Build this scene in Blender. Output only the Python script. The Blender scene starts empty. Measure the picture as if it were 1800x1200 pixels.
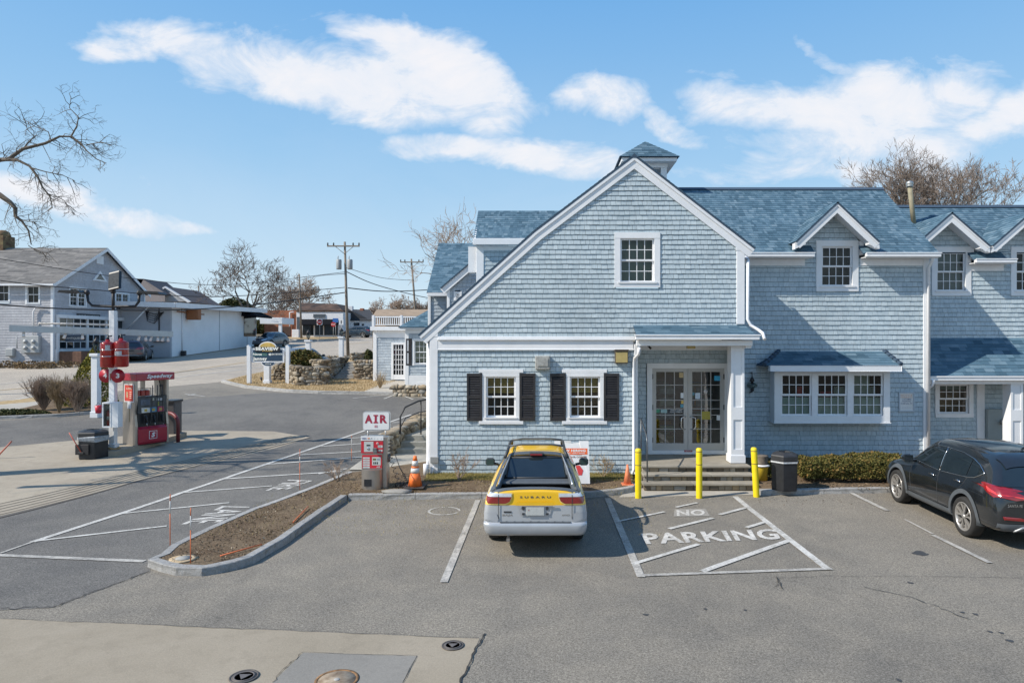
import bpy, bmesh, math, random
from mathutils import Vector, Matrix, noise
from mathutils.geometry import tessellate_polygon
from mathutils.bvhtree import BVHTree
R = random.Random(7)
SC = bpy.context.scene
COL = SC.collection
HC = 3.7
rad = math.radians
def lerp(a, b, t): return a + (b - a) * t
def X(px, Y): return (px - 955.0) * Y / 1200.0
def Z(py, Y): return HC + (598.0 - py) * Y / 1200.0
def P(px, py, Y): return (X(px, Y), Y, Z(py, Y))
KN = [(-60, 0), (15, 0), (16, .015), (17, .05), (18, .10), (115, 4.95), (2000, 4.95)]
def T(y):
    for (a, za), (b, zb) in zip(KN, KN[1:]):
        if y <= b: return za + (zb - za) * (y - a) / (b - a)
    return 4.95
def G(px, py, dz=0.0):
    """point of the terrain (raised by dz) seen at a photo position"""
    k = (py - 598.0) / 1200.0
    lo, hi = 1.0, 600.0
    f = lambda y: HC - k * y - (T(y) + dz)
    for _ in range(60):
        m = (lo + hi) / 2
        if f(m) > 0: lo = m
        else: hi = m
    return (X(px, lo), lo)
# ------------------------------------------------------------ materials
MATS = {}
def nodes_of(name):
    m = bpy.data.materials.new(name); m.use_nodes = True
    nt = m.node_tree; nt.nodes.clear()
    out = nt.nodes.new('ShaderNodeOutputMaterial')
    b = nt.nodes.new('ShaderNodeBsdfPrincipled')
    nt.links.new(b.outputs[0], out.inputs[0])
    return m, nt, b, out
def nn(nt, t, **kw):
    n = nt.nodes.new(t)
    for k, v in kw.items():
        if k.startswith('i_'):
            n.inputs[int(k[2:])].default_value = v
        else: setattr(n, k, v)
    return n
def math_(nt, op, a, b=None, c=None, clamp=False):
    n = nt.nodes.new('ShaderNodeMath'); n.operation = op; n.use_clamp = clamp
    for i, v in enumerate((a, b, c)):
        if v is None: continue
        if isinstance(v, (int, float)): n.inputs[i].default_value = v
        else: nt.links.new(v, n.inputs[i])
    return n.outputs[0]
def mixc(nt, fac, a, b, mode='MIX'):
    n = nt.nodes.new('ShaderNodeMix'); n.data_type = 'RGBA'; n.blend_type = mode
    if isinstance(fac, (int, float)): n.inputs[0].default_value = fac
    else: nt.links.new(fac, n.inputs[0])
    for i, v in ((6, a), (7, b)):
        if isinstance(v, tuple): n.inputs[i].default_value = (v[0], v[1], v[2], 1)
        else: nt.links.new(v, n.inputs[i])
    return n.outputs[2]
def noise_(nt, scale, detail=4, rough=.55, vec=None, dist=0.0):
    n = nt.nodes.new('ShaderNodeTexNoise')
    n.inputs['Scale'].default_value = scale; n.inputs['Detail'].default_value = detail
    n.inputs['Roughness'].default_value = rough; n.inputs['Distortion'].default_value = dist
    if vec is not None: nt.links.new(vec, n.inputs['Vector'])
    return n.outputs[0]
def ramp_(nt, fac, stops):
    n = nt.nodes.new('ShaderNodeValToRGB'); cr = n.color_ramp
    while len(cr.elements) < len(stops): cr.elements.new(.5)
    for e, (p, c) in zip(cr.elements, stops):
        e.position = p; e.color = (c[0], c[1], c[2], 1) if isinstance(c, tuple) else (c, c, c, 1)
    nt.links.new(fac, n.inputs[0])
    return n.outputs[0]
def mapr(nt, v, a, b, c=0.0, d=1.0):
    n = nt.nodes.new('ShaderNodeMapRange'); n.clamp = True
    nt.links.new(v, n.inputs[0])
    for i, q in enumerate((a, b, c, d)): n.inputs[i + 1].default_value = q
    return n.outputs[0]
def wpos(nt, sc=None):
    g = nt.nodes.new('ShaderNodeNewGeometry')
    if sc is None: return g.outputs['Position']
    m = nt.nodes.new('ShaderNodeMapping'); m.inputs['Scale'].default_value = sc
    nt.links.new(g.outputs['Position'], m.inputs[0]); return m.outputs[0]
def bumpn(nt, h, strength, dist, b):
    n = nt.nodes.new('ShaderNodeBump'); n.inputs['Strength'].default_value = strength
    n.inputs['Distance'].default_value = dist
    nt.links.new(h, n.inputs['Height']); nt.links.new(n.outputs[0], b.inputs['Normal'])
def mat(name, col, rough=.6, metal=0.0, var=.08, vs=3.0, alt=None, attr=0.0, bump=0.0, bs=30.0, coat=0.0, spec=.5, vec=None):
    """plain procedural material: colour with noise variation, optional per-piece 'rnd' variation and a bump"""
    if name in MATS: return MATS[name]
    m, nt, b, out = nodes_of(name)
    p = wpos(nt, vec)
    f = noise_(nt, vs, 4, .6, p)
    a = tuple(c * (1 - var) for c in col)
    c2 = alt if alt else tuple(min(1, c * (1 + var)) for c in col)
    c = mixc(nt, mapr(nt, f, .3, .7), a, c2)
    if attr:
        at = nn(nt, 'ShaderNodeAttribute', attribute_name='rnd')
        v = mapr(nt, at.outputs['Fac'], 0, 1, 1 - attr, 1 + attr)
        c = mixc(nt, 1.0, c, v, 'MULTIPLY')
    nt.links.new(c, b.inputs['Base Color'])
    b.inputs['Roughness'].default_value = rough; b.inputs['Metallic'].default_value = metal
    b.inputs['Coat Weight'].default_value = coat; b.inputs['Coat Roughness'].default_value = .05
    b.inputs['Specular IOR Level'].default_value = spec
    if bump: bumpn(nt, noise_(nt, bs, 5, .6, p), bump, .02, b)
    MATS[name] = m
    return m
def mat_ramp(name, stops, rough=.85, vs=6, bump=.5, bs=40, streak=None):
    """colour picked per piece from the 'rnd' attribute through a ramp (shingles, stones)"""
    if name in MATS: return MATS[name]
    m, nt, b, out = nodes_of(name)
    at = nn(nt, 'ShaderNodeAttribute', attribute_name='rnd')
    c = ramp_(nt, at.outputs['Fac'], stops)
    p = wpos(nt, streak) if streak else wpos(nt)
    v = mapr(nt, noise_(nt, vs, 5, .6, p), .25, .75, .82, 1.14)
    c = mixc(nt, 1.0, c, v, 'MULTIPLY')
    big = mapr(nt, noise_(nt, .45, 3, .5, wpos(nt)), .3, .7, .92, 1.07)
    c = mixc(nt, 1.0, c, big, 'MULTIPLY')
    c = mixc(nt, 1.0, c, mapr(nt, noise_(nt, 1.6, 5, .65, wpos(nt, (1.6, 1.6, .35))), .35, .75, 1.03, .93), 'MULTIPLY')
    nt.links.new(c, b.inputs['Base Color'])
    b.inputs['Roughness'].default_value = rough
    b.inputs['Specular IOR Level'].default_value = .3
    bumpn(nt, noise_(nt, bs, 4, .6, p), bump, .01, b)
    MATS[name] = m
    return m
def mat_glass(name='window_glass', tint=(.62, .68, .66), f0=.02):
    m = bpy.data.materials.new(name); m.use_nodes = True
    nt = m.node_tree; nt.nodes.clear()
    out = nt.nodes.new('ShaderNodeOutputMaterial')
    tr = nn(nt, 'ShaderNodeBsdfTransparent'); tr.inputs[0].default_value = (*tint, 1)
    gl = nn(nt, 'ShaderNodeBsdfGlossy'); gl.inputs['Roughness'].default_value = .015
    n = noise_(nt, 1.3, 2, .5, wpos(nt))
    bp = nn(nt, 'ShaderNodeBump'); bp.inputs['Strength'].default_value = .12; bp.inputs['Distance'].default_value = .05
    nt.links.new(n, bp.inputs['Height']); nt.links.new(bp.outputs[0], gl.inputs['Normal'])
    lw = nn(nt, 'ShaderNodeLayerWeight'); lw.inputs[0].default_value = .35
    fac = math_(nt, 'ADD', math_(nt, 'MULTIPLY', lw.outputs['Fresnel'], .5), f0, clamp=True)
    mx = nn(nt, 'ShaderNodeMixShader')
    nt.links.new(fac, mx.inputs[0]); nt.links.new(tr.outputs[0], mx.inputs[1]); nt.links.new(gl.outputs[0], mx.inputs[2])
    nt.links.new(mx.outputs[0], out.inputs[0])
    MATS[name] = m
    return m
# ------------------------------------------------------------ objects
LOC = {}
def setp(o, label=None, cat=None, group=None, kind=None):
    if label: o['label'] = label
    if cat: o['category'] = cat
    if group: o['group'] = group
    if kind: o['kind'] = kind
    return o
def thing(name, loc, label, cat, group=None, rz=0.0):
    o = bpy.data.objects.new(name, None); COL.objects.link(o)
    o.empty_display_size = .2
    o.location = loc; o.rotation_euler = (0, 0, rz)
    LOC[o.name] = Vector(loc)
    return setp(o, label, cat, group)
def copy_tree(o, parent=None):
    c = o.copy(); COL.objects.link(c)
    if parent is not None:
        c.parent = parent; c.matrix_parent_inverse = Matrix()
    for ch in list(KIDS.get(o.name, [])):
        k = copy_tree(ch, c); KIDS.setdefault(c.name, []).append(k)
    return c
KIDS = {}
class MB:
    def __init__(s): s.v = []; s.f = []; s.m = []; s.a = []; s.sm = []
    def add(s, vs, fs, m=0, a=.5, smooth=False):
        k = len(s.v); s.v.extend([tuple(q) for q in vs])
        s.a.extend([a] * len(vs) if not isinstance(a, list) else a)
        for f in fs:
            s.f.append([k + i for i in f]); s.m.append(m); s.sm.append(smooth)
        return s
    def box(s, x0, x1, y0, y1, z0, z1, m=0, a=.5):
        v = [(x, y, z) for z in (z0, z1) for y in (y0, y1) for x in (x0, x1)]
        return s.add(v, [(0, 2, 3, 1), (4, 5, 7, 6), (0, 1, 5, 4), (2, 6, 7, 3), (0, 4, 6, 2), (1, 3, 7, 5)], m, a)
    def fbox(s, F, u0, u1, v0, v1, n0, n1, m=0, a=.5):
        v = [F(u, w, n) for n in (n0, n1) for w in (v0, v1) for u in (u0, u1)]
        return s.add(v, [(0, 2, 3, 1), (4, 5, 7, 6), (0, 1, 5, 4), (2, 6, 7, 3), (0, 4, 6, 2), (1, 3, 7, 5)], m, a)
    def bbox(s, x0, x1, y0, y1, z0, z1, b=.01, m=0, a=.5):
        """box with chamfered edges"""
        v = [];
        for sx, xx in ((1, x0), (-1, x1)):
            for sy, yy in ((1, y0), (-1, y1)):
                for sz, zz in ((1, z0), (-1, z1)):
                    v += [(xx, yy + sy * b, zz + sz * b), (xx + sx * b, yy, zz + sz * b), (xx + sx * b, yy + sy * b, zz)]
        I = lambda i, j, k, c: ((i * 2 + j) * 2 + k) * 3 + c
        f = []
        f.append([I(0, 0, 0, 0), I(0, 0, 1, 0), I(0, 1, 1, 0), I(0, 1, 0, 0)]); f.append([I(1, 0, 0, 0), I(1, 1, 0, 0), I(1, 1, 1, 0), I(1, 0, 1, 0)])
        f.append([I(0, 0, 0, 1), I(1, 0, 0, 1), I(1, 0, 1, 1), I(0, 0, 1, 1)]); f.append([I(0, 1, 0, 1), I(0, 1, 1, 1), I(1, 1, 1, 1), I(1, 1, 0, 1)])
        f.append([I(0, 0, 0, 2), I(0, 1, 0, 2), I(1, 1, 0, 2), I(1, 0, 0, 2)]); f.append([I(0, 0, 1, 2), I(1, 0, 1, 2), I(1, 1, 1, 2), I(0, 1, 1, 2)])
        for j in (0, 1):
            for k in (0, 1):
                f.append([I(0, j, k, 1), I(1, j, k, 1), I(1, j, k, 2), I(0, j, k, 2)])
        for i in (0, 1):
            for k in (0, 1):
                f.append([I(i, 0, k, 0), I(i, 1, k, 0), I(i, 1, k, 2), I(i, 0, k, 2)])
        for i in (0, 1):
            for j in (0, 1):
                f.append([I(i, j, 0, 0), I(i, j, 1, 0), I(i, j, 1, 1), I(i, j, 0, 1)])
        for i in (0, 1):
            for j in (0, 1):
                for k in (0, 1):
                    f.append([I(i, j, k, 0), I(i, j, k, 1), I(i, j, k, 2)])
        return s.add(v, f, m, a)
    def quad(s, a, b, c, d, m=0, at=.5): return s.add([a, b, c, d], [(0, 1, 2, 3)], m, at)
    def prism(s, pts, d, m=0, a=.5):
        """polygon of 3D points pushed along vector d"""
        n = len(pts); d = Vector(d)
        v = [Vector(p) for p in pts] + [Vector(p) + d for p in pts]
        f = [list(range(n)), list(range(2 * n - 1, n - 1, -1))] + [(i, i + n, (i + 1) % n + n, (i + 1) % n) for i in range(n)]
        return s.add(v, f, m, a)
    def tube(s, pts, r, n=8, m=0, a=.5, cap=True, smooth=True):
        pts = [Vector(p) for p in pts]; k = len(pts)
        rs = r if isinstance(r, (list, tuple)) else [r] * k
        v = []; up = None
        for i, p in enumerate(pts):
            d = (pts[min(i + 1, k - 1)] - pts[max(i - 1, 0)])
            if d.length < 1e-9: d = Vector((0, 0, 1))
            d.normalize()
            if up is None:
                up = d.orthogonal().normalized()
            up = (up - d * up.dot(d))
            if up.length < 1e-6: up = d.orthogonal()
            up.normalize(); w = d.cross(up)
            for j in range(n):
                t = 2 * math.pi * j / n
                v.append(p + (up * math.cos(t) + w * math.sin(t)) * rs[i])
        f = [(i * n + j, i * n + (j + 1) % n, (i + 1) * n + (j + 1) % n, (i + 1) * n + j) for i in range(k - 1) for j in range(n)]
        s.add(v, f, m, a, smooth)
        if cap:
            b = len(s.v) - len(v)
            s.f.append([b + j for j in reversed(range(n))]); s.m.append(m); s.sm.append(False)
            s.f.append([b + (k - 1) * n + j for j in range(n)]); s.m.append(m); s.sm.append(False)
        return s
    def lathe(s, prof, c, n=24, m=0, axis='z', a=.5, smooth=True, sq=1.0, caps=True):
        """prof: list of (radius, height)"""
        v = []; f = []; k = len(prof)
        for (r, h) in prof:
            for j in range(n):
                t = 2 * math.pi * j / n; x, y = r * math.cos(t), r * math.sin(t) * sq
                q = (x, y, h) if axis == 'z' else ((h, x, y) if axis == 'x' else (x, h, y))
                v.append((c[0] + q[0], c[1] + q[1], c[2] + q[2]))
        for i in range(k - 1):
            for j in range(n):
                f.append((i * n + j, i * n + (j + 1) % n, (i + 1) * n + (j + 1) % n, (i + 1) * n + j))
        if caps and prof[0][0] > 1e-5: f.append(list(range(n - 1, -1, -1)))
        if caps and prof[-1][0] > 1e-5: f.append([(k - 1) * n + j for j in range(n)])
        return s.add(v, f, m, a, smooth)
    def cyl(s, c, r, h, n=16, m=0, axis='z', a=.5): return s.lathe([(r, 0), (r, h)], c, n, m, axis, a, False)
    def gpoly(s, pts, dz=.004, m=0, a=.5):
        """ground polygon (x, y) laid on the terrain"""
        ks = [k for k, _ in KN]
        ys = [p[1] for p in pts]
        for k0, k1 in zip(ks, ks[1:]):
            if max(ys) <= k0 or min(ys) >= k1: continue
            q = list(pts)
            for lim, sg in ((k0, 1), (k1, -1)):
                o = []
                for i in range(len(q)):
                    A, B = q[i], q[(i + 1) % len(q)]
                    ia, ib = (A[1] - lim) * sg >= 0, (B[1] - lim) * sg >= 0
                    if ia: o.append(A)
                    if ia != ib:
                        t = (lim - A[1]) / (B[1] - A[1]); o.append((lerp(A[0], B[0], t), lim))
                q = o
                if len(q) < 3: break
            if len(q) < 3: continue
            v = [(x, y, T(y) + dz) for x, y in q]
            tr = tessellate_polygon([[Vector(p) for p in v]])
            fs = []
            for t in tr:
                A, B, C_ = (Vector(v[i]) for i in t)
                nz = (B - A).cross(C_ - A)
                if nz.length < 1e-9: continue
                fs.append(tuple(t) if nz.z > 0 else tuple(reversed(t)))
            s.add(v, fs, m, a)
        return s
    def gline(s, a, b, w, dz=.008, m=0):
        A, B = Vector(a), Vector(b); d = (B - A).normalized(); p = Vector((-d.y, d.x)) * w / 2
        s.nl = getattr(s, 'nl', 0) + 1; dz += .00025 * (s.nl % 14)
        return s.gpoly([tuple(A + p), tuple(A - p), tuple(B - p), tuple(B + p)], dz, m)
    def text(s, txt, fn, h=0.0, m=0, bold=0.0, shear=0.0):
        """fn maps (u 0..1, v 0..1) of the text box to a world point; h: thickness handled by fn(u,v,n)"""
        vs, fs, (x0, x1, y0, y1) = text_geo(txt, bold, shear)
        q = [fn((x - x0) / (x1 - x0), (y - y0) / (y1 - y0), 0) for x, y in vs]
        s.add(q, fs, m)
        if h:
            q2 = [fn((x - x0) / (x1 - x0), (y - y0) / (y1 - y0), h) for x, y in vs]
            s.add(q2, fs, m)
            cnt = {}
            for f in fs:
                for i in range(len(f)):
                    e = (f[i], f[(i + 1) % len(f)]); cnt[e] = 1
            bd = [e for e in cnt if (e[1], e[0]) not in cnt]
            s.add(q + q2, [(e[0], e[1], e[1] + len(q), e[0] + len(q)) for e in bd], m)
        return s
    def build(s, name, mats, parent=None, label=None, cat=None, group=None, kind=None, local=False, base=None):
        if not isinstance(mats, (list, tuple)): mats = [mats]
        off = Vector((0, 0, 0))
        if parent is not None:
            if not local: off = LOC[parent.name]
        elif base is not None: off = Vector(base)
        elif kind != 'structure' and s.v and not local:
            xs = [q[0] for q in s.v]; ys = [q[1] for q in s.v]; zs = [q[2] for q in s.v]
            off = Vector(((min(xs) + max(xs)) / 2, (min(ys) + max(ys)) / 2, min(zs)))
        me = bpy.data.meshes.new(name)
        me.from_pydata([(q[0] - off.x, q[1] - off.y, q[2] - off.z) for q in s.v], [], s.f)
        for mm in mats: me.materials.append(mm)
        me.polygons.foreach_set('material_index', s.m)
        me.polygons.foreach_set('use_smooth', s.sm)
        at = me.attributes.new('rnd', 'FLOAT', 'POINT'); at.data.foreach_set('value', s.a)
        me.update()
        bm = bmesh.new(); bm.from_mesh(me)
        if any(s.sm) or kind != 'structure':
            pass
        bm.to_mesh(me); bm.free()
        o = bpy.data.objects.new(name, me); COL.objects.link(o)
        if parent is not None:
            o.parent = parent; LOC[o.name] = LOC.get(parent.name, Vector())
            KIDS.setdefault(parent.name, []).append(o)
        else:
            if not local: o.location = off
            LOC[o.name] = off.copy()
        return setp(o, label, cat, group, kind)
def build_each(mb, name, mats, parent, groups=None):
    """one object per piece (6-face boxes and the like are added one after another)"""
    cur = 0; out = []; fi = 0
    comp = list(range(len(mb.v)))
    def find(i):
        while comp[i] != i: comp[i] = comp[comp[i]]; i = comp[i]
        return i
    for f in mb.f:
        for i in f[1:]: comp[find(i)] = find(f[0])
    ids = {}
    for k, f in enumerate(mb.f): ids.setdefault(find(f[0]), []).append(k)
    for key, fl in ids.items():
        n = MB(); mp = {}
        for k in fl:
            q = []
            for i in mb.f[k]:
                if i not in mp: mp[i] = len(n.v); n.v.append(mb.v[i]); n.a.append(mb.a[i])
                q.append(mp[i])
            n.f.append(q); n.m.append(mb.m[k]); n.sm.append(mb.sm[k])
        out.append(n.build(name, mats, parent))
    return out
TG = {}
def text_geo(txt, bold=0.0, shear=0.0):
    k = (txt, bold, shear)
    if k in TG: return TG[k]
    cu = bpy.data.curves.new('t', 'FONT'); cu.body = txt; cu.size = 1; cu.offset = bold; cu.shear = shear
    cu.resolution_u = 3
    if bold: cu.space_character = 1.0 + bold * 2.2
    ob = bpy.data.objects.new('t', cu); COL.objects.link(ob)
    dg = bpy.context.evaluated_depsgraph_get(); me = bpy.data.meshes.new_from_object(ob.evaluated_get(dg))
    vs = [(v.co.x, v.co.y) for v in me.vertices]; fs = [tuple(p.vertices) for p in me.polygons]
    bpy.data.objects.remove(ob); bpy.data.curves.remove(cu); bpy.data.meshes.remove(me)
    xs = [v[0] for v in vs]; ys = [v[1] for v in vs]
    TG[k] = (vs, fs, (min(xs), max(xs), min(ys), max(ys)))
    return TG[k]
def quadmap(bl, br, tr, tl, dz=.012):
    """text mapper onto the terrain between four (x, y) corners"""
    def fn(u, v, n):
        x = lerp(lerp(bl[0], br[0], u), lerp(tl[0], tr[0], u), v)
        y = lerp(lerp(bl[1], br[1], u), lerp(tl[1], tr[1], u), v)
        return (x, y, T(y) + dz)
    return fn
def facemap(x0, x1, z0, z1, Y):
    return lambda u, v, n: (lerp(x0, x1, u), Y - n, lerp(z0, z1, v))
def FY(Y): return lambda u, v, n: (u, Y - n, v)           # surface facing the camera (-y)
def FXp(Xc): return lambda u, v, n: (Xc + n, u, v)         # surface facing +x
def span(poly, v):
    xs = []
    n = len(poly)
    for i in range(n):
        (a, b), (c, d) = poly[i], poly[(i + 1) % n]
        if (b - v) * (d - v) <= 0 and abs(b - d) > 1e-9:
            xs.append(a + (c - a) * (v - b) / (d - b))
    return (min(xs), max(xs)) if len(xs) >= 2 else None
def shingles(mb, F, poly, holes=(), expo=.13, wr=(.11, .2), th=.016, gap=.006, jit=.003, rnd=random, back=True, tone=0.0, groove=None):
    if groove is None: groove = th > .025
    bk = -.014 if groove else -.004
    v0 = min(p[1] for p in poly); v1 = max(p[1] for p in poly)
    n = max(1, round((v1 - v0) / expo)); e = (v1 - v0) / n
    for i in range(n):
        a, b = v0 + i * e, v0 + (i + 1) * e
        sa, sb = span(poly, a + 1e-5), span(poly, b - 1e-5)
        if not sa or not sb: continue
        L, Rr = min(sa[0], sb[0]), max(sa[1], sb[1])
        cuts = [(L, Rr)]
        for (h0, h1, g0, g1) in holes:
            if g1 <= a + e * .3 or g0 >= b - e * .3: continue
            nc = []
            for (p, q) in cuts:
                if h1 <= p or h0 >= q: nc.append((p, q)); continue
                if h0 > p: nc.append((p, h0))
                if h1 < q: nc.append((h1, q))
            cuts = nc
        for (p, q) in cuts:
            if back:
                mb.add([F(max(p, sa[0]), a, bk), F(min(q, sa[1]), a, bk), F(min(q, sb[1]), b, bk), F(max(p, sb[0]), b, bk)], [(0, 1, 2, 3)], 1)
            x = p - rnd.random() * wr[0]
            while x < q:
                w = rnd.uniform(*wr)
                l, r = max(x, p), min(x + w - gap, q)
                x += w
                la, ra = max(l, sa[0]), min(r, sa[1]); lb, rb = max(l, sb[0]), min(r, sb[1])
                if ra - la < .005 and rb - lb < .005: continue
                if ra < la: la = ra = min(max((l + r) / 2, sa[0]), sa[1])
                if rb < lb: lb = rb = min(max((l + r) / 2, sb[0]), sb[1])
                dj = rnd.uniform(-jit, jit); t = th * rnd.uniform(.85, 1.2)
                at = min(1, max(0, rnd.random() + tone))
                if groove:
                    vm = lerp(a, b, .90); lm, rm = lerp(la, lb, .90), lerp(ra, rb, .90)
                    mb.add([F(la, a + dj, t), F(ra, a + dj, t), F(rm, vm, .009), F(lm, vm, .009), F(la, a + dj, -.014), F(ra, a + dj, -.014), F(rb, b, -.012), F(lb, b, -.012)],
                           [(0, 1, 2, 3), (3, 2, 6, 7), (4, 5, 1, 0), (4, 0, 3), (5, 2, 1)], 0, at)
                else:
                    mb.add([F(la, a + dj, t), F(ra, a + dj, t), F(rb, b + .004, .002), F(lb, b + .004, .002), F(la, a + dj, -.003), F(ra, a + dj, -.003)],
                           [(0, 1, 2, 3), (4, 5, 1, 0), (4, 0, 3), (5, 2, 1)], 0, at)
# ------------------------------------------------------------ camera, sun, sky
cam = bpy.data.cameras.new('camera'); co = bpy.data.objects.new('camera', cam); COL.objects.link(co)
cam.lens = 24; cam.sensor_width = 36; cam.clip_end = 3000; cam.clip_start = .1
cam.shift_x = -55 / 1800; cam.shift_y = -2 / 1800
co.location = (0, 0, HC); co.rotation_euler = (rad(90), 0, 0); SC.camera = co
SUNDIR = Vector((1.2, .455, -1.1)).normalized()
sl = bpy.data.lights.new('sun', 'SUN'); so = bpy.data.objects.new('sun', sl); COL.objects.link(so)
sl.energy = 5.3; sl.angle = rad(.5); sl.color = (1, .935, .83)
so.rotation_euler = SUNDIR.to_track_quat('-Z', 'Y').to_euler(); so.location = (-20, -5, 30)
SC.view_settings.view_transform = 'Standard'; SC.view_settings.look = 'None'
SC.view_settings.exposure = .15; SC.view_settings.gamma = 1
def make_world():
    w = bpy.data.worlds.new('World'); SC.world = w; w.use_nodes = True
    nt = w.node_tree; nt.nodes.clear()
    out = nt.nodes.new('ShaderNodeOutputWorld'); bg = nt.nodes.new('ShaderNodeBackground')
    sky = nt.nodes.new('ShaderNodeTexSky'); sky.sky_type = 'NISHITA'; sky.sun_disc = False
    sky.sun_elevation = rad(41.2); sky.sun_rotation = rad(249); sky.air_density = 1.0; sky.dust_density = .6; sky.ozone_density = 1.6
    tc = nt.nodes.new('ShaderNodeTexCoord'); sp = nt.nodes.new('ShaderNodeSeparateXYZ')
    nt.links.new(tc.outputs['Generated'], sp.inputs[0])
    ay = math_(nt, 'MAXIMUM', math_(nt, 'ABSOLUTE', sp.outputs[1]), .08)
    u = math_(nt, 'DIVIDE', sp.outputs[0], ay); v = math_(nt, 'DIVIDE', sp.outputs[2], ay)
    cb = nt.nodes.new('ShaderNodeCombineXYZ'); nt.links.new(u, cb.inputs[0]); nt.links.new(math_(nt, 'MULTIPLY', v, 1.7), cb.inputs[1])
    vec = cb.outputs[0]
    n1 = nt.nodes.new('ShaderNodeTexNoise'); n1.inputs['Scale'].default_value = 3.2; n1.inputs['Detail'].default_value = 5; n1.inputs['Roughness'].default_value = .6
    nt.links.new(vec, n1.inputs['Vector'])
    sc = nt.nodes.new('ShaderNodeSeparateColor'); nt.links.new(n1.outputs['Color'], sc.inputs[0])
    # big bodies of cloud, at their bearings (u) and heights (v); edges broken up by noise
    uu = math_(nt, 'ADD', u, math_(nt, 'MULTIPLY', math_(nt, 'SUBTRACT', sc.outputs[0], .5), .22))
    vv = math_(nt, 'ADD', v, math_(nt, 'MULTIPLY', math_(nt, 'SUBTRACT', sc.outputs[1], .5), .12))
    blobs = [(205, 92, 70, 26, -.1, .95), (290, 75, 110, 42, -.1, 1.05), (400, 105, 150, 52, -.15, 1.15), (520, 125, 160, 62, -.2, 1.2), (640, 150, 160, 68, -.2, 1.25), (760, 140, 140, 68, -.35, 1.2), (680, 62, 80, 34, -.4, 1.05),
             (860, 165, 90, 44, -.35, 1.05), (660, 200, 110, 30, -.1, .95), (1058, 165, 72, 40, -.1, 1.1), (1150, 208, 80, 22, -.5, .8), (1205, 235, 60, 18, -.4, .7),
             (780, 258, 120, 26, -.05, 1.0), (930, 268, 150, 34, -.08, 1.1), (1050, 285, 90, 32, 0, 1.0), (1320, 188, 150, 48, -.1, 1.0), (1450, 200, 180, 62, -.05, 1.15), (1570, 172, 150, 66, -.05, 1.25), (1670, 160, 90, 52, 0, 1.1),
             (1480, 105, 60, 22, -.6, .85), (1270, 128, 80, 10, -.05, .6), (1580, 245, 190, 60, 0, 1.1), (1420, 260, 160, 46, -.05, 1.0), (1370, 300, 160, 34, -.05, .95), (1560, 300, 180, 40, 0, 1.0), (1780, 210, 100, 54, 0, 1.15), (1780, 258, 60, 20, -.1, .6), (1730, 150, 30, 12, 0, .5),
             (20, 345, 90, 34, -.1, 1.05), (110, 365, 110, 34, -.15, 1.0), (210, 388, 110, 26, -.12, .95), (310, 402, 80, 12, 0, .7), (480, 0, 50, 8, 0, .5)]
    acc = None
    for (bx, by, rx, ry, sh, wt) in blobs:
        pass
        cu_, cv_ = (bx - 955) / 1200, (598 - by) / 1200
        du = math_(nt, 'DIVIDE', math_(nt, 'SUBTRACT', uu, cu_), rx / 1200)
        dv = math_(nt, 'SUBTRACT', vv, cv_)
        dv = math_(nt, 'SUBTRACT', dv, math_(nt, 'MULTIPLY', math_(nt, 'SUBTRACT', uu, cu_), sh))
        dv = math_(nt, 'DIVIDE', dv, ry / 1200)
        d2 = math_(nt, 'ADD', math_(nt, 'MULTIPLY', du, du), math_(nt, 'MULTIPLY', dv, dv))
        g = math_(nt, 'MULTIPLY', math_(nt, 'EXPONENT', math_(nt, 'MULTIPLY', math_(nt, 'POWER', d2, 1.5), -.7)), wt)
        acc = g if acc is None else math_(nt, 'MAXIMUM', acc, g)
    fine = noise_(nt, 8, 10, .66, vec, .5)
    fil = noise_(nt, 2.6, 6, .6, vec, .6)
    dens = math_(nt, 'ADD', acc, math_(nt, 'MULTIPLY', math_(nt, 'SUBTRACT', fine, .5), 1.9))
    dens = math_(nt, 'ADD', dens, math_(nt, 'MULTIPLY', math_(nt, 'SUBTRACT', fil, .52), 1.0))
    m = mapr(nt, dens, .36, 1.0)
    m = math_(nt, 'MULTIPLY', m, .90)
    # thin veil low down
    veil = math_(nt, 'MULTIPLY', mapr(nt, v, .42, .0), .35)
    m = math_(nt, 'MAXIMUM', m, math_(nt, 'MULTIPLY', mapr(nt, fil, .35, .75), veil))
    up = mapr(nt, sp.outputs[2], 0, .04)
    m = math_(nt, 'MULTIPLY', m, up)
    ccol = mixc(nt, mapr(nt, dens, .5, 1.4), (6.2, 6.9, 7.8), (8.1, 7.85, 7.9))
    skyc = mixc(nt, 1.0, sky.outputs[0], SKYTINT, 'MULTIPLY')
    grad = ramp_(nt, sp.outputs[2], [(0, (5.6, 6.8, 7.5)), (.1, (4.3, 6.0, 7.4)), (.25, (2.7, 4.85, 7.2)), (.45, (1.45, 3.65, 6.8)), (1, (.9, 2.4, 5.6))])
    skyc = mixc(nt, .92, skyc, grad)
    c = mixc(nt, m, skyc, ccol)
    nt.links.new(c, bg.inputs[0]); bg.inputs[1].default_value = .11
    nt.links.new(bg.outputs[0], out.inputs[0])
SKYTINT = (1.55, 1.45, 1.3)
make_world()
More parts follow.
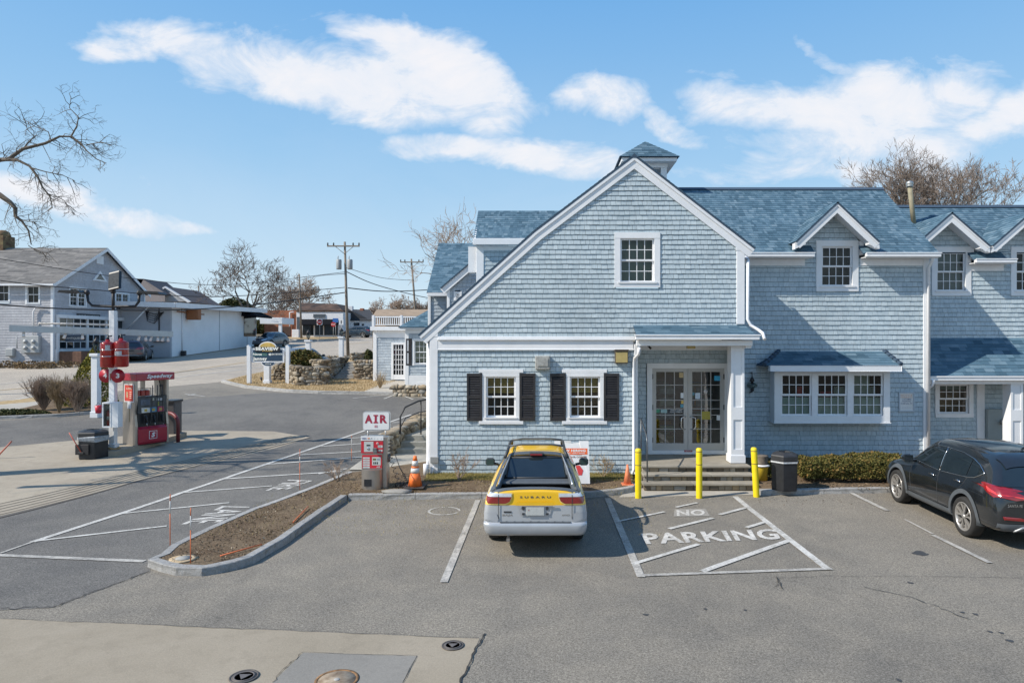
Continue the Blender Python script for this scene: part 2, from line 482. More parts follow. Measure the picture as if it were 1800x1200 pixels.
# ------------------------------------------------------------ ground materials
def mat_asphalt(name, base, warm, dark, cracks=True):
    m, nt, b, out = nodes_of(name)
    p = wpos(nt)
    big = noise_(nt, .22, 5, .6, p, .4); mid = noise_(nt, 1.1, 5, .65, p, .3); fine = noise_(nt, 34, 4, .8, p)
    spk = nt.nodes.new('ShaderNodeTexVoronoi'); spk.inputs['Scale'].default_value = 95; nt.links.new(p, spk.inputs['Vector'])
    c = mixc(nt, mapr(nt, big, .30, .62), dark, base)
    c = mixc(nt, mapr(nt, mid, .40, .85, 0, .6), c, warm)
    st = noise_(nt, .9, 4, .7, wpos(nt, (1.0, .25, 1)), 1.0)
    c = mixc(nt, mapr(nt, st, .56, .74, 0, .6), c, dark)
    f = mapr(nt, fine, .28, .72, .52, 1.48); c = mixc(nt, 1.0, c, f, 'MULTIPLY')
    sp = nt.nodes.new('ShaderNodeSeparateColor'); nt.links.new(spk.outputs['Color'], sp.inputs[0])
    c = mixc(nt, 1.0, c, mapr(nt, sp.outputs[0], 0, 1, .66, 1.42), 'MULTIPLY')
    if cracks:
        ck = nt.nodes.new('ShaderNodeTexVoronoi'); ck.feature = 'DISTANCE_TO_EDGE'; ck.inputs['Scale'].default_value = .16
        dv = nt.nodes.new('ShaderNodeVectorMath'); dv.operation = 'ADD'
        nz = nt.nodes.new('ShaderNodeTexNoise'); nz.inputs['Scale'].default_value = 1.2; nz.inputs['Detail'].default_value = 6
        nt.links.new(p, nz.inputs['Vector']); nt.links.new(p, dv.inputs[0])
        s2 = nt.nodes.new('ShaderNodeVectorMath'); s2.operation = 'SCALE'; s2.inputs['Scale'].default_value = 1.1
        nt.links.new(nz.outputs['Color'], s2.inputs[0]); nt.links.new(s2.outputs[0], dv.inputs[1])
        nt.links.new(dv.outputs[0], ck.inputs['Vector'])
        gate = mapr(nt, noise_(nt, .3, 2, .5, p), .56, .62)
        k = math_(nt, 'MULTIPLY', mapr(nt, ck.outputs['Distance'], .0, .0025, .4, 0), gate)
        c = mixc(nt, k, c, (.025, .024, .023))
    nt.links.new(c, b.inputs['Base Color']); b.inputs['Roughness'].default_value = .88; b.inputs['Specular IOR Level'].default_value = .25
    bumpn(nt, fine, .35, .01, b)
    MATS[name] = m; return m
M_asph = mat_asphalt('asphalt', (.198, .178, .148), (.27, .236, .186), (.138, .126, .109))
M_road = mat_asphalt('road_asphalt', (.37, .32, .26), (.43, .37, .29), (.29, .255, .215))
M_drive = mat_asphalt('lane_asphalt', (.140, .132, .120), (.195, .18, .158), (.092, .088, .084))
def mat_concrete(name, a, b_, c_, joints=0):
    m, nt, b, out = nodes_of(name); p = wpos(nt)
    n1 = noise_(nt, .5, 5, .6, p, .5); n2 = noise_(nt, 3.2, 5, .7, p); n3 = noise_(nt, 60, 3, .7, p)
    c = mixc(nt, mapr(nt, n1, .35, .65), a, b_)
    c = mixc(nt, mapr(nt, n2, .5, .75, 0, .6), c, c_)
    c = mixc(nt, 1.0, c, mapr(nt, n3, .25, .75, .82, 1.16), 'MULTIPLY')
    nt.links.new(c, b.inputs['Base Color']); b.inputs['Roughness'].default_value = .85
    b.inputs['Specular IOR Level'].default_value = .3
    bumpn(nt, n3, .3, .008, b); MATS[name] = m; return m
M_conc = mat_concrete('concrete_apron', (.295, .252, .195), (.365, .315, .245), (.215, .183, .14))
M_conc2 = mat_concrete('concrete_front', (.27, .23, .172), (.315, .27, .207), (.21, .178, .133))
M_patch = mat_concrete('patch_concrete', (.21, .197, .175), (.235, .22, .195), (.18, .17, .152))
M_walk = mat_concrete('walk_concrete', (.36, .33, .28), (.42, .385, .33), (.30, .27, .23))
M_granite = mat_concrete('granite', (.34, .335, .325), (.42, .41, .39), (.22, .21, .20))
M_soil = None
def mat_soil():
    m, nt, b, out = nodes_of('bed_soil'); p = wpos(nt)
    n1 = noise_(nt, 1.6, 5, .6, p, .5); n2 = noise_(nt, 9, 6, .75, p); n3 = noise_(nt, 70, 4, .75, p)
    c = mixc(nt, mapr(nt, n1, .35, .65), (.13, .092, .060), (.20, .148, .095))
    c = mixc(nt, mapr(nt, n2, .45, .7, 0, .8), c, (.09, .06, .038))
    st = noise_(nt, 1.1, 3, .6, wpos(nt, (1, 1, 1)), .4)
    c = mixc(nt, 1.0, c, mapr(nt, n3, .3, .7, .55, 1.5), 'MULTIPLY')
    nt.links.new(c, b.inputs['Base Color']); b.inputs['Roughness'].default_value = .95; b.inputs['Specular IOR Level'].default_value = .15
    bumpn(nt, n2, .8, .06, b); return m
M_soil = mat_soil()
M_grassg = mat('dry_lawn', (.37, .265, .145), .95, var=.25, vs=4, alt=(.47, .35, .20), bump=.6, bs=60, spec=.1)
M_field = mat('field', (.16, .13, .08), .95, var=.3, vs=.1)
def mat_paint(name, col, under, wear=.5):
    m, nt, b, out = nodes_of(name); p = wpos(nt)
    w = noise_(nt, 28, 6, .75, p); w2 = noise_(nt, 2.5, 4, .6, p)
    k = mapr(nt, math_(nt, 'ADD', w, math_(nt, 'MULTIPLY', w2, .5)), .78 + wear * .12 - .2, .9 + wear * .1 - .05)
    cc = mixc(nt, mapr(nt, noise_(nt, 6, 4, .6, p), .3, .7), col, tuple(c * .82 for c in col))
    c = mixc(nt, k, cc, under)
    nt.links.new(c, b.inputs['Base Color']); b.inputs['Roughness'].default_value = .75
    MATS[name] = m; return m
M_line = mat_paint('white_line_paint', (.62, .60, .56), (.26, .245, .215), .75)
M_line2 = mat_paint('worn_line_paint', (.52, .49, .44), (.20, .19, .175), .45)
M_yline = mat_paint('yellow_line_paint', (.55, .36, .14), (.28, .24, .18), .5)
M_crack = mat('crack_fill', (.03, .029, .028), .9)
# ------------------------------------------------------------ ground
g = MB(); ys = [-60, 0, 15, 16, 17, 18, 40, 70, 115, 300, 1500]
for a, b in zip(ys, ys[1:]):
    g.quad((-900, a, T(a) - .012), (900, a, T(a) - .012), (900, b, T(b) - .012), (-900, b, T(b) - .012))
g.build('ground', M_field, kind='structure')
Q = lambda *pts: [G(*p) for p in pts]
g = MB(); g.gpoly([(-60, -40), (60, -40), (60, 17), (13, 17.6), (13, 26), (-5.0, 26), (-6.0, 42), (-12, 44), (-14, 60), (-60, 60)], .0)
g.build('parking_lot', M_asph, kind='structure')
g = MB(); g.gpoly(Q((-500, 672), (0, 647), (130, 641), (300, 629), (432, 611), (470, 600), (530, 594), (700, 589), (700, 612), (656, 622), (560, 630), (480, 650), (382, 672), (250, 683), (165, 692), (0, 705), (-500, 745)), .004)
g.build('road', M_road, kind='structure')
# darker lane between the pumps and the island
g = MB(); g.gpoly(Q((-500, 1068), (0, 1072), (90, 1068), (180, 1035), (264, 1003), (264, 990), (441, 893), (583, 839), (640, 808), (690, 795), (700, 765), (757, 735), (757, 700), (640, 694), (470, 690), (340, 700), (160, 730), (-100, 745), (-500, 770)), .004)
g.build('service_lane', M_drive, kind='structure')
g = MB(); g.gpoly(Q((-500, 1050), (0, 907), (240, 846), (483, 788), (546, 769), (480, 758), (318, 757), (0, 786), (-500, 830)), .008)
g.build('concrete_apron', M_conc, kind='structure')
g = MB()
for k, (o0, o1) in enumerate(((0, 0), (5, 3.5), (9.5, 5), (14, 7), (18, 9), (22, 11))):
    A = G(-60, 925 - o0 * 1.2); B = G(240, 846 - o0 * .75); C_ = G(546 - o1 * 3, 769 - o1 * .25)
    w = .075 if k == 0 else .032
    g.gline(A, B, w, .012); g.gline(B, C_, w, .012)
g.build('trench_drain', mat('drain_slot', (.07, .06, .05), .9), kind='structure')
g = MB(); g.gpoly(Q((-500, 1066), (843, 1122), (800, 1220), (770, 1290), (-900, 1290)), .004)
g.build('concrete_slab', M_conc2, kind='structure')
g = MB(); g.gpoly(Q((533, 1147), (733, 1153), (708, 1200), (665, 1285), (395, 1285), (479, 1200)), .008)
g.build('concrete_patch', M_patch, kind='structure')
def wob(a, b, n, amt, rn):
    A, B = Vector(a), Vector(b); d = (B - A); p = Vector((-d.y, d.x)).normalized()
    return [tuple(A + d * (i / n) + p * (rn.uniform(-amt, amt) if 0 < i < n else 0)) for i in range(n + 1)]
rn = random.Random(3)
g = MB()
def crack(pts, w, seg=8, amt=.02):
    for a, b in zip(pts, pts[1:]):
        l = wob(G(*a), G(*b), seg, amt, rn)
        for p, q in zip(l, l[1:]): g.gline(p, q, w * rn.uniform(.5, 1.3), .012)
crack([(853, 1114), (835, 1145), (809, 1200), (795, 1232)], .02)
crack([(1518, 1032), (1610, 1053), (1705, 1089)], .012, 10, .03)
crack([(1365, 1032), (1368, 1016), (1450, 1013), (1620, 1013), (1800, 1016)], .008, 12, .02)
crack([(1365, 1014), (1376, 1036)], .014, 4)
crack([(0, 1070), (90, 1068), (180, 1035), (262, 1005)], .012, 9, .04)
crack([(533, 1147), (505, 1172), (479, 1200)], .008, 6, .02); crack([(533, 1147), (640, 1151), (733, 1153), (708, 1200)], .006, 6, .01)
crack([(0, 1088), (400, 1104), (843, 1122)], .008, 16, .02)
g.build('pavement_crack', M_crack, kind='structure')
# tar-dark stain and tyre scuffs
g = MB()
def blot(px, py, rx, ry, n=18):
    c = G(px, py); ex = abs(G(px + rx, py)[0] - c[0]); ey = abs(G(px, py - ry)[1] - c[1])
    ph = rn.random() * 9
    g.gpoly([(c[0] + ex * math.cos(t) * (1 + .25 * math.sin(3 * t + ph)), c[1] + ey * math.sin(t) * (1 + .2 * math.cos(2 * t + ph))) for t in [2 * math.pi * i / n for i in range(n)]], .004)
for b_ in ((1618, 972, 13, 4), (1692, 1076, 4, 2), (1714, 1079, 4, 2), (1740, 1110, 4, 2), (1760, 1112, 4, 2), (1775, 1126, 6, 3), (1580, 1195, 4, 3), (1310, 1072, 3, 1.5), (1240, 1070, 3, 1.5), (1135, 1080, 5, 2), (1600, 1024, 5, 1.5)): blot(*b_)
g.build('oil_spot', mat('oil_stain', (.05, .05, .05), .6), kind='structure')
g = MB(); g.gpoly(Q((388, 671), (430, 660), (480, 650), (525, 646), (560, 636), (600, 630), (655, 626), (655, 660), (712, 662), (692, 672), (636, 690), (545, 690), (470, 685), (420, 678)), .02)
g.build('dry_grass', M_grassg, kind='structure')
g = MB(); g.gpoly(Q((634, 691), (690, 666), (715, 665), (722, 676), (722, 692)), .024); g.gpoly(Q((612, 827), (760, 827), (760, 795), (690, 795), (640, 807)), .03)
g.gpoly(Q((0, 727), (-500, 742), (-500, 726), (0, 712), (68, 706), (68, 712)), .03)
g.gpoly(Q((1088, 874), (1345, 869), (1332, 856), (1108, 856)), .006)
g.build('sidewalk', M_walk, kind='structure')
g = MB(); g.gpoly(Q((165, 693), (165, 725), (0, 733), (-500, 752), (-500, 742), (0, 728), (68, 712), (68, 700)), .04)
g.build('planting_bed', M_soil, kind='structure')
g = MB(); g.gpoly(Q((0, 706), (60, 699), (68, 706), (0, 714), (-500, 734), (-500, 728)), .02); g.gpoly(Q((500, 594), (560, 589.5), (612, 590), (612, 596), (560, 598), (520, 597)), .02)
g.build('grass_verge', M_grassg, kind='structure')
# painted markings
g = MB()
def L(a, b, w, mm=0): g.gline(G(*a), G(*b), w, .014, mm)
L((840, 879), (780, 1024), .12, 1); L((1068, 876), (1127, 1015), .13, 1); L((1124, 1012), (1462, 1000), .10, 1)
L((1292, 873), (1455, 1001), .13); L((1234, 1005), (1388, 950), .12); L((1112, 992), (1228, 957), .10); L((1176, 930), (1253, 911), .10)
L((1086, 917), (1168, 900), .08); L((1188, 892), (1226, 884), .08); L((1265, 905), (1314, 892), .10); L((1312, 928), (1348, 917), .10)
L((1497, 867), (1560, 898), .11, 1); L((1640, 941), (1740, 990), .10, 1); L((1590, 913), (1640, 939), .05, 1)
g.build('parking_line', [M_line, M_line2], kind='structure')
g = MB()
L((57, 953), (320, 866), .13); L((320, 866), (723, 729), .12); L((0, 973), (57, 953), .06, 1); L((-200, 971), (0, 976.5), .12, 1); L((0, 976.5), (254, 987), .12, 1)
for a, b in (((57, 952), (293, 925)), ((213, 903), (403, 884)), ((320, 866), (478, 854.5)), ((395, 842), (600, 829)), ((470, 816.5), (636, 803.6)), ((525, 800), (634, 794)), ((565, 785), (636, 780)), ((608, 771), (690, 766)), ((645, 758.5), (720, 754)), ((690, 743), (757, 740)), ((560, 833), (610, 824))):
    L(a, b, .09)
g.build('hatch_line', [M_line, M_line2], kind='structure')
g = MB(); L((620, 700), (694, 693), .08)
for a, b in (((675, 701), (699, 692)), ((699, 692), (726, 702)), ((730, 693), (757, 703)), ((325, 693), (360, 697)), ((330, 695), (345, 692))): L(a, b, .09)
g.v = g.v[4 * 0:]; g.build('far_lot_line', M_line, kind='structure')
g = MB()
for a, b in (((-300, 700), (0, 675)), ((0, 675), (60, 670)), ((0, 707), (60, 697)), ((292, 666), (380, 655)), ((380, 655), (462, 645)), ((548, 611.5), (600, 609)), ((625, 607), (655, 605))): L(a, b, .16)
for a, b in (((-300, 716), (0, 686)), ((0, 686), (60, 681)), ((240, 662), (300, 656)), ((300, 656), (430, 637)), ((600, 606), (650, 601))): L(a, b, .22, 1)
g.build('road_line', [M_line, M_yline], kind='structure')
g = MB()
q = lambda *p: G(*p)
g.text('PARKING', quadmap(q(1136, 957), q(1373, 948), q(1362, 930), q(1126, 938)), 0, 0, .03)
g.text('NO', quadmap(q(1190, 907), q(1240, 906), q(1238, 896), q(1189, 897)), 0, 0, .03)
g.text('FIRE', quadmap(q(507, 843.5), q(466, 863), q(506, 860), q(550, 845)), 0, 0, .01)
g.text('LANE', quadmap(q(390, 890), q(318, 922), q(386, 918), q(440, 891)), 0, 0, .01)
g.build('pavement_lettering', mat_paint('letter_paint', (.66, .63, .58), (.25, .235, .21), .8), kind='structure')
g = MB(); g.gpoly(Q((1184, 908), (1248, 907), (1240, 894), (1186, 895)), .008); g.build('lettering_patch', mat('grey_overpaint', (.27, .25, .22), .9, var=.2, vs=20), kind='structure')
# pale ring mark in the stall
g = MB(); c = G(781, 898)
for i in range(30):
    if rn.random() < .2: continue
    t0, t1 = 2 * math.pi * i / 30, 2 * math.pi * (i + 1) / 30
    g.gline((c[0] + .33 * math.cos(t0), c[1] + .33 * math.sin(t0)), (c[0] + .33 * math.cos(t1), c[1] + .33 * math.sin(t1)), rn.uniform(.03, .07), .006)
g.build('ring_mark', mat('pale_mark', (.40, .385, .35), .9), kind='structure')
# ------------------------------------------------------------ kerbs and beds
def offset(line, w):
    out = []
    for i, p in enumerate(line):
        a = Vector(line[max(i - 1, 0)]); b = Vector(line[min(i + 1, len(line) - 1)])
        d = (b - a).normalized(); out.append((p[0] - d.y * w, p[1] + d.x * w))
    return out
def kerb(line, w=.15, h=.13, name='kerb', seg=1.6):
    g = MB(); inn = offset(line, w); rk = random.Random(len(line))
    # resample
    def rs(l):
        o = [l[0]]
        for a, b in zip(l, l[1:]):
            n = max(1, int((Vector(b) - Vector(a)).length / .25))
            o += [(lerp(a[0], b[0], k / n), lerp(a[1], b[1], k / n)) for k in range(1, n + 1)]
        return o
    n = 0; O, I = [], []
    for i in range(len(line) - 1):
        L_ = (Vector(line[i + 1]) - Vector(line[i])).length; k = max(1, int(L_ / .25))
        for j in range(k + (1 if i == len(line) - 2 else 0)):
            t = j / k
            O.append((lerp(line[i][0], line[i + 1][0], t), lerp(line[i][1], line[i + 1][1], t)))
            I.append((lerp(inn[i][0], inn[i + 1][0], t), lerp(inn[i][1], inn[i + 1][1], t)))
    rows = []
    dist = 0
    for i, (o, q_) in enumerate(zip(O, I)):
        if i: dist += (Vector(o) - Vector(O[i - 1])).length
        d = Vector(q_) - Vector(o); d.normalize()
        r = rk.uniform(-.012, .012); z = T(o[1]); hh = h + rk.uniform(-.004, .004)
        rows.append([(o[0] - d.x * .012, o[1] - d.y * .012, z - .05), (o[0] + d.x * r, o[1] + d.y * r, z + hh * .5),
                     (o[0], o[1], z + hh - .012), (o[0] + d.x * .012, o[1] + d.y * .012, z + hh), (q_[0], q_[1], z + hh), (q_[0], q_[1], z - .05)])
    st = 0
    k = max(2, int(seg / .25))
    while st < len(rows) - 1:
        e = min(st + k, len(rows) - 1)
        blk = rows[st:e + 1]
        vs = [p for r_ in blk for p in r_]
        a0 = Vector(blk[0][3]); a1 = Vector(blk[1][3]); dd = (a1 - a0).normalized() * .006
        vs = [tuple(Vector(v) + (dd if i < 6 else (-dd if i >= len(vs) - 6 else Vector()))) for i, v in enumerate(vs)]
        fs = [(i * 6 + j, i * 6 + j + 1, (i + 1) * 6 + j + 1, (i + 1) * 6 + j) for i in range(len(blk) - 1) for j in range(5)]
        fs += [(5, 4, 3, 2, 1, 0), tuple(len(vs) - 6 + j for j in range(6))]
        g.add(vs, fs, 0, rk.random()); st = e
    return g.build(name, M_granite2, kind='structure'), inn
m, nt, b, out = nodes_of('granite_kerb')
at = nn(nt, 'ShaderNodeAttribute', attribute_name='rnd'); p = wpos(nt)
c = mixc(nt, at.outputs['Fac'], (.30, .295, .285), (.42, .41, .395))
c = mixc(nt, mapr(nt, noise_(nt, 9, 6, .75, p), .45, .7, 0, .7), c, (.17, .155, .135))
c = mixc(nt, 1.0, c, mapr(nt, noise_(nt, 90, 3, .7, p), .3, .7, .75, 1.2), 'MULTIPLY')
nt.links.new(c, b.inputs['Base Color']); b.inputs['Roughness'].default_value = .85
bumpn(nt, noise_(nt, 22, 6, .75, p), .8, .03, b); M_granite2 = m
isl = [G(612, 828, .13), G(583, 839.6, .13), G(441, 893, .13), G(355.5, 930, .13), G(299, 957, .13)] + \
      [(-6.42, 11.45), (-6.47, 11.15)] + [G(284, 1005), G(309, 1011), G(355, 1012), G(380, 1008), G(416, 1000), G(444, 991), G(498, 959), G(569, 907), G(610, 879)]
o, inn1 = kerb(isl)
str_ = [(isl[-1][0] + .02, isl[-1][1] - .005), G(1040, 874), G(1085, 870), G(1112, 865), (2.35, 16.9)]
o, inn2 = kerb(str_)
kr = [(G(1337, 870)[0], G(1337, 870)[1] + .9), G(1336, 870), G(1560, 866), G(1680, 866), G(1900, 870)]
o, inn3 = kerb([G(1336, 870), G(1560, 866), G(1900, 866)], h=.12)
far = [G(388, 672), G(430, 682), G(500, 689), G(560, 692), G(640, 693), G(722, 695)]
kerb(far[::1], h=.15)
kerb([G(-300, 752), G(0, 737), G(100, 733), G(166, 728)], h=.13)
kerb([G(505, 598), G(560, 599.5), G(612, 597)], w=.2, h=.2)
g = MB()
bed = list(inn1) + list(inn2[1:]) + [(2.35, 17.95), (-3.05, 17.95), (-3.3, 19.3), (inn1[0][0], inn1[0][1])]
g.gpoly(bed, .118); g.build('island_bed', M_soil, kind='structure')
g = MB(); g.gpoly(list(inn3) + [(15, 20), (5.4, 20), (5.1, 17.0)], .10); g.build('hedge_bed', M_soil, kind='structure')
g = MB(); g.gpoly([(-3.1, 17.95), (-2.95, 17.2), (-1.5, 17.25), (-.4, 17.1), (.8, 17.35), (2.3, 17.4), (2.3, 17.95)], .135)
g.build('moss_strip', mat('mossy_grass', (.17, .16, .04), .95, var=.3, vs=12, alt=(.27, .21, .09), bump=.8, bs=80, spec=.1), kind='structure')
# ------------------------------------------------------------ building materials
M_sh = mat_ramp('wall_shingle', [(0, (.400, .475, .515)), (.35, (.432, .507, .545)), (.7, (.452, .525, .562)), (1, (.485, .558, .592))], .85, 14, .4, 60, streak=(3, 3, .6))
M_shback = mat('shingle_gap', (.17, .21, .245), .9)
M_rf = mat_ramp('roof_shingle', [(0, (.05, .102, .145)), (.3, (.07, .135, .187)), (.6, (.087, .156, .212)), (.85, (.11, .185, .242)), (1, (.15, .225, .28))], .9, 30, .6, 120)
M_rfback = mat('roof_gap', (.04, .07, .11), .95)
M_white = mat('white_trim', (.74, .745, .755), .55, var=.05, vs=2.5, bump=.08, bs=40)
M_white2 = mat('white_gutter', (.76, .76, .77), .35, var=.06, vs=6)
M_greyp = mat('grey_trim', (.42, .41, .40), .5, var=.06, vs=5)
M_black = mat('black_shutter', (.022, .020, .022), .55, var=.3, vs=8)
M_glass = mat_glass()
M_found = mat('foundation_concrete', (.17, .155, .14), .95, var=.2, vs=6)
M_blind = mat('yellow_blind', (.52, .36, .11), .8, var=.12, vs=2)
M_dark = mat('interior_dark', (.025, .026, .028), .9, var=.3, vs=2)
M_pale = mat('interior_pale', (.30, .33, .29), .8, var=.15, vs=1.2)
M_shelf = mat('interior_goods', (.20, .13, .08), .8, var=.9, vs=5, alt=(.45, .28, .16))
M_brown = mat('interior_brown', (.10, .07, .05), .8, var=.6, vs=3)
SHM = [M_sh, M_shback]; RFM = [M_rf, M_rfback]
rs_ = random.Random(11)
def window(parent, F, u0, u1, v0, v1, tr=.12, cols=4, rows=2, inner='dark', blind=None, depth=.4, units=1, head=True, glassm=None):
    """double hung window: trim > sash with glazing bars, glass, blind"""
    g = MB(); t = tr
    g.fbox(F, u0, u1, v1 - t, v1, -.02, .045); g.fbox(F, u0, u0 + t, v0 + t * .9, v1 - t, -.02, .04); g.fbox(F, u1 - t, u1, v0 + t * .9, v1 - t, -.02, .04)
    g.fbox(F, u0 - .0, u1 + .0, v0, v0 + t * .9, -.02, .05); g.fbox(F, u0 + t * .6, u1 - t * .6, v0 + t * .7, v0 + t * .95, .05, .075)
    # reveal
    a, b, c, d = u0 + t, u1 - t, v0 + t * .9, v1 - t
    for (p, q, r, s) in ((a - .01, a, c, d), (b, b + .01, c, d), (a, b, c - .01, c), (a, b, d, d + .01)): g.fbox(F, p, q, r, s, -.12, -.018)
    w = g.build('window', M_white, parent)
    gs = MB(); gg = MB()
    for k in range(units):
        m = .09 if units > 1 else 0
        ua = a + (b - a) * k / units + (m / 2 if k else 0); ub = a + (b - a) * (k + 1) / units - (m / 2 if k < units - 1 else 0)
        if k < units - 1: gs.fbox(F, ub, ub + m, c, d, -.03, .035)
        vm = (c + d) / 2; s = .045
        for (lo, hi, nb) in ((c, vm + s * .4, -.055), (vm - s * .4, d, -.02)):
            gs.fbox(F, ua, ua + s, lo, hi, nb - .03, nb); gs.fbox(F, ub - s, ub, lo, hi, nb - .03, nb)
            gs.fbox(F, ua + s, ub - s, lo, lo + s, nb - .03, nb); gs.fbox(F, ua + s, ub - s, hi - s, hi, nb - .03, nb)
            for i in range(1, cols):
                x = ua + s + (ub - ua - 2 * s) * i / cols; gs.fbox(F, x - .009, x + .009, lo + s, hi - s, nb - .022, nb - .006)
            for i in range(1, rows):
                y = lo + s + (hi - lo - 2 * s) * i / rows; gs.fbox(F, ua + s, ub - s, y - .009, y + .009, nb - .0215, nb - .0065)
            z = nb - .024
            gg.add([F(ua + s, lo + s, z), F(ub - s, lo + s, z), F(ub - s, hi - s, z), F(ua + s, hi - s, z)], [(0, 1, 2, 3)])
    gs.build('sash', M_white2, w); gg.build('glass', glassm or M_glass, w)
    im = {'dark': M_dark, 'pale': M_pale, 'goods': M_shelf, 'brown': M_brown}[inner]
    gi = MB(); A = lambda n: [F(a, c, n), F(b, c, n), F(b, d, n), F(a, d, n)]
    f, k = A(-.125), A(-depth)
    gi.add(f + k, [(4, 5, 6, 7), (0, 1, 5, 4), (1, 2, 6, 5), (2, 3, 7, 6), (3, 0, 4, 7)])
    gi.build('interior', im, w)
    if blind:
        gb = MB(); (f0, bm_) = blind
        n = max(3, int((d - c) * f0 / .05)); h = (d - c) * f0 / n
        for i in range(n): gb.add([F(a, d - i * h, -.15), F(b, d - i * h, -.15), F(b, d - (i + 1) * h, -.165), F(a, d - (i + 1) * h, -.165)], [(0, 1, 2, 3)], 0)
        gb.build('blind', bm_, w)
    return w
def shutter(parent, F, u0, u1, v0, v1):
    g = MB(); b = .05
    g.fbox(F, u0, u0 + b, v0, v1, .018, .06); g.fbox(F, u1 - b, u1, v0, v1, .018, .06)
    vm = (v0 + v1) / 2
    for (p, q) in ((v0, v0 + .08), (vm - .04, vm + .04), (v1 - .08, v1)): g.fbox(F, u0 + b, u1 - b, p, q, .018, .058)
    g.fbox(F, u0 + b, u1 - b, v0 + .08, v1 - .08, .018, .024)
    for (p, q) in ((v0 + .08, vm - .04), (vm + .04, v1 - .08)):
        n = int((q - p) / .045)
        for i in range(n):
            z = p + (q - p) * (i + .5) / n
            g.add([F(u0 + b, z - .018, .054), F(u1 - b, z - .018, .054), F(u1 - b, z + .018, .028), F(u0 + b, z + .018, .028), F(u0 + b, z - .018, .03), F(u1 - b, z - .018, .03)], [(0, 1, 2, 3), (4, 5, 1, 0)])
    g.build('shutter', M_black, parent)
# ============================================================ the store
YG, YW, YR = 17.9, 19.9, 21.1
FG, FW, FR = FY(YG), FY(YW), FY(YR)
store = thing('store_building', (1.2, YG, T(YG)), 'blue-grey shingled store with white trim, blue roofs and wide front gable behind the parking lot', 'building')
x0, x1 = -2.95, 5.25
apex, kink, tipL, tipR = (2.38, 8.49), (-.22, 6.52), (-3.24, 3.80), (5.52, 6.07)
# gable wall
wins = {'low1': (X(848, YG), X(913, YG), Z(739, YG), Z(655, YG)), 'low2': (X(995, YG), X(1061, YG), Z(739, YG), Z(655, YG)), 'up': (X(1080, YG), X(1160, YG), Z(505, YG), Z(409, YG))}
hol = [(2.43, 5.3, 0, 3.70)] + [(a + .04, b - .04, c + .04, d - .04) for a, b, c, d in wins.values()] + [(-2.8, 2.4, 3.5, 3.74)]
gp = [(x0 + .02, .2), (x1 - .02, .2), (x1 - .02, 6.05), (2.38, 8.26), (-.22, 6.30), (x0 + .02, 3.95)]
g = MB(); shingles(g, FG, gp, hol, .128, (.10, .19), .0252, rnd=rs_); g.build('wall', SHM, store)
# solid body behind: side walls
g = MB()
for xx in (x0, x1 - .012): g.box(xx, xx + .01, YG + .02, 26 if xx < 0 else YW, .1, 3.9 if xx < 0 else 6.0)
build_each(g, 'side_wall', M_sh, store)
g = MB(); g.box(x0, 2.43, YG - .012, YG + .2, .02, .215); g.build('foundation', M_found, store)
# corner boards
g = MB(); g.bbox(x0 - .02, x0 + .19, YG - .045, YG + .1, .2, 3.80, .008); g.bbox(x0 - .02, x0 + .012, YG + .101, YG + .3, .2, 3.80, .008)
g.bbox(5.06, 5.27, YG - .045, YG + .1, 4.12, 6.1, .008); build_each(g, 'corner_board', M_white, store)
# frieze band above the ground floor windows
g = MB(); g.bbox(-2.76, 2.36, YG - .04, YG, 3.46, 3.70, .006); g.bbox(-2.76, 2.40, YG - .09, YG, 3.701, 3.745, .01); g.bbox(-2.76, 2.38, YG - .06, YG, 3.44, 3.475, .008); g.bbox(-2.76, 2.40, YG - .055, YG - .001, 3.746, 3.80, .01)
g.build('frieze', M_white, store)
# rake boards
def rake(mb, pts, w, ya, yb, th2=.05):
    """board below a line of points (x, z) from low to peak"""
    for (a, b) in zip(pts, pts[1:]):
        A, B = Vector(a), Vector(b); d = (B - A).normalized(); n = Vector((d.y, -d.x))
        if n.y > 0: n = -n
        mb._last = n
def strip(mb, line, w, ya, yb, m=0):
    """line: outline (x,z) points; lowered by w vertically-perpendicular; extruded ya..yb"""
    lo = []
    for i, p in enumerate(line):
        ns = []
        for (a, b) in zip(line, line[1:]):
            if p in (a, b):
                d = (Vector(b) - Vector(a)).normalized(); n = Vector((d.y, -d.x)); n = n if n.y < 0 else -n; ns.append(n)
        n = sum(ns, Vector((0, 0))).normalized(); k = w / max(.3, n.dot(ns[0])); lo.append((p[0] + n.x * k, p[1] + n.y * k))
    for i in range(len(line) - 1):
        q = [line[i], line[i + 1], lo[i + 1], lo[i]]
        mb.prism([(x, ya, z) for x, z in q], (0, yb - ya, 0), m)
YF = YG - .055
g = MB()
ol = [tipL, kink, apex]; orr = [tipR, apex]
strip(g, ol, .245, YF, YF + .04); strip(g, orr, .245, YF + .001, YF + .041)
strip(g, ol, .07, YF - .025, YF + .002); strip(g, orr, .07, YF - .024, YF + .003)
strip(g, [(p[0] + .1, p[1] - .14) for p in ol], .02, YF + .04, YG + .02)
strip(g, [(p[0] - .1, p[1] - .14) for p in orr], .02, YF + .04, YG + .02)
# return blocks at both feet
g.prism([(-3.24, YF + .003, 3.80), (-2.76, YF + .003, 3.80), (-2.76, YF + .003, 4.22), (-3.1, YF + .003, 3.92)], (0, .3, 0)); g.prism([(5.52, YF + .003, 6.05), (5.04, YF + .003, 6.05), (5.04, YF + .003, 6.35), (5.30, YF + .003, 6.16)], (0, .3, 0))
g.build('rake_board', M_white, store)
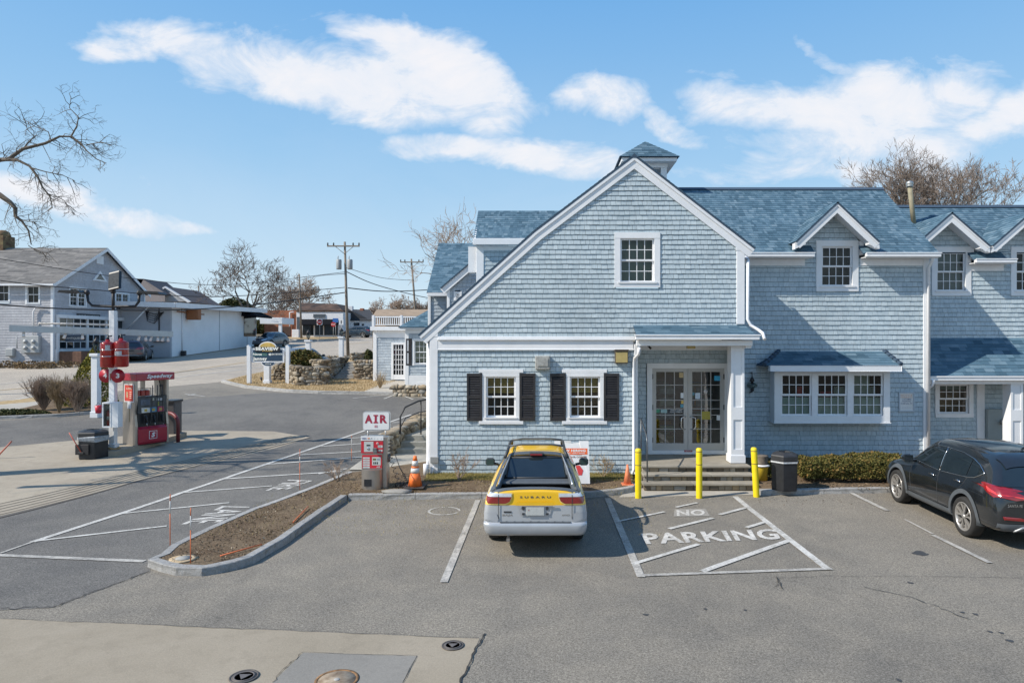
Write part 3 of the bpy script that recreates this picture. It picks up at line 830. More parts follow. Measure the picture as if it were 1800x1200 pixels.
# roof planes
def roofplane(parent, O, U, V, poly, expo=.13, name='roof', wr=(.06, .17), slab=.04, jit=.002, holes=()):
    O, U, V = Vector(O), Vector(U).normalized(), Vector(V).normalized(); N = U.cross(V)
    if N.z < 0: N = -N
    F = lambda u, v, n: O + U * u + V * v + N * n
    g = MB(); shingles(g, F, poly, holes, expo, wr, .012, .002, jit, rs_)
    q = [F(u, v, -.006) for u, v in poly]
    g.prism([tuple(p) for p in q], tuple(N * -slab), 1)
    return g.build(name, RFM, parent)
def plane_xz(A, B):   # from low (x,z) to high (x,z): unit along
    d = Vector((B[0] - A[0], 0, B[1] - A[1])); return d.normalized(), d.length
for (A, B, ln) in ((tipL, kink, 9), (kink, apex, 9), (tipR, apex, 8)):
    V, Lh = plane_xz(A, B)
    off = Vector((-V.z, 0, V.x)); off = off if off.z > 0 else -off
    O = Vector((A[0], YF - .03, A[1])) + off * .05
    roofplane(store, O, (0, 1, 0), V, [(0, 0), (ln, 0), (ln, Lh), (0, Lh)], .14)
g = MB(); g.prism([(2.38 - .12, YF - .035, 8.46), (2.38, YF - .035, 8.575), (2.38 + .12, YF - .035, 8.46)], (0, 6, 0)); g.build('ridge_cap', M_rfback, store)
# windows of the gable
window(store, FG, *wins['low1'], tr=.095, blind=(.42, M_blind), inner='dark')
window(store, FG, *wins['low2'], tr=.095, blind=(.40, M_blind), inner='goods')
window(store, FG, *wins['up'], tr=.15, inner='pale')
g = MB()
for a, b in ((842, 920), (988, 1067)):
    g.bbox(X(a, YG), X(b, YG), YG - .04, YG, Z(655, YG) + .002, Z(649, YG), .006); g.bbox(X(a, YG), X(b, YG), YG - .06, YG, Z(745, YG), Z(739, YG) - .002, .006)
build_each(g, 'window_casing', M_white, store)
for a, b in ((821, 847.5), (914, 941), (967, 994), (1061.5, 1088)): shutter(store, FG, X(a, YG), X(b, YG), Z(739, YG), Z(656, YG))
# entry porch: recess
YD = 18.9; FD = FY(YD)
g = MB(); shingles(g, FD, [(2.3, .55), (5.3, .55), (5.3, 3.45), (2.3, 3.45)], [(2.85, 5.1, 0, 3.1)], .128, (.10, .19), .0252, rnd=rs_); g.build('entry_wall', SHM, store)
g = MB()
for xx, nn_ in ((2.43, 1), (5.2, -1)):
    g = MB()
    F = (lambda xx, nn_: (lambda u, v, n: (xx + nn_ * n, u, v)))(xx, nn_)
    shingles(g, F, [(YG + .02, .55), (YD, .55), (YD, 3.6), (YG + .02, 3.6)], (), .128, (.10, .19), .014, rnd=rs_)
    g.build('recess_wall', SHM, store)
g = MB(); g.box(2.43, 5.2, 17.35, YD, 3.62, 3.66); g.bbox(2.4, 5.25, YD - .06, YD, 3.43, 3.619, .008); g.bbox(2.36, 5.3, 17.28, 17.36, 3.56, 3.70, .008); g.bbox(5.15, 5.3, 17.37, YW, 3.5, 3.70, .008); g.build('porch_ceiling', M_white, store)
DX = [X(1137, YD), X(1146, YD), X(1209, YD), X(1273, YD), X(1281, YD)]; DZ0, DZ1 = .66, Z(647, YD)
g = MB(); g.fbox(FD, DX[0], DX[1], .56, DZ1 + .14, 0, .06); g.fbox(FD, DX[3], DX[4], .56, DZ1 + .14, 0, .06); g.fbox(FD, DX[1], DX[3], DZ1, DZ1 + .14, 0, .058); g.fbox(FD, DX[1], DX[3], .56, DZ0, 0, .057)
g.build('door_frame', M_white, store)
def dleaf(a, b, side):
    g = MB(); s = .115
    g.fbox(FD, a, a + s, DZ0, DZ1, -.04, .02); g.fbox(FD, b - s, b, DZ0, DZ1, -.04, .02); g.fbox(FD, a + s, b - s, DZ0, DZ0 + .2, -.04, .02); g.fbox(FD, a + s, b - s, DZ1 - .1, DZ1, -.04, .02)
    ga, gb, gc, gd = a + s, b - s, DZ0 + .2, DZ1 - .1
    g_glass = MATS.get('door_glass') or mat_glass('door_glass', f0=.11)
    dr = g.build('door', mat('door_grey_beige', (.44, .43, .41), .45, var=.05), store)
    g = MB()
    for i in (1, 2):
        x = lerp(ga, gb, i / 3); g.fbox(FD, x - .011, x + .011, gc, gd, -.012, .004)
    for py in (664, 690, 714, 727, 735, 751, 768)[1:] if False else (676.5, 703, 718, 729, 753.5):
        z = Z(py, YD); g.fbox(FD, ga, gb, z - .010, z + .010, -.0115, .0035)
    g.build('muntin', M_greyp, dr)
    g = MB(); g.add([FD(ga, gc, -.015), FD(gb, gc, -.015), FD(gb, gd, -.015), FD(ga, gd, -.015)], [(0, 1, 2, 3)]); g.build('glass', g_glass, dr)
    xh = b - .06 if side < 0 else a + .06
    g = MB(); g.tube([FD(xh, 1.58, .02), FD(xh + side * .0, 1.60, .06), FD(xh - side * -.0 + side * .13, 1.56, .075), FD(xh + side * .14, 1.34, .075), FD(xh + side * .1, 1.25, .07), FD(xh, 1.24, .02)], .014, 8)
    g.build('handle', mat('chrome', (.7, .7, .7), .2, 1.0), dr)
    g = MB(); xh2 = a + .01 if side < 0 else b - .01
    for z in (.95, 1.85, 2.7): g.fbox(FD, xh2 - .02, xh2 + .02, z - .07, z + .07, .02, .032)
    build_each(g, 'hinge', mat('dark_metal', (.05, .05, .05), .4, .6), dr)
    return dr
dl = dleaf(DX[1], DX[2] - .004, -1); dr_ = dleaf(DX[2] + .004, DX[3], 1)
# shop interior behind the doors
g = MB(); a, b = DX[1] - 2, 5.12
g.add([(a, YD + .05, .6), (b, YD + .05, .6), (b, YD + 4, .6), (a, YD + 4, .6), (a, YD + .05, 3.3), (b, YD + .05, 3.3), (b, YD + 4, 3.3), (a, YD + 4, 3.3)], [(0, 1, 2, 3), (4, 7, 6, 5), (3, 2, 6, 7), (0, 3, 7, 4), (1, 5, 6, 2)])
g.build('shop_interior', mat('shop_inner', (.16, .15, .14), .7, var=.4, vs=1.0), store)
g = MB(); rr = random.Random(5)
for sx in (2.6, 3.4, 4.5):
    for k in range(5):
        g.box(sx, sx + .5, YD + 1.2, YD + 3.2, .66 + k * .36, .68 + k * .36, 0, .5)
        for j in range(9):
            yy = YD + 1.2 + j * .22
            g.box(sx + .03, sx + .45, yy, yy + .17, .69 + k * .36, .69 + k * .36 + rr.uniform(.12, .26), 1, rr.random())
g.build('shop_shelves', [M_greyp, mat_ramp('shop_goods', [(0, (.5, .06, .04)), (.25, (.55, .4, .05)), (.5, (.05, .2, .4)), (.75, (.6, .6, .55)), (1, (.05, .3, .12))], .6, 5, .1, 10)], store)
# stickers and notices on the door glass
st = []
def sticker(parent, x0_, z0_, x1_, z1_, col, nm, n=.006, YY=YD, txt=None, tc=(.8, .8, .8)):
    g = MB(); g.fbox(FY(YY), x0_, x1_, z0_, z1_, n - .004, n)
    ms = [mat('print_' + nm, col, .5, var=.12, vs=25)]
    if txt:
        ms.append(mat('ink_%d%d%d' % tuple(int(c * 9) for c in tc), tc, .5))
        k = len(txt)
        for i, t in enumerate(txt):
            h = (z1_ - z0_) / k
            g.text(t, facemap(x0_ + (x1_ - x0_) * .1, x1_ - (x1_ - x0_) * .1, z1_ - (i + .82) * h, z1_ - (i + .18) * h, YY - n - .002), 0, 1, .01)
    return g.build('notice', ms, parent)
zx = lambda zx_: X(1130 + zx_ / 7.056, YD); zz = lambda zy_: Z(630 + zy_ / 7.056, YD)
for (a, b, c, d, col, nm, par) in ((450, 175, 510, 235, (.5, .38, .2), 'tan', dl), (468, 425, 518, 490, (.75, .78, .8), 'pale', dl), (475, 520, 520, 560, (.7, .45, .1), 'amber', dl), (465, 565, 520, 605, (.1, .3, .4), 'teal', dl),
                                (165, 628, 210, 672, (.05, .25, .15), 'green', dl), (222, 630, 300, 672, (.3, .45, .45), 'mint', dl), (600, 420, 640, 455, (.1, .25, .3), 'teal2', dr_), (650, 425, 710, 500, (.55, .65, .75), 'ltblue', dr_),
                                (885, 215, 960, 275, (.05, .4, .65), 'blue', dr_), (915, 705, 965, 765, (.7, .74, .76), 'white', dr_), (730, 655, 835, 755, (.35, .3, .05), 'olive', dr_)):
    sticker(par, zx(a), zz(d), zx(c), zz(b), col, nm)
sticker(dl, zx(318), zz(672), zx(505), zz(630), (.03, .04, .05), 'blacktape', .007, txt=['WELCOME', 'PLEASE COME IN'], tc=(.7, .7, .7))
sticker(store, zx(508), zz(1152), zx(608), zz(1130), (.3, .01, .02), 'redtape', .066, txt=['WATCH STEP'], tc=(.7, .6, .6))
g = MB(); g.lathe([(0, 0), (.055, 0), (.055, .002), (0, .003)], (zx(780), YD + .008, zz(410)), 20, 0, 'y'); g.build('notice', mat('sticker_round', (.62, .58, .56), .5), dr_)
# porch roof with gutter
YP = 17.25
V = Vector((0, YG - YP, Z(571, YG) - Z(589, YP))); Lh = V.length
roofplane(store, (X(1113, YG), YP, Z(589, YP)), (1, 0, 0), V, [(0, 0), (X(1330, YP) - X(1113, YG), 0), (5.27 - X(1113, YG), Lh), (0, Lh)], .11, 'porch_roof', (.2, .4))
V2 = Vector((5.27 - X(1330, YP), 1.2, 0))
g = MB()
zt = Z(588, YP - .1); g.bbox(X(1116, YP), X(1333, YP), YP - .13, YP + .0, zt - .13, zt - .01, .012); g.bbox(X(1114, YP), X(1335, YP), YP - .15, YP - .11, zt - .03, zt, .008); g.build('gutter', M_white2, store)
# column at the right of the porch
def column(parent, xa, xb, y0, y1, z0, z1, zmid):
    g = MB(); g.bbox(xa, xb, y0, y1, z0, z1, .006)
    w = xb - xa; t = w * .17; y = y0
    for (p, q) in ((z0, z0 + .35), (zmid - .16, zmid + .16), (z1 - .12, z1)): g.box(xa, xb, y - .022, y - .0005, p, q)
    for (p, q) in ((z0 + .35, zmid - .16), (zmid + .16, z1 - .12)):
        g.box(xa, xa + t, y - .0219, y - .0005, p, q); g.box(xb - t, xb, y - .0219, y - .0005, p, q)
    g.bbox(xa - .025, xb + .025, y0 - .045, y1 + .02, z0, z0 + .2, .006)
    g.build('column', M_white, parent)
column(store, 4.81, 5.15, 17.5, 17.85, .56, 3.56, 1.83)
g = MB(); g.bbox(2.38, 2.47, YG - .06, YG + .05, .2, 3.6, .008); g.bbox(2.40, 2.46, 17.3, 17.36, 3.4, 3.56, .005)
g.build('porch_post', M_white, store)
# downspouts
def spout(pts, parent=store, w=.042):
    g = MB(); g.tube(pts, w, 8, smooth=True); return g.build('downspout', M_white2, parent)
spout([(5.72, 19.3, 6.05), (5.66, 18.9, 5.93), (5.40, 18.0, 5.80), (5.36, YG - .02, 5.7), (5.35, YG - .02, 4.25), (5.42, YG - .04, 4.1), (5.62, YG - .1, 3.96), (5.66, 17.6, 3.88), (5.66, 17.45, 3.72)])
spout([(2.42, 17.25, 3.5), (2.42, 17.3, 3.35), (2.38, 17.75, 3.25), (2.36, 17.8, 3.1), (2.36, 17.8, .35), (2.30, 17.7, .22)], w=.04)
spout([(-3.03, YG + .1, 3.72), (-3.03, YG + .08, .55), (-3.03, YG - .02, .42)], w=.05)
g = MB(); g.lathe([(.07, 0), (.07, .3), (.05, .3), (.05, .1)], (-3.05, YG - .15, .19), 14); g.tube([(-2.86, YG - .1, .42), (-2.9, YG - .14, .2)], .018, 6); g.build('drain_stub', M_white2, store)
g = MB(); g.bbox(-2.95, -2.74, YG - .1, YG - .05, .5, .66, .006); g.build('outlet_box', mat('grey_box', (.28, .28, .27), .5), store)
# entry steps of bluestone on rubble
g = MB(); xs0, xs1 = X(1130, 16.9), X(1322, 16.9)
for k, (yy, zt_) in enumerate(((16.58, .23), (16.88, .39), (17.18, .55))):
    y2 = yy + .4 if k < 2 else 18.95; n = 0; xx = xs0 if k else xs0 - .05
    while xx < xs1 + .04:
        w = R.uniform(1.0, 1.7); xe = min(xx + w, xs1 + .05)
        if xs1 + .05 - xe < .4: xe = xs1 + .05
        g.bbox(xx + .002, xe - .002, yy - .03 + R.uniform(-.006, .006), y2, zt_ - .055, zt_ + R.uniform(-.003, .003), .008, 0, R.random()); xx = xe
    rx = xs0 + .02
    while rx < xs1:
        w = R.uniform(.12, .3); g.bbox(rx, min(rx + w - .01, xs1), yy + .02 + R.uniform(-.015, .01), yy + .12, zt_ - .17, zt_ - .056, .015, 1, R.random()); rx += w
g.box(xs0, xs1, 16.62, 18.95, .0, .17, 1, .1); g.box(xs0, xs1, 16.92, 18.95, .1, .33, 1, .1); g.box(xs0, xs1, 17.22, 18.95, .2, .49, 1, .1)
M_blue = mat_ramp('bluestone', [(0, (.25, .225, .185)), (.5, (.30, .27, .22)), (1, (.35, .32, .27))], .85, 4, .3, 30)
M_stone = mat_ramp('field_stone', [(0, (.10, .085, .065)), (.3, (.22, .175, .125)), (.5, (.30, .26, .20)), (.7, (.34, .255, .16)), (.85, (.26, .25, .23)), (1, (.42, .37, .29))], .9, 9, .8, 30)
g.build('entry_steps', [M_blue, M_stone], store)
g = MB(); g.tube([(2.55, 16.75, .1), (2.55, 16.75, 1.2), (2.55, 16.85, 1.35), (2.55, 17.8, 1.65)], .018, 8); g.tube([(2.55, 17.8, 1.65), (2.55, 17.8, .55)], .018, 8); g.build('handrail', mat('grey_rail', (.12, .13, .14), .4, .6), store)
# small fittings
g = MB(); xa, xb, za, zb = X(941, YG), X(967, YG), Z(649, YG), Z(625, YG)
g.bbox(xa, xb, YG - .16, YG, za, zb, .02); g.bbox(xa + .05, xb - .05, YG - .175, YG - .159, za + .08, zb - .06, .01)
for k in range(5): g.box(xa + .06 + k * .05, xa + .075 + k * .05, YG - .165, YG - .158, za + .01, za + .05)
g.build('vent_cover', mat('vent_grey', (.33, .33, .31), .6, var=.3, vs=14), store)
fl = thing('wall_lamp', (X(1091, YG), YG, Z(638, YG)), 'square amber flood lamp on the shingles left of the entry roof', 'lamp')
g = MB(); xa, xb, za, zb = X(1080, YG), X(1103, YG), Z(638, YG), Z(617, YG)
g.bbox(xa, xb, YG - .17, YG, za, zb, .012); g.bbox(xa - .01, xb + .01, YG - .2, YG, zb, zb + .05, .008); g.build('housing', mat('bronze', (.09, .075, .06), .5, .3), fl)
g = MB(); g.bbox(xa + .02, xb - .02, YG - .18, YG - .171, za + .02, zb - .02, .003); g.build('lens', mat('amber_lens', (.42, .33, .13), .35, var=.1, vs=10), fl)
cl = thing('ceiling_lamp', (X(1213, 18), 18.0, 3.5), 'small flat yellowish lamp under the entry ceiling', 'lamp')
g = MB(); g.bbox(3.77, 4.02, 17.9, 18.15, 3.57, 3.619, .008); g.build('housing', MATS['bronze'], cl)
g = MB(); g.bbox(3.79, 4.0, 17.92, 18.13, 3.48, 3.569, .02); g.build('lens', MATS['amber_lens'], cl)
cm = thing('camera', (X(1139, 17.7), 17.7, 3.5), 'small black security camera under the left end of the entry ceiling', 'security camera')
g = MB(); g.tube([(2.69, 17.7, 3.6), (2.76, 17.55, 3.49)], .028, 10); g.build('body', M_black, cm)
g = MB(); g.lathe([(.03, 0), (.03, .02)], (2.69, 17.7, 3.6), 10); g.build('mount', M_greyp, cm)
# ------------------------------------------------ middle wing
YE1 = 19.55; zE = Z(445, YE1); sl_ = .78
Vr = Vector((0, 1, sl_)).normalized(); YRd = 22.85; Lr = (Vector((0, YRd - YE1, sl_ * (YRd - YE1)))).length
dm = dict(xc=X(1472, 19.4), zp=Z(357, 19.4), xt0=X(1397, 19.4), xt1=X(1546, 19.4), zt=Z(427, 19.4))
wd = (X(1434, YW), X(1508, YW), Z(512, YW), Z(423, YW))
wall_poly = [(5.2, .1), (11.08, .1), (11.08, 6.1), (5.2, 6.1)]
bay = (X(1361, 19.5), X(1564, 19.5), Z(742, 19.5), Z(652, 19.5))
g = MB(); shingles(g, FW, wall_poly, [(wd[0] + .04, wd[1] - .04, wd[2] + .04, 9), (bay[0] + .1, bay[1] - .1, bay[2] + .1, bay[3] - .05)], .14, (.10, .20), .0252, rnd=rs_)
g.build('wall', SHM, store)
def dormer_wall(parent, F, xc, hw, z0, ze, zp, hole):
    g = MB(); shingles(g, F, [(xc - hw, z0), (xc + hw, z0), (xc + hw, ze), (xc, zp), (xc - hw, ze)], [hole], .14, (.10, .20), .0252, rnd=rs_)
    g.build('wall', SHM, parent)
dormer_wall(store, FW, dm['xc'], .84, 6.1, 6.62, 7.42, (wd[0] + .04, wd[1] - .04, 0, wd[3] - .04))
window(store, FW, *wd, tr=.17, inner='brown')
bw_in = None
g = MB(); g.bbox(11.06, 11.23, YW - .045, YW + .1, .1, 6.08, .008); g.bbox(11.20, 11.235, YW + .101, YR, .1, 6.08, .008); build_each(g, 'corner_board', M_white, store)
spout([(11.16, 19.52, 6.1), (11.16, 19.6, 5.98), (11.18, 19.8, 5.8), (11.18, 19.81, .4)], w=.045)
def dormer(parent, xc, hw, zt, zp, yf, ywall, zE_, yE, sl):
    """gabled wall dormer: roofs, rake boards, cheeks"""
    d = MB(); A, B, C_ = (xc - hw, zt), (xc, zp), (xc + hw, zt)
    strip(d, [A, B, C_], .2, yf, yf + .04); strip(d, [A, B, C_], .06, yf - .02, yf + .002)
    for sx in (-1, 1):
        d.prism([(xc + sx * hw, yf + .003, zt), (xc + sx * (hw - .3), yf + .003, zt + .14), (xc + sx * (hw - .3), yf + .003, zt - .04), (xc + sx * hw, yf + .003, zt - .17)], (0, .22, 0))
        d.box(min(xc + sx * .84, xc + sx * .97), max(xc + sx * .84, xc + sx * .97), ywall - .03, ywall + .25, zt - .28, zt + .12)
        # soffit
        d.prism([(xc, yf + .045, zp - .16), (xc + sx * (hw - .08), yf + .045, zt - .06), (xc + sx * (hw - .08), yf + .045, zt - .085), (xc, yf + .045, zp - .19)], (0, ywall - yf, 0))
    dd = d.build('dormer', M_white, parent)
    for sx in (-1, 1):
        V = Vector((-sx * hw, 0, zp - zt)); Lh = V.length
        yb0 = yE + (zt - zE_) / sl + .15; yb1 = yE + (zp - zE_) / sl + .15
        roofplane(dd, (xc + sx * hw, yf - .03, zt + .04), (0, 1, 0), V, [(0, 0), (yb0 - yf, 0), (yb1 - yf, Lh), (0, Lh)], .13, 'dormer_roof', (.14, .3))
    return dd
dormer(store, dm['xc'], 1.20, dm['zt'], dm['zp'], 19.4, YW, zE, YE1, sl_)
Om = Vector((0, YE1, zE)); s0 = .45
roofplane(store, (3.0, YE1, zE), (1, 0, 0), Vr, [(0, s0), (8.34, s0), (8.34, Lr), (0, Lr)], .14)
roofplane(store, (5.3, YE1, zE), (1, 0, 0), Vr, [(0, 0), (X(1430, YE1) - 5.3 + .05, 0), (X(1430, YE1) - 5.3 + .05, s0), (0, s0)], .14)
roofplane(store, (X(1518, YE1), YE1, zE), (1, 0, 0), Vr, [(0, 0), (11.34 - X(1518, YE1), 0), (11.34 - X(1518, YE1), s0), (0, s0)], .14)
roofplane(store, (3.0, 2*YRd-YE1, zE), (1, 0, 0), Vector((0, -1, sl_)), [(0, 0), (8.34, 0), (8.34, Lr), (0, Lr)], .3, wr=(.5, .9))
g = MB(); zr = zE + sl_ * (YRd - YE1); g.prism([(3.0, YRd - .14, zr - .06), (3.0, YRd, zr + .05), (3.0, YRd + .14, zr - .06)], (8.36, 0, 0)); g.build('ridge_cap', M_rfback, store)
g = MB(); g.prism([(11.0, YW + .1, 3.0), (11.0, 25.8, 3.0), (11.0, 25.8, 6.1), (11.0, YRd, zr - .15), (11.0, YW + .1, 6.3)], (.06, 0, 0)); g.build('side_wall', M_sh, store)
def gutterrun(xa, xb, ye, z, depth=.12, board=True, yw=YW):
    g = MB(); g.bbox(xa, xb, ye - depth, ye - .005, z - .13, z - .02, .015); g.bbox(xa - .01, xb + .01, ye - depth - .015, ye - depth + .02, z - .03, z, .006)
    g.bbox(xa + .02, xb - .02, ye, ye + .03, z - .15, z - .03, .004); g.box(xa + .02, xb - .02, ye + .031, yw + .02, z - .13, z - .11); g.bbox(xa + .02, xb - .12, yw - .035, yw, z - .33, z - .131, .005)
    g.build('gutter', M_white2, store)
gutterrun(5.50, X(1430, YE1), YE1, zE + .01); gutterrun(X(1520, YE1), 11.34, YE1, zE + .01)
# cupola
cu = MB(); cx, cy = 3.45, 23.1
for a, b in ((-.62, -.42), (.42, .62), (-.08, .08)): cu.bbox(cx + a, cx + b, cy - .62, cy - .55, 8.4, 9.5, .006)
cu.box(cx - .62, cx + .62, cy - .54, cy + .62, 8.4, 9.5); cu.bbox(cx - .62, cx + .62, cy - .63, cy - .551, 8.2, 8.6, .006) if False else None
cu.bbox(cx - .64, cx + .64, cy - .64, cy + .64, 9.38, 9.52, .006); cu.bbox(cx - .9, cx + .9, cy - .9, cy + .9, 9.52, 9.65, .01)
c_ = cu.build('cupola', M_white, store)
g = MB()
for i in range(12):
    z = 8.76 + i * .05
    for a in (-.42, .08): g.add([(cx + a, cy - .60, z), (cx + a + .34, cy - .60, z), (cx + a + .34, cy - .56, z + .04), (cx + a, cy - .56, z + .04)], [(0, 1, 2, 3)])
g.build('louvre', mat('louvre_blue', (.22, .27, .31), .6), c_)
for (U, V, O) in (((1, 0, 0), (0, 1, .78), (cx - .97, cy - .97, 9.66)), ((0, 1, 0), (-1, 0, .78), (cx + .97, cy - .97, 9.66)), ((0, -1, 0), (1, 0, .78), (cx - .97, cy + .97, 9.66)), ((-1, 0, 0), (0, -1, .78), (cx + .97, cy + .97, 9.66))):
    Lh = .97 * math.hypot(1, .78); roofplane(c_, O, U, V, [(0, 0), (1.94, 0), (.97, Lh)], .13, 'cupola_roof', (.14, .28), .02)
# bay window
g = MB(); FB = FY(19.5); bx0, bx1, bz0, bz1 = bay
ga = (X(1372, 19.5), X(1553, 19.5)); gz = (Z(730.5, 19.5), Z(657, 19.5))
g.fbox(FB, bx0, ga[0], bz0, bz1, -.38, .02); g.fbox(FB, ga[1], bx1, bz0, bz1, -.38, .02); g.fbox(FB, ga[0], ga[1], bz0, gz[0], -.38, .02); g.fbox(FB, ga[0], ga[1], gz[1], bz1, -.38, .02)
g.fbox(FB, bx0 - .02, bx1 + .02, bz0 - .03, bz0 - .002, -.38, .04)
fz0, fz1 = Z(652, 19.25), Z(642, 19.25); fx0, fx1 = X(1347, 19.25), X(1582, 19.25)
g.bbox(fx0 + .05, fx1 - .05, 19.25, 19.06, fz0 + .0, fz1, .01)
by = g.build('bay_window', M_white, store)
w_ = window(by, FB, ga[0] - .02, ga[1] + .02, gz[0] - .02, gz[1] + .02, tr=.03, units=3, inner='pale', depth=1.2) if False else None
gs, gg = MB(), MB()
for k, (pa, pb) in enumerate(((1373, 1427), (1436, 1489.5), (1499, 1552.5))):
    ua, ub = X(pa, 19.5), X(pb, 19.5); c, d = gz
    if k < 2: gs.fbox(FB, ub, X((1436, 1499)[k], 19.5), c, d, -.04, .012)
    vm = Z(694, 19.5); s = .05
    for (lo, hi, nb) in ((c, vm + .02, -.05), (vm - .02, d, -.02)):
        gs.fbox(FB, ua, ua + s, lo, hi, nb - .03, nb); gs.fbox(FB, ub - s, ub, lo, hi, nb - .03, nb); gs.fbox(FB, ua + s, ub - s, lo, lo + s, nb - .03, nb); gs.fbox(FB, ua + s, ub - s, hi - s, hi, nb - .03, nb)
        for i in range(1, 4):
            x = lerp(ua + s, ub - s, i / 4); gs.fbox(FB, x - .01, x + .01, lo + s, hi - s, nb - .022, nb - .006)
        y = (lo + hi) / 2; gs.fbox(FB, ua + s, ub - s, y - .01, y + .01, nb - .0215, nb - .0065)
        gg.add([FB(ua + s, lo + s, nb - .024), FB(ub - s, lo + s, nb - .024), FB(ub - s, hi - s, nb - .024), FB(ua + s, hi - s, nb - .024)], [(0, 1, 2, 3)])
gs.build('sash', M_white2, by); gg.build('glass', M_glass, by)
g = MB(); g.add([FB(ga[0], gz[0], -.1), FB(ga[1], gz[0], -.1), FB(ga[1], gz[1], -.1), FB(ga[0], gz[1], -.1), FB(ga[0], gz[0], -1.6), FB(ga[1], gz[0], -1.6), FB(ga[1], gz[1], -1.6), FB(ga[0], gz[1], -1.6)], [(4, 5, 6, 7), (0, 1, 5, 4), (1, 2, 6, 5), (2, 3, 7, 6), (3, 0, 4, 7)])
g.build('interior', M_dark, by)
g = MB(); g.fbox(FB, ga[0], ga[1], gz[0], gz[0] + .52, -.16, -.12); g.fbox(FB, X(1478, 19.5), ga[1], gz[0] + .5, gz[0] + .8, -.5, -.46); g.fbox(FB, X(1498, 19.5), X(1540, 19.5), gz[0] + .3, gz[1], -.42, -.40); g.build('inner_panel', mat('pale_panel', (.50, .53, .46), .7, var=.12, vs=1.5), by)
g = MB(); g.fbox(FB, X(1412, 19.5), X(1424, 19.5), 2.0, 2.35, -.5, -.46); g.fbox(FB, X(1455, 19.5), X(1476, 19.5), 1.95, 2.2, -.6, -.5); g.build('display_item', mat('red_item', (.5, .04, .04), .6, var=.5, vs=9), by)
zt_ = Z(617, YW); V = Vector((X(1372, YW) - X(1343, 19.2), YW - 19.2, zt_ - Z(642, 19.2)))
xa, xb, ya = X(1343, 19.2), X(1584, 19.2), 19.2; xc_, xd_ = X(1370, YW), X(1553, YW); za = Z(642, 19.2)
Vb = Vector((0, YW - ya, zt_ - za)); Lh = Vb.length
roofplane(by, (xa, ya, za), (1, 0, 0), Vb, [(0, 0), (xb - xa, 0), (xd_ - xa, Lh), (xc_ - xa, Lh)], .13, 'bay_roof', (.18, .36), .02)
g = MB(); g.prism([(xa, ya, za), (xc_, YW, zt_), (xa, YW, za)], (0, 0, -.03)); g.prism([(xb, ya, za), (xd_, YW, zt_), (xb, YW, za)], (0, 0, -.03))
for (a, b) in (((xa, ya, za + .02), (xc_, YW, zt_ + .02)), ((xb, ya, za + .02), (xd_, YW, zt_ + .02))):
    for k in range(5):
        A = Vector(a).lerp(Vector(b), k / 5); B = Vector(a).lerp(Vector(b), (k + .92) / 5); g.tube([A, B], [.075, .06], 4)
build_each(g, 'hip_cap', M_rfback, by)
# ------------------------------------------------ right wing
zE2 = 6.16; YE2 = 20.75; YR2 = 23.5; L2 = math.hypot(YR2 - YE2, sl_ * (YR2 - YE2))
for nm, (pa, pb, pc) in (('a', (1637, 1706, 1673)), ('b', (1776, 1846, 1811))):
    w2 = (X(pa, YR), X(pb, YR), Z(520, YR), Z(434, YR)); xc = X(pc, 20.6)
    window(store, FR, *w2, tr=.17, inner='brown' if nm == 'a' else 'dark', blind=(.95, mat('white_blind', (.34, .35, .36), .7)) if nm == 'a' else None)
    dormer_wall(store, FR, xc, .84, 6.08, 6.62, 7.36, (w2[0] + .04, w2[1] - .04, 0, w2[3] - .04))
    dormer(store, xc, 1.16, Z(434, 20.6), Z(375, 20.6), 20.6, YR, zE2, YE2, sl_)
wl = (X(1643, YR), X(1710, YR), Z(733, YR), Z(668, YR))
h = [(X(1637, YR) + .04, X(1706, YR) - .04, Z(520, YR) + .04, 9), (X(1776, YR) + .04, X(1846, YR) - .04, Z(520, YR) + .04, 9), (wl[0] + .04, wl[1] - .04, wl[2] + .04, wl[3] - .04)]
g = MB(); shingles(g, FR, [(11.22, .1), (19.5, .1), (19.5, 6.1), (11.22, 6.1)], h, .14, (.10, .20), .0252, rnd=rs_); g.build('wall', SHM, store)
window(store, FR, *wl, tr=.13, cols=4, inner='goods', blind=(.2, M_pale))
roofplane(store, (10.4, YE2, zE2), (1, 0, 0), Vr, [(.0, .42), (9.4, .42), (9.4, L2), (0, L2)], .14)
for (a, b) in ((11.34, X(1632, YE2)), (X(1712, YE2), X(1772, YE2)), (X(1850, YE2), 19.8)):
    if b - a > .1:
        roofplane(store, (a, YE2, zE2), (1, 0, 0), Vr, [(0, 0), (b - a, 0), (b - a, .42), (0, .42)], .14)
gutterrun(X(1712, YE2), X(1784, YE2), YE2, zE2 + .01, yw=YR)
roofplane(store, (10.4, 2*YR2-YE2, zE2), (1, 0, 0), Vector((0, -1, sl_)), [(0, 0), (9.4, 0), (9.4, L2), (0, L2)], .3, wr=(.5, .9))
g = MB(); zr2 = zE2 + sl_ * (YR2 - YE2); g.prism([(11.3, YR2 - .14, zr2 - .06), (11.3, YR2, zr2 + .05), (11.3, YR2 + .14, zr2 - .06)], (8.5, 0, 0)); g.build('ridge_cap', M_rfback, store)
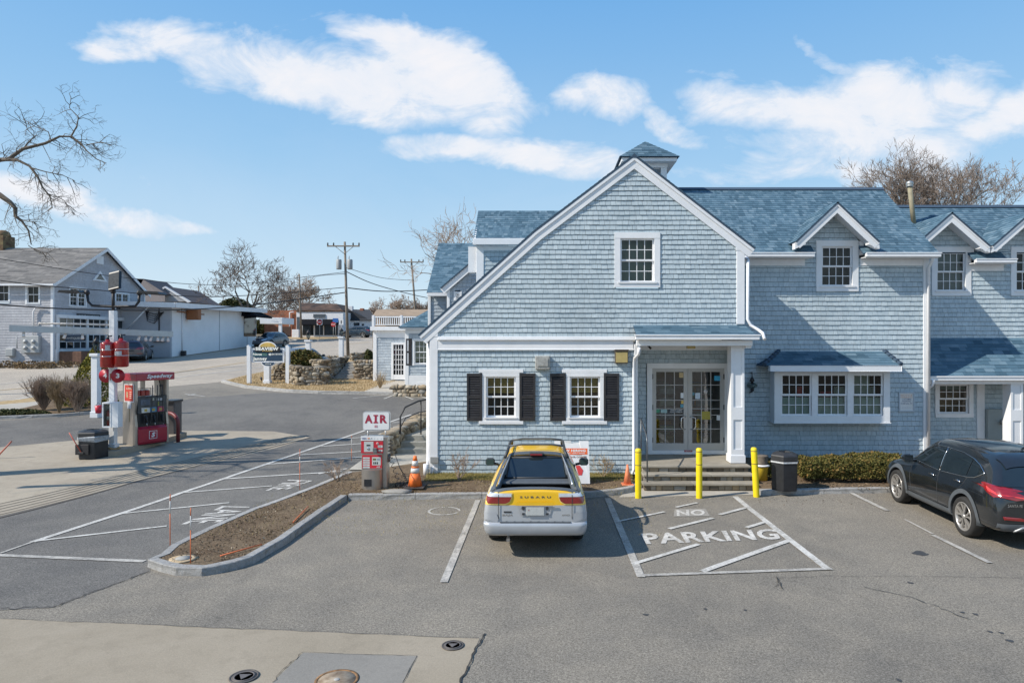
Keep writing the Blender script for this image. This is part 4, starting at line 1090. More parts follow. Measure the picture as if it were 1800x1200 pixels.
# lower roof over the side porch
V = Vector((0, 1.08, 1.13)); roofplane(store, (11.26, 20.02, 2.66), (1, 0, 0), V, [(0, 0), (8.3, 0), (8.3, V.length), (0, V.length)], .14, 'porch_roof', (.18, .36))
g = MB(); g.bbox(11.27, 19.5, 19.88, 20.0, 2.52, 2.64, .014); g.bbox(11.26, 19.5, 19.86, 19.9, 2.62, 2.66, .006); g.bbox(11.3, 19.5, 20.01, 20.06, 2.42, 2.64, .005); g.box(11.3, 19.5, 20.07, 21.1, 2.50, 2.52)
g.build('gutter', M_white2, store)
spout([(11.34, 19.85, 2.55), (11.34, 19.88, 2.4), (11.28, 20.0, 2.3), (11.28, 20.02, 2.15)], w=.04)
column(store, 13.72, 14.08, 20.05, 20.4, .2, 2.5, 1.5)
g = MB(); g.bbox(13.38, 13.62, YR - .05, YR, .2, 2.6, .01); g.build('corner_board', M_white, store)
# flue pipe
g = MB(); pa, pb = (X(1607, 22.6), 22.6, 7.4), (X(1599, 22.5), 22.5, Z(326, 22.5)); g.tube([pa, pb], .075, 14); g.build('vent_pipe', mat('pipe_tan', (.27, .24, .16), .7, var=.25, vs=6), store)
g = MB(); q = Vector(pb); g.lathe([(.0, .16), (.10, .12), (.12, .04), (.09, .0), (.12, -.03), (.09, -.06)], (q.x, q.y, q.z), 14); g.build('pipe_cap', mat('galv', (.4, .4, .38), .4, .7), store)
# meter, notice board, lantern
mt = thing('meter_cabinet', (X(1746, YR), YR, Z(790, YR)), 'grey electric meter cabinet with round meter on the wall behind the black car', 'meter cabinet')
g = MB(); xa, xb = X(1731, YR), X(1761, YR); g.bbox(xa, xb, YR - .16, YR - .0, Z(790, YR), Z(718, YR), .012); g.box(xa + .02, xa + .05, YR - .163, YR - .159, 1.62, 1.66)
g.build('cabinet', mat('cabinet_grey', (.34, .37, .36), .5, var=.06), mt)
g = MB(); g.lathe([(0, -.16), (.07, -.15), (.085, -.1), (.085, 0), (.1, 0)], (X(1757, YR), YR - .16, Z(740, YR)), 18, 0, 'y'); g.build('meter', mat('meter_glass', (.45, .43, .40), .25, var=.3, vs=20), mt)
nb = thing('notice_board', (X(1592, YW), YW, Z(723, YW)), 'small framed white notice on the shingles right of the bay window', 'notice')
xa, xb, za, zb = X(1579, YW), X(1606, YW), Z(723, YW), Z(689, YW)
g = MB(); g.fbox(FW, xa, xa + .03, za, zb, .02, .05); g.fbox(FW, xb - .03, xb, za, zb, .02, .05); g.fbox(FW, xa + .03, xb - .03, za, za + .03, .02, .05); g.fbox(FW, xa + .03, xb - .03, zb - .03, zb, .02, .05); g.build('frame', mat('bluegrey_frame', (.42, .47, .52), .5), nb)
g = MB(); g.fbox(FW, xa + .03, xb - .03, za + .03, zb - .03, .02, .03)
for (t, a, b, m_, w) in (('PRIMROSE', .80, .88, 1, .12), ('PRIMROSE', .70, .78, 1, .12), ('REALTY', .60, .68, 2, .18), ('PRIVATE', .50, .57, 2, .2), ('OPEN 7-9', .38, .46, 2, .12), ('- - - - - -', .2, .22, 2, .2)):
    if m_ == 1: t = 'NOTICE' if a > .75 else 'PARKING'
    if m_ == 2: t = {'REALTY': 'CUSTOMER', 'PRIVATE': 'PARKING', 'OPEN 7-9': 'ONLY', '- - - - - -': '- - - - - -'}[t]
    g.text(t, facemap(lerp(xa, xb, w), lerp(xa, xb, 1 - w), lerp(za, zb, a), lerp(za, zb, b), YW - .033), 0, m_, .01)
g.build('notice', [mat('paper', (.68, .68, .66), .6), mat('faded_orange', (.6, .33, .2), .6), mat('faded_ink', (.16, .18, .25), .6)], nb)
ln = thing('wall_lantern', (X(1322, YW), YW, Z(685, YW)), 'black ship-style lantern with glass globe beside the entry column', 'lantern')
lx, ly = X(1322, 19.7), 19.7
g = MB(); g.lathe([(.0, .62), (.012, .6), (.015, .46), (.05, .40), (.075, .33), (.03, .31), (.05, .25), (.0, .25)], (lx, ly, Z(690, 19.7)), 12); g.lathe([(.05, 0), (.05, .08), (.02, .09)], (lx, ly, Z(687, 19.7)), 12); g.tube([(lx, ly, Z(688, 19.7)), (lx, YW - .01, Z(690, 19.7))], .02, 6)
g.tube([(lx, ly, Z(655, 19.7)), (lx, YW - .01, Z(655, 19.7))], .012, 6); g.build('housing', M_black, ln)
g = MB(); g.lathe([(.045, .09), (.13, .13), (.15, .18), (.12, .23), (.04, .26)], (lx, ly, Z(688, 19.7)), 16); g.build('globe', M_glass, ln)
g = MB()
for k in range(6):
    t = k * math.pi / 3; g.tube([(lx + .155 * math.cos(t), ly + .155 * math.sin(t), Z(688, 19.7) + .18), (lx + .155 * math.cos(t + 1.05), ly + .155 * math.sin(t + 1.05), Z(688, 19.7) + .18)], .005, 4)
g.build('cage', M_black, ln)
# ---- rear block seen over the long slope
YB = 24.0; FB2 = FY(YB); xl = -2.35
zb_, zrb = 7.3, 8.55
V = Vector((0, 1.64, 1.25)); roofplane(store, (xl - .08, YB - .25, zb_ - .1), (1, 0, 0), V, [(0, 0), (4.4, 0), (4.4, 2.2), (0, 2.2)], .15)
g = MB(); g.bbox(xl - .1, 2.0, YB - .27, YB - .22, Z(430, YB - .25), Z(419, YB - .25), .01); g.box(xl - .1, 2, YB - .22, YB + .05, Z(431, YB) - .0, Z(431, YB) + .02); g.box(xl, xl + .02, YB, YB + 3, 5.5, 7.1)
g.bbox(xl + .1, 2, YB - .03, YB, Z(440, YB), Z(432, YB), .004); g.bbox(xl, xl + .26, YB - .04, YB + .06, 4.5, Z(432, YB), .006); g.build('rear_trim', M_white, store)
g = MB(); shingles(g, FB2, [(xl + .2, 4.5), (2.0, 4.5), (2.0, 6.95), (xl + .2, 6.95)], (), .15, (.12, .2), .0252, rnd=rs_); g.build('wall', SHM, store)
g = MB(); g.prism([(xl - .06, YB - .2, 7.25), (xl - .06, YB + 1.4, 8.45), (xl - .06, YB + 3, 7.25)], (.05, 0, 0)); g.box(xl - .3, xl, YB + .1, YB + .5, 6.1, 7.0); g.build('verge', M_white, store)
# ------------------------------------------------------------ cars (front at +y, rear at y = 0, own coordinates)
def mat_car(name, col, rough=.22, coat=1.0, metal=.0):
    m, nt, b, out = nodes_of(name)
    p = wpos(nt)
    c = mixc(nt, mapr(nt, noise_(nt, 3, 4, .6, p), .3, .7), col, tuple(min(1, x * 1.12 + .004) for x in col))
    nt.links.new(c, b.inputs['Base Color']); b.inputs['Metallic'].default_value = metal
    r = mapr(nt, noise_(nt, 6, 5, .7, p), .3, .8, rough, rough + .16)
    nt.links.new(r, b.inputs['Roughness']); b.inputs['Coat Weight'].default_value = coat; b.inputs['Coat Roughness'].default_value = .06
    MATS[name] = m; return m
def mat_twotone(name, top, low, zc, zf, ysp):
    """yellow over silver: the split height changes towards the tail"""
    m, nt, b, out = nodes_of(name)
    tc = nt.nodes.new('ShaderNodeTexCoord'); sp = nt.nodes.new('ShaderNodeSeparateXYZ'); nt.links.new(tc.outputs['Object'], sp.inputs[0])
    lim = mapr(nt, sp.outputs[1], ysp - .02, ysp + .02, zc, zf)
    k = math_(nt, 'GREATER_THAN', sp.outputs[2], lim)
    c = mixc(nt, k, low, top); nt.links.new(c, b.inputs['Base Color'])
    nt.links.new(math_(nt, 'MULTIPLY', math_(nt, 'SUBTRACT', 1.0, k), .25), b.inputs['Metallic'])
    r = mapr(nt, noise_(nt, 6, 5, .7, wpos(nt)), .3, .8, .28, .42); nt.links.new(r, b.inputs['Roughness'])
    b.inputs['Coat Weight'].default_value = .7; b.inputs['Coat Roughness'].default_value = .08
    MATS[name] = m; return m
M_cglass = mat('car_glass', (.012, .018, .022), .04, var=.2, vs=2, spec=.9)
M_tyre = mat('tyre_rubber', (.022, .021, .020), .85, var=.2, vs=8)
M_rim = mat('alloy_rim', (.42, .40, .375), .35, .6, var=.06)
M_plast = mat('grey_cladding', (.085, .095, .105), .5, var=.1, vs=8)
M_dplast = mat('dark_plastic', (.035, .037, .040), .5, var=.2, vs=6)
M_chrome = mat('chrome_trim', (.65, .65, .65), .18, 1.0, var=.04)
M_red = mat('red_lens', (.22, .005, .005), .2, var=.1, vs=30, coat=1, spec=.8)
M_red2 = mat('red_lens_bright', (.72, .05, .05), .15, var=.2, vs=20, coat=1)
M_clear = mat('clear_lens', (.55, .58, .62), .12, var=.1, vs=20, coat=1)
def loft_body(stations):
    """stations: (y, zb, wmid, zs, wsh, zr, wr) -> closed quad mesh"""
    prof = []
    for (y, zb, wm, zs, wsh, zr, wr) in stations:
        h = zs - zb
        pts = [(0, zb), (wm * .55, zb), (wm * .90, zb + .01), (wm * .985, zb + .12 * h), (wm, zb + .42 * h), (wm * .992, zb + .72 * h), (wsh, zs), (lerp(wsh, wr, .10), lerp(zs, zr, .10) + .005),
               (lerp(wsh, wr, .55) + .015 * (zr - zs > .2), lerp(zs, zr, .58)), (wr, zr - .075 * min(1, (zr - zs) * 4 + .35)), (wr * .86, zr - .012), (wr * .5, zr + .012), (0, zr + .02)]
        ring = [(x, y, z) for x, z in pts] + [(-x, y, z) for x, z in reversed(pts[1:-1])]
        prof.append(ring)
    n = len(prof[0]); vs = [p for r in prof for p in r]
    fs = [(i * n + j, (i + 1) * n + j, (i + 1) * n + (j + 1) % n, i * n + (j + 1) % n) for i in range(len(prof) - 1) for j in range(n)]
    m = len(prof[0]) // 2
    for base, flip in ((0, False), ((len(prof) - 1) * n, True)):
        for j in range(m):
            a, b, c, d = base + j, base + j + 1, base + (n - j - 1) % n, base + (n - j) % n
            q = [a, b, c, d]
            q = list(dict.fromkeys(q))
            if len(q) >= 3: fs.append(tuple(reversed(q)) if flip else tuple(q))
    return vs, fs
def finish_body(vs, fs, wheels, rw, mats, cut=None, lvl=2, arch=.06):
    me = bpy.data.meshes.new('b'); me.from_pydata(vs, [], fs)
    bm = bmesh.new(); bm.from_mesh(me); bmesh.ops.recalc_face_normals(bm, faces=bm.faces); bm.to_mesh(me); bm.free()
    for m in mats: me.materials.append(m)
    for p in me.polygons: p.use_smooth = True
    o = bpy.data.objects.new('b', me); COL.objects.link(o)
    ss = o.modifiers.new('s', 'SUBSURF'); ss.levels = lvl; ss.render_levels = lvl
    tmp = []
    def cutter(mb, mi):
        c = bpy.data.meshes.new('c'); c.from_pydata([tuple(v) for v in mb.v], [], mb.f)
        for m in mats: c.materials.append(m)
        for p in c.polygons: p.material_index = mi
        b2 = bmesh.new(); b2.from_mesh(c); bmesh.ops.recalc_face_normals(b2, faces=b2.faces); b2.to_mesh(c); b2.free()
        oc = bpy.data.objects.new('c', c); COL.objects.link(oc)
        bo = o.modifiers.new('x', 'BOOLEAN'); bo.operation = 'DIFFERENCE'; bo.object = oc; bo.solver = 'EXACT'; tmp.append((oc, c))
    for (wy, wz) in wheels:
        for sx in (-1, 1):
            mb = MB(); mb.lathe([(rw + arch, -.16 * 1), (rw + arch, .30)], (sx * wheels_x - (.14 if sx > 0 else -.0), wy, wz), 32, 0, 'x')
            if sx < 0:
                mb = MB(); mb.lathe([(rw + arch, -.16), (rw + arch, .30)], (-wheels_x, wy, wz), 32, 0, 'x')
            cutter(mb, 1)
    if cut: cutter(cut, 2)
    bpy.context.view_layer.update()
    dg = bpy.context.evaluated_depsgraph_get()
    res = bpy.data.meshes.new_from_object(o.evaluated_get(dg))
    bpy.data.objects.remove(o)
    for oc, c in tmp: bpy.data.objects.remove(oc); bpy.data.meshes.remove(c)
    return res
wheels_x = .8
def sharpen(me, ang=38):
    bm = bmesh.new(); bm.from_mesh(me)
    for e in bm.edges:
        if len(e.link_faces) == 2 and e.calc_face_angle(0) > rad(ang): e.smooth = False
    bm.to_mesh(me); bm.free()
def bvh_of(me):
    return BVHTree.FromPolygons([v.co.copy() for v in me.vertices], [tuple(p.vertices) for p in me.polygons])
def patch(bv, outline, axis, sgn, off=.004, rows=10, cols=14, thick=.0, smooth=True):
    """sheet that follows the body: outline in the plane seen along `axis` ('x' -> (y,z), 'y' -> (x,z), 'z' -> (x,y))"""
    mb = MB(); v0 = min(p[1] for p in outline); v1 = max(p[1] for p in outline); grid = []
    eps = (v1 - v0) * 1e-3
    for i in range(rows + 1):
        v = lerp(v0 + eps, v1 - eps, i / rows); s = span(outline, v)
        if not s: s = (0, 0)
        row = []
        for j in range(cols + 1):
            u = lerp(s[0], s[1], j / cols)
            if axis == 'x': o, d = Vector((sgn * 3, u, v)), Vector((-sgn, 0, 0))
            elif axis == 'y': o, d = Vector((u, -3 if sgn < 0 else 8, v)), Vector((0, 1 if sgn < 0 else -1, 0))
            else: o, d = Vector((u, v, 4)), Vector((0, 0, -1))
            hit, nrm, _, _ = bv.ray_cast(o, d)
            if hit is None: row.append(row[-1] if row else (grid[-1][j] if grid else tuple(o + d * 3))); continue
            if nrm.dot(d) > 0: nrm = -nrm
            row.append(tuple(hit + nrm * off * .4 - d * off * .8))
        grid.append(row)
    vs = [p for r in grid for p in r]; c = cols + 1
    fs = [(i * c + j, i * c + j + 1, (i + 1) * c + j + 1, (i + 1) * c + j) for i in range(rows) for j in range(cols)]
    mb.add(vs, fs, 0, .5, smooth); return mb
def onbody(bv, pts, axis, sgn, off):
    o_ = []
    for (u, v) in pts:
        if axis == 'x': o, d = Vector((sgn * 3, u, v)), Vector((-sgn, 0, 0))
        elif axis == 'y': o, d = Vector((u, -3 if sgn < 0 else 8, v)), Vector((0, 1 if sgn < 0 else -1, 0))
        else: o, d = Vector((u, v, 4)), Vector((0, 0, -1))
        h = bv.ray_cast(o, d)[0]
        if h is not None: o_.append(tuple(h - d * off))
    return o_
def bend(pts, n=6):
    o = []
    for a, b in zip(pts, pts[1:]): o += [(lerp(a[0], b[0], k / n), lerp(a[1], b[1], k / n)) for k in range(n)]
    return o + [pts[-1]]
def wheel(parent, x, y, z, r, w, sx, rim_r=.72, style=5, rimmat=None):
    t = MB(); t.lathe([(r * rim_r, -w * .42), (r * .86, -w * .5), (r * .965, -w * .44), (r, -w * .3), (r * 1.0, w * .3), (r * .965, w * .44), (r * .86, w * .5), (r * rim_r, w * .42)], (x, y, z), 40, 0, 'x', caps=False)
    wo = t.build('wheel', M_tyre, parent, local=True)
    g = MB(); R0 = r * rim_r
    g.lathe([(R0 * 1.02, sx * w * .42), (R0 * 1.0, sx * w * .46), (R0 * .93, sx * w * .44), (R0 * .90, sx * w * .2), (R0 * .9, -sx * w * .3), (0.0, -sx * w * .3)], (x, y, z), 40, 0, 'x', caps=False)
    xx = x + sx * w * .40
    for k in range(style):
        a0 = 2 * math.pi * k / style + .3
        for da in (-.19, .19):
            for (a, b) in ((.16, .97),):
                p = []
                for (rr, wd, dx) in ((.12, .06, 0.0), (.5, .062, -.012), (.98, .085, .004)):
                    t0 = a0 + da * (1.0 if rr > .3 else .6) + (da * .55 if rr > .9 else 0)
                    for s_ in (-1, 1):
                        tt = t0 + s_ * wd / max(rr, .3); p.append((xx + sx * dx, y + R0 * rr * math.cos(tt), z + R0 * rr * math.sin(tt)))
                back = [(q[0] - sx * .03, q[1], q[2]) for q in p]
                g.add(p + back, [(0, 1, 3, 2), (2, 3, 5, 4), (0, 2, 8, 6), (2, 4, 10, 8), (1, 7, 9, 3), (3, 9, 11, 5)], 0, .5)
    g.lathe([(0, sx * .012), (R0 * .17, sx * .008), (R0 * .2, -sx * .03)], (xx, y, z), 16, 0, 'x')
    g.build('rim', rimmat or M_rim, wo, local=True)
    g = MB(); g.lathe([(R0 * .62, sx * w * .12), (0, sx * w * .12)], (x, y, z), 24, 0, 'x'); g.build('brake_disc', M_dplast, wo, local=True)
    return wo
def mesh_obj(name, me, parent):
    o = bpy.data.objects.new(name, me); COL.objects.link(o); o.parent = parent; LOC[o.name] = Vector(); KIDS.setdefault(parent.name, []).append(o); return o
def lens(bv, parent, outline, axis, sgn, name, m, off=.012, rows=8, cols=10):
    return patch(bv, outline, axis, sgn, off, rows, cols).build(name, m, parent, local=True)
def mir(o): return [(-a, b) for a, b in o]
# ============================================================ black SUV
def make_suv(name, loc, rz, paint, label, group=None, detail=True, cat='car', clad=M_plast):
    global wheels_x
    wheels_x = .86
    t = thing(name, loc, label, cat, group, rz)
    S = [(-.0, .50, .72, .74, .70, .90, .60), (.02, .40, .85, .80, .81, 1.0, .72), (.08, .34, .90, .88, .86, 1.08, .74), (.20, .32, .93, .98, .885, 1.22, .68), (.38, .30, .94, 1.06, .885, 1.50, .60), (.60, .28, .94, 1.08, .88, 1.62, .60), (1.05, .24, .94, 1.07, .885, 1.66, .63),
         (1.9, .22, .94, 1.03, .89, 1.69, .65), (2.5, .22, .94, 1.00, .89, 1.655, .635), (2.85, .22, .94, .985, .885, 1.54, .62), (3.25, .22, .94, .97, .875, 1.25, .66), (3.52, .23, .94, .955, .865, 1.08, .72), (3.95, .24, .935, .90, .85, 1.02, .66), (4.35, .26, .92, .82, .82, .93, .60), (4.58, .30, .84, .70, .74, .80, .55), (4.68, .36, .70, .62, .60, .68, .45), (4.70, .42, .55, .58, .48, .62, .36)]
    me = finish_body(*loft_body(S), [(1.03, .37), (3.73, .37)], .37, [paint, M_dplast, M_dplast], lvl=2)
    sharpen(me); bv = bvh_of(me); mesh_obj('body', me, t)
    for sx in (-1, 1):
        for wy in (1.03, 3.73): wheel(t, sx * (.955 - .12), wy, .37, .37, .24, sx)
    B = lambda ol, nm, m_, ax='x', off=.006, **k: [patch(bv, ol if s > 0 or ax == 'x' else mir(ol), ax, s if ax == 'x' else (-1), off, **k).build(nm, m_, t, local=True) for s in ((-1, 1))]
    B([(2.02, 1.07), (2.02, 1.50), (2.42, 1.49), (2.75, 1.38), (3.12, 1.10)], 'side_window', M_cglass, rows=12)
    B([(1.06, 1.13), (1.06, 1.45), (1.4, 1.50), (1.94, 1.51), (1.94, 1.08)], 'side_window', M_cglass, rows=12)
    B([(.62, 1.26), (.80, 1.17), (1.02, 1.13), (1.02, 1.44), (.80, 1.37)], 'quarter_window', M_cglass, rows=12)
    for s in (-1, 1):
        g = MB()
        up = bend([(.58, 1.27), (.80, 1.385), (1.04, 1.46), (1.4, 1.515), (1.98, 1.53), (2.42, 1.51), (2.77, 1.40), (3.16, 1.10)], 5)
        lo = bend([(.58, 1.27), (.80, 1.155), (1.04, 1.115), (1.98, 1.062), (3.16, 1.10)], 6)
        g.tube(onbody(bv, up, 'x', s, .008), .009, 5); g.tube(onbody(bv, lo, 'x', s, .008), .009, 5)
        g.tube(onbody(bv, bend([(1.98, 1.065), (1.98, 1.53)], 5), 'x', s, .008), .008, 5); g.build('window_trim', M_chrome if detail else M_greyp, t, local=True)
        for yy, zz in ((2.2, .94), (1.25, 1.0)):
            g = MB(); p = onbody(bv, [(yy - .11, zz), (yy, zz + .012), (yy + .11, zz)], 'x', s, .03)
            if len(p) == 3: g.tube(p, [.012, .018, .012], 8); g.build('door_handle', M_chrome, t, local=True)
        # door shut lines
        g = MB()
        for ln in (bend([(1.98, 1.06), (2.0, .8), (1.95, .42)], 6), bend([(3.1, 1.06), (3.16, .8), (3.05, .42)], 6), bend([(1.02, 1.1), (1.12, .95), (1.30, .80), (1.40, .55), (1.48, .42)], 6), bend([(1.48, .42), (2.3, .40), (3.05, .42)], 6)):
            g.tube(onbody(bv, ln, 'x', s, -.001), .0055, 4)
        g.build('door_gap', M_dplast, t, local=True)
        # cladding: sill, arches
        patch(bv, [(1.35, .245), (1.42, .40), (3.30, .40), (3.36, .245)], 'x', s, .012, 5, 20).build('sill_cladding', clad, t, local=True)
        for wy in (1.03, 3.73):
            g = MB(); n = 26; inn, out = [], []
            for k in range(n + 1):
                a = math.pi * (-.02 + 1.06 * k / n)
                inn.append((wy + .432 * math.cos(a), .37 + .432 * math.sin(a))); out.append((wy + .515 * math.cos(a), .37 + .515 * math.sin(a)))
            pi_, po = [], []
            for q1, q2 in zip(inn, out):
                h2 = onbody(bv, [q2], 'x', s, .010)
                x2 = h2[0][0] if h2 else s * .93
                po.append((x2, q2[0], q2[1])); pi_.append((s * max(.93, abs(x2)) + s * .006, q1[0], q1[1]))
            g.add(pi_ + po, [(k, k + 1, n + 2 + k, n + 1 + k) for k in range(n)], 0, .5, True)
            pin = [(p[0] - s * .10, p[1], p[2]) for p in pi_]
            g.add(pi_ + pin, [(k, k + 1, n + 2 + k, n + 1 + k) for k in range(n)], 0, .5, True)
            g.build('arch_cladding', clad, t, local=True)
        # mirror
        g = MB(); g.bbox(min(s * .95, s * 1.17), max(s * .95, s * 1.17), 2.90, 3.02, 1.06, 1.23, .055); g.tube([(s * .86, 2.98, 1.08), (s * 1.0, 2.97, 1.10)], .03, 6)
        mo = g.build('mirror', paint, t, local=True); g = MB(); g.box(min(s * .97, s * 1.15), max(s * .97, s * 1.15), 2.885, 2.898, 1.08, 1.22); g.build('mirror_glass', M_cglass, mo, local=True)
        # tail lamp: wraps from tail to flank
        ol = [(.45, 1.0), (.50, .90), (.86, .93), (.90, 1.10), (.84, 1.09)]
        tl = patch(bv, [(s * a, b) for a, b in [(.36, .955), (.38, .915), (.60, .905), (.885, .95), (.885, 1.10), (.62, 1.055)]], 'y', -1, .016, 10, 14).build('tail_light', M_red, t, local=True)
        patch(bv, [(.06, .94), (.16, .93), (.36, 1.0), (.58, 1.13), (.50, 1.14), (.06, 1.11)], 'x', s, .014, 10, 10).build('lens', M_red, tl, local=True)
        patch(bv, [(s * a, b) for a, b in [(.44, .955), (.44, .935), (.86, .985), (.86, 1.01)]], 'y', -1, .021, 3, 14).build('light_bar', M_red2, tl, local=True)
        patch(bv, [(.12, 1.0), (.12, .975), (.33, 1.02), (.40, 1.09)], 'x', s, .018, 3, 8).build('light_bar', M_red2, tl, local=True)
        patch(bv, [(s * a, b) for a, b in [(.46, .60), (.46, .55), (.80, .57), (.82, .63), (.62, .625)]], 'y', -1, .014, 4, 10).build('reflector', M_red, t, local=True)
        patch(bv, [(s * .30, .80), (s * .36, .70), (s * .72, .76), (s * .78, .88), (s * .52, .84)], 'y', 1, .012, 6, 10).build('headlight', M_clear, t, local=True)
    patch(bv, [(-.72, 1.12), (-.58, 1.48), (.58, 1.48), (.72, 1.12)], 'y', -1, .008, 12, 18).build('rear_window', M_cglass, t, local=True)
    patch(bv, [(-.60, 1.13), (-.46, 1.50), (.46, 1.50), (.60, 1.13)], 'y', 1, .006, 10, 14).build('windscreen', M_cglass, t, local=True)
    patch(bv, [(-.88, .36), (-.88, .50), (.88, .50), (.88, .36)], 'y', -1, .016, 6, 22).build('bumper_cladding', clad, t, local=True)
    g = MB(); g.tube(onbody(bv, bend([(-.62, .36), (-.5, .44), (.5, .44), (.62, .36)], 6), 'y', -1, .03), .022, 6); g.build('skid_trim', mat('silver_trim', (.35, .36, .37), .4, .6), t, local=True)
    patch(bv, [(-.57, .33), (-.60, .62), (.60, .62), (.57, .33)], 'z', 1, .030, 8, 16).build('spoiler', paint, t, local=True)
    g = MB(); g.prism([(0, .85, 1.68), (0, .72, 1.755), (0, .68, 1.75), (0, .66, 1.68)], (.03, 0, 0)); g.lathe([(.06, 0), (.05, .02), (0, .03)], (0.015, .76, 1.66), 12); g.build('aerial', paint, t, local=True)
    g = MB(); g.box(-.26, .26, -.02, .03, .74, .87); g.build('plate_recess', M_dplast, t, local=True)
    if detail:
        g = MB()
        f = lambda u, v, n: (lerp(-.74, -.50, u), onbody(bv, [(lerp(-.74, -.50, u), .87)], 'y', -1, .016)[0][1] - n, lerp(.795, .845, v)); g.text('SANTA FE', f, .004, 0, .02)
        g.build('badge', M_chrome, t, local=True)
    return t
suv = make_suv('parked_suv', (X(1582, 15.63) + .93 - .05, 12.93 - 1.03, 0), rad(-3.0), mat_car('black_paint', (.010, .012, .014), .06, 1.0), 'black sport utility car with silver wheels parked at the hedge', cat='car')
# place by wheel contacts: rear-left (7.93, 12.93), front-left (8.07, 15.63)
a_ = math.atan2(8.07 - 7.93, 15.63 - 12.93)
suv.rotation_euler = (0, 0, -a_)
cx_ = Vector((.955, -1.03)); c_, s_ = math.cos(-a_), math.sin(-a_)
suv.location = (7.93 + (c_ * .955 + s_ * 1.03), 12.93 + (s_ * .955 - c_ * 1.03), 0)
# ============================================================ yellow and silver pickup
def make_baja():
    global wheels_x
    wheels_x = .80
    t = thing('parked_pickup', (-.135, 11.5, 0), 'yellow and silver compact pickup with open bed parked facing the wall', 'pickup car')
    ypaint = mat_twotone('yellow_silver_paint', (.86, .50, .012), (.46, .475, .49), .925, .66, .25)
    S = [(0.0, .46, .70, .86, .70, 1.13, .62), (.012, .43, .82, .94, .79, 1.17, .72), (.05, .41, .87, 1.00, .83, 1.185, .75), (.16, .38, .885, 1.04, .845, 1.19, .76), (.5, .30, .89, 1.03, .845, 1.19, .72), (.9, .26, .89, 1.02, .85, 1.25, .70), (1.3, .24, .89, 1.01, .855, 1.35, .66), (1.7, .23, .89, 1.0, .855, 1.47, .60), (2.1, .22, .89, .99, .85, 1.53, .58),
         (2.7, .22, .89, .98, .85, 1.535, .575), (3.05, .22, .89, .97, .85, 1.46, .58), (3.4, .22, .89, .955, .845, 1.22, .63), (3.65, .22, .89, .94, .835, 1.06, .68), (4.1, .23, .885, .88, .81, 1.0, .62), (4.5, .25, .87, .80, .78, .91, .56), (4.78, .30, .80, .68, .70, .78, .5), (4.89, .36, .66, .58, .56, .66, .42), (4.91, .42, .5, .54, .45, .58, .34)]
    cut = MB(); M_pit = mat('bed_liner', (.012, .012, .013), .7)
    def cs(y, z): # half width of the opening
        return (.735 if z < 1.0 else lerp(.735, .50, min(1.4, (z - 1.0) / .47)))
    prof = [(.12, .70), (1.26, .70), (1.26, 1.10), (1.74, 1.47), (1.86, 1.56), (1.86, 2.0), (.12, 2.0)]
    vs = [(-cs(y, z), y, z) for y, z in prof] + [(cs(y, z), y, z) for y, z in prof]
    # cross section breaks at z = 1.0: build as two prisms
    lowp = [(.12, .70), (1.26, .70), (1.26, 1.02), (.12, 1.02)]; hip = [(.12, 1.018), (1.26, 1.018), (1.26, 1.10), (1.745, 1.455), (1.745, 2.0), (.12, 2.0)]
    cut.add([(-.69, y, z) for y, z in lowp] + [(.69, y, z) for y, z in lowp], [(0, 1, 2, 3), (7, 6, 5, 4), (0, 4, 5, 1), (1, 5, 6, 2), (2, 6, 7, 3), (3, 7, 4, 0)])
    me = finish_body(*loft_body(S), [(1.30, .34), (3.95, .34)], .34, [ypaint, M_dplast, M_pit], cut, lvl=2)
    # second cut (upper, tapering)
    o = bpy.data.objects.new('b', me); COL.objects.link(o)
    n = len(hip); c2 = bpy.data.meshes.new('c'); c2.from_pydata([(-cs(y, z), y, z) for y, z in hip] + [(cs(y, z), y, z) for y, z in hip], [], [list(range(n)), list(range(2 * n - 1, n - 1, -1))] + [(i, i + n, (i + 1) % n + n, (i + 1) % n) for i in range(n)])
    for m in (ypaint, M_dplast, M_pit): c2.materials.append(m)
    for p in c2.polygons: p.material_index = 2
    b2 = bmesh.new(); b2.from_mesh(c2); bmesh.ops.triangulate(b2, faces=b2.faces); bmesh.ops.recalc_face_normals(b2, faces=b2.faces); b2.to_mesh(c2); b2.free()
    oc = bpy.data.objects.new('c', c2); COL.objects.link(oc)
    bo = o.modifiers.new('x', 'BOOLEAN'); bo.operation = 'DIFFERENCE'; bo.object = oc; bo.solver = 'EXACT'
    bpy.context.view_layer.update(); dg = bpy.context.evaluated_depsgraph_get(); me2 = bpy.data.meshes.new_from_object(o.evaluated_get(dg))
    bpy.data.objects.remove(o); bpy.data.objects.remove(oc)
    me = me2; sharpen(me, 34); bv = bvh_of(me); mesh_obj('body', me, t)
    for sx in (-1, 1):
        for wy in (1.30, 3.95): wheel(t, sx * .77, wy, .34, .34, .215, sx, .60, 6)
    # rear glass and the grey frame round it
    q = lambda sx, y, z, i: (sx * (cs(y, z) - i), y, z)
    g = MB(); yn = lambda z: 1.27 + (z - 1.10) * (1.745 - 1.26) / .355 - .012
    zb_, zt_ = 1.13, 1.435
    wb, wt = .66, .50
    g.add([(-wb, yn(zb_) - .02, zb_), (wb, yn(zb_) - .02, zb_), (wt, yn(zt_) - .02, zt_), (-wt, yn(zt_) - .02, zt_)], [(0, 1, 2, 3)]); g.build('rear_window', M_cglass, t, local=True)
    g = MB()
    for (a, b) in (((-.66, 1.13), (-.50, 1.435)), ((.66, 1.13), (.50, 1.435)), ((-.66, 1.13), (.66, 1.13)), ((-.5, 1.435), (.5, 1.435))):
        g.tube([(a[0], yn(a[1]) - .02, a[1]), (b[0], yn(b[1]) - .02, b[1])], .016, 6)
    g.build('window_seal', M_dplast, t, local=True)
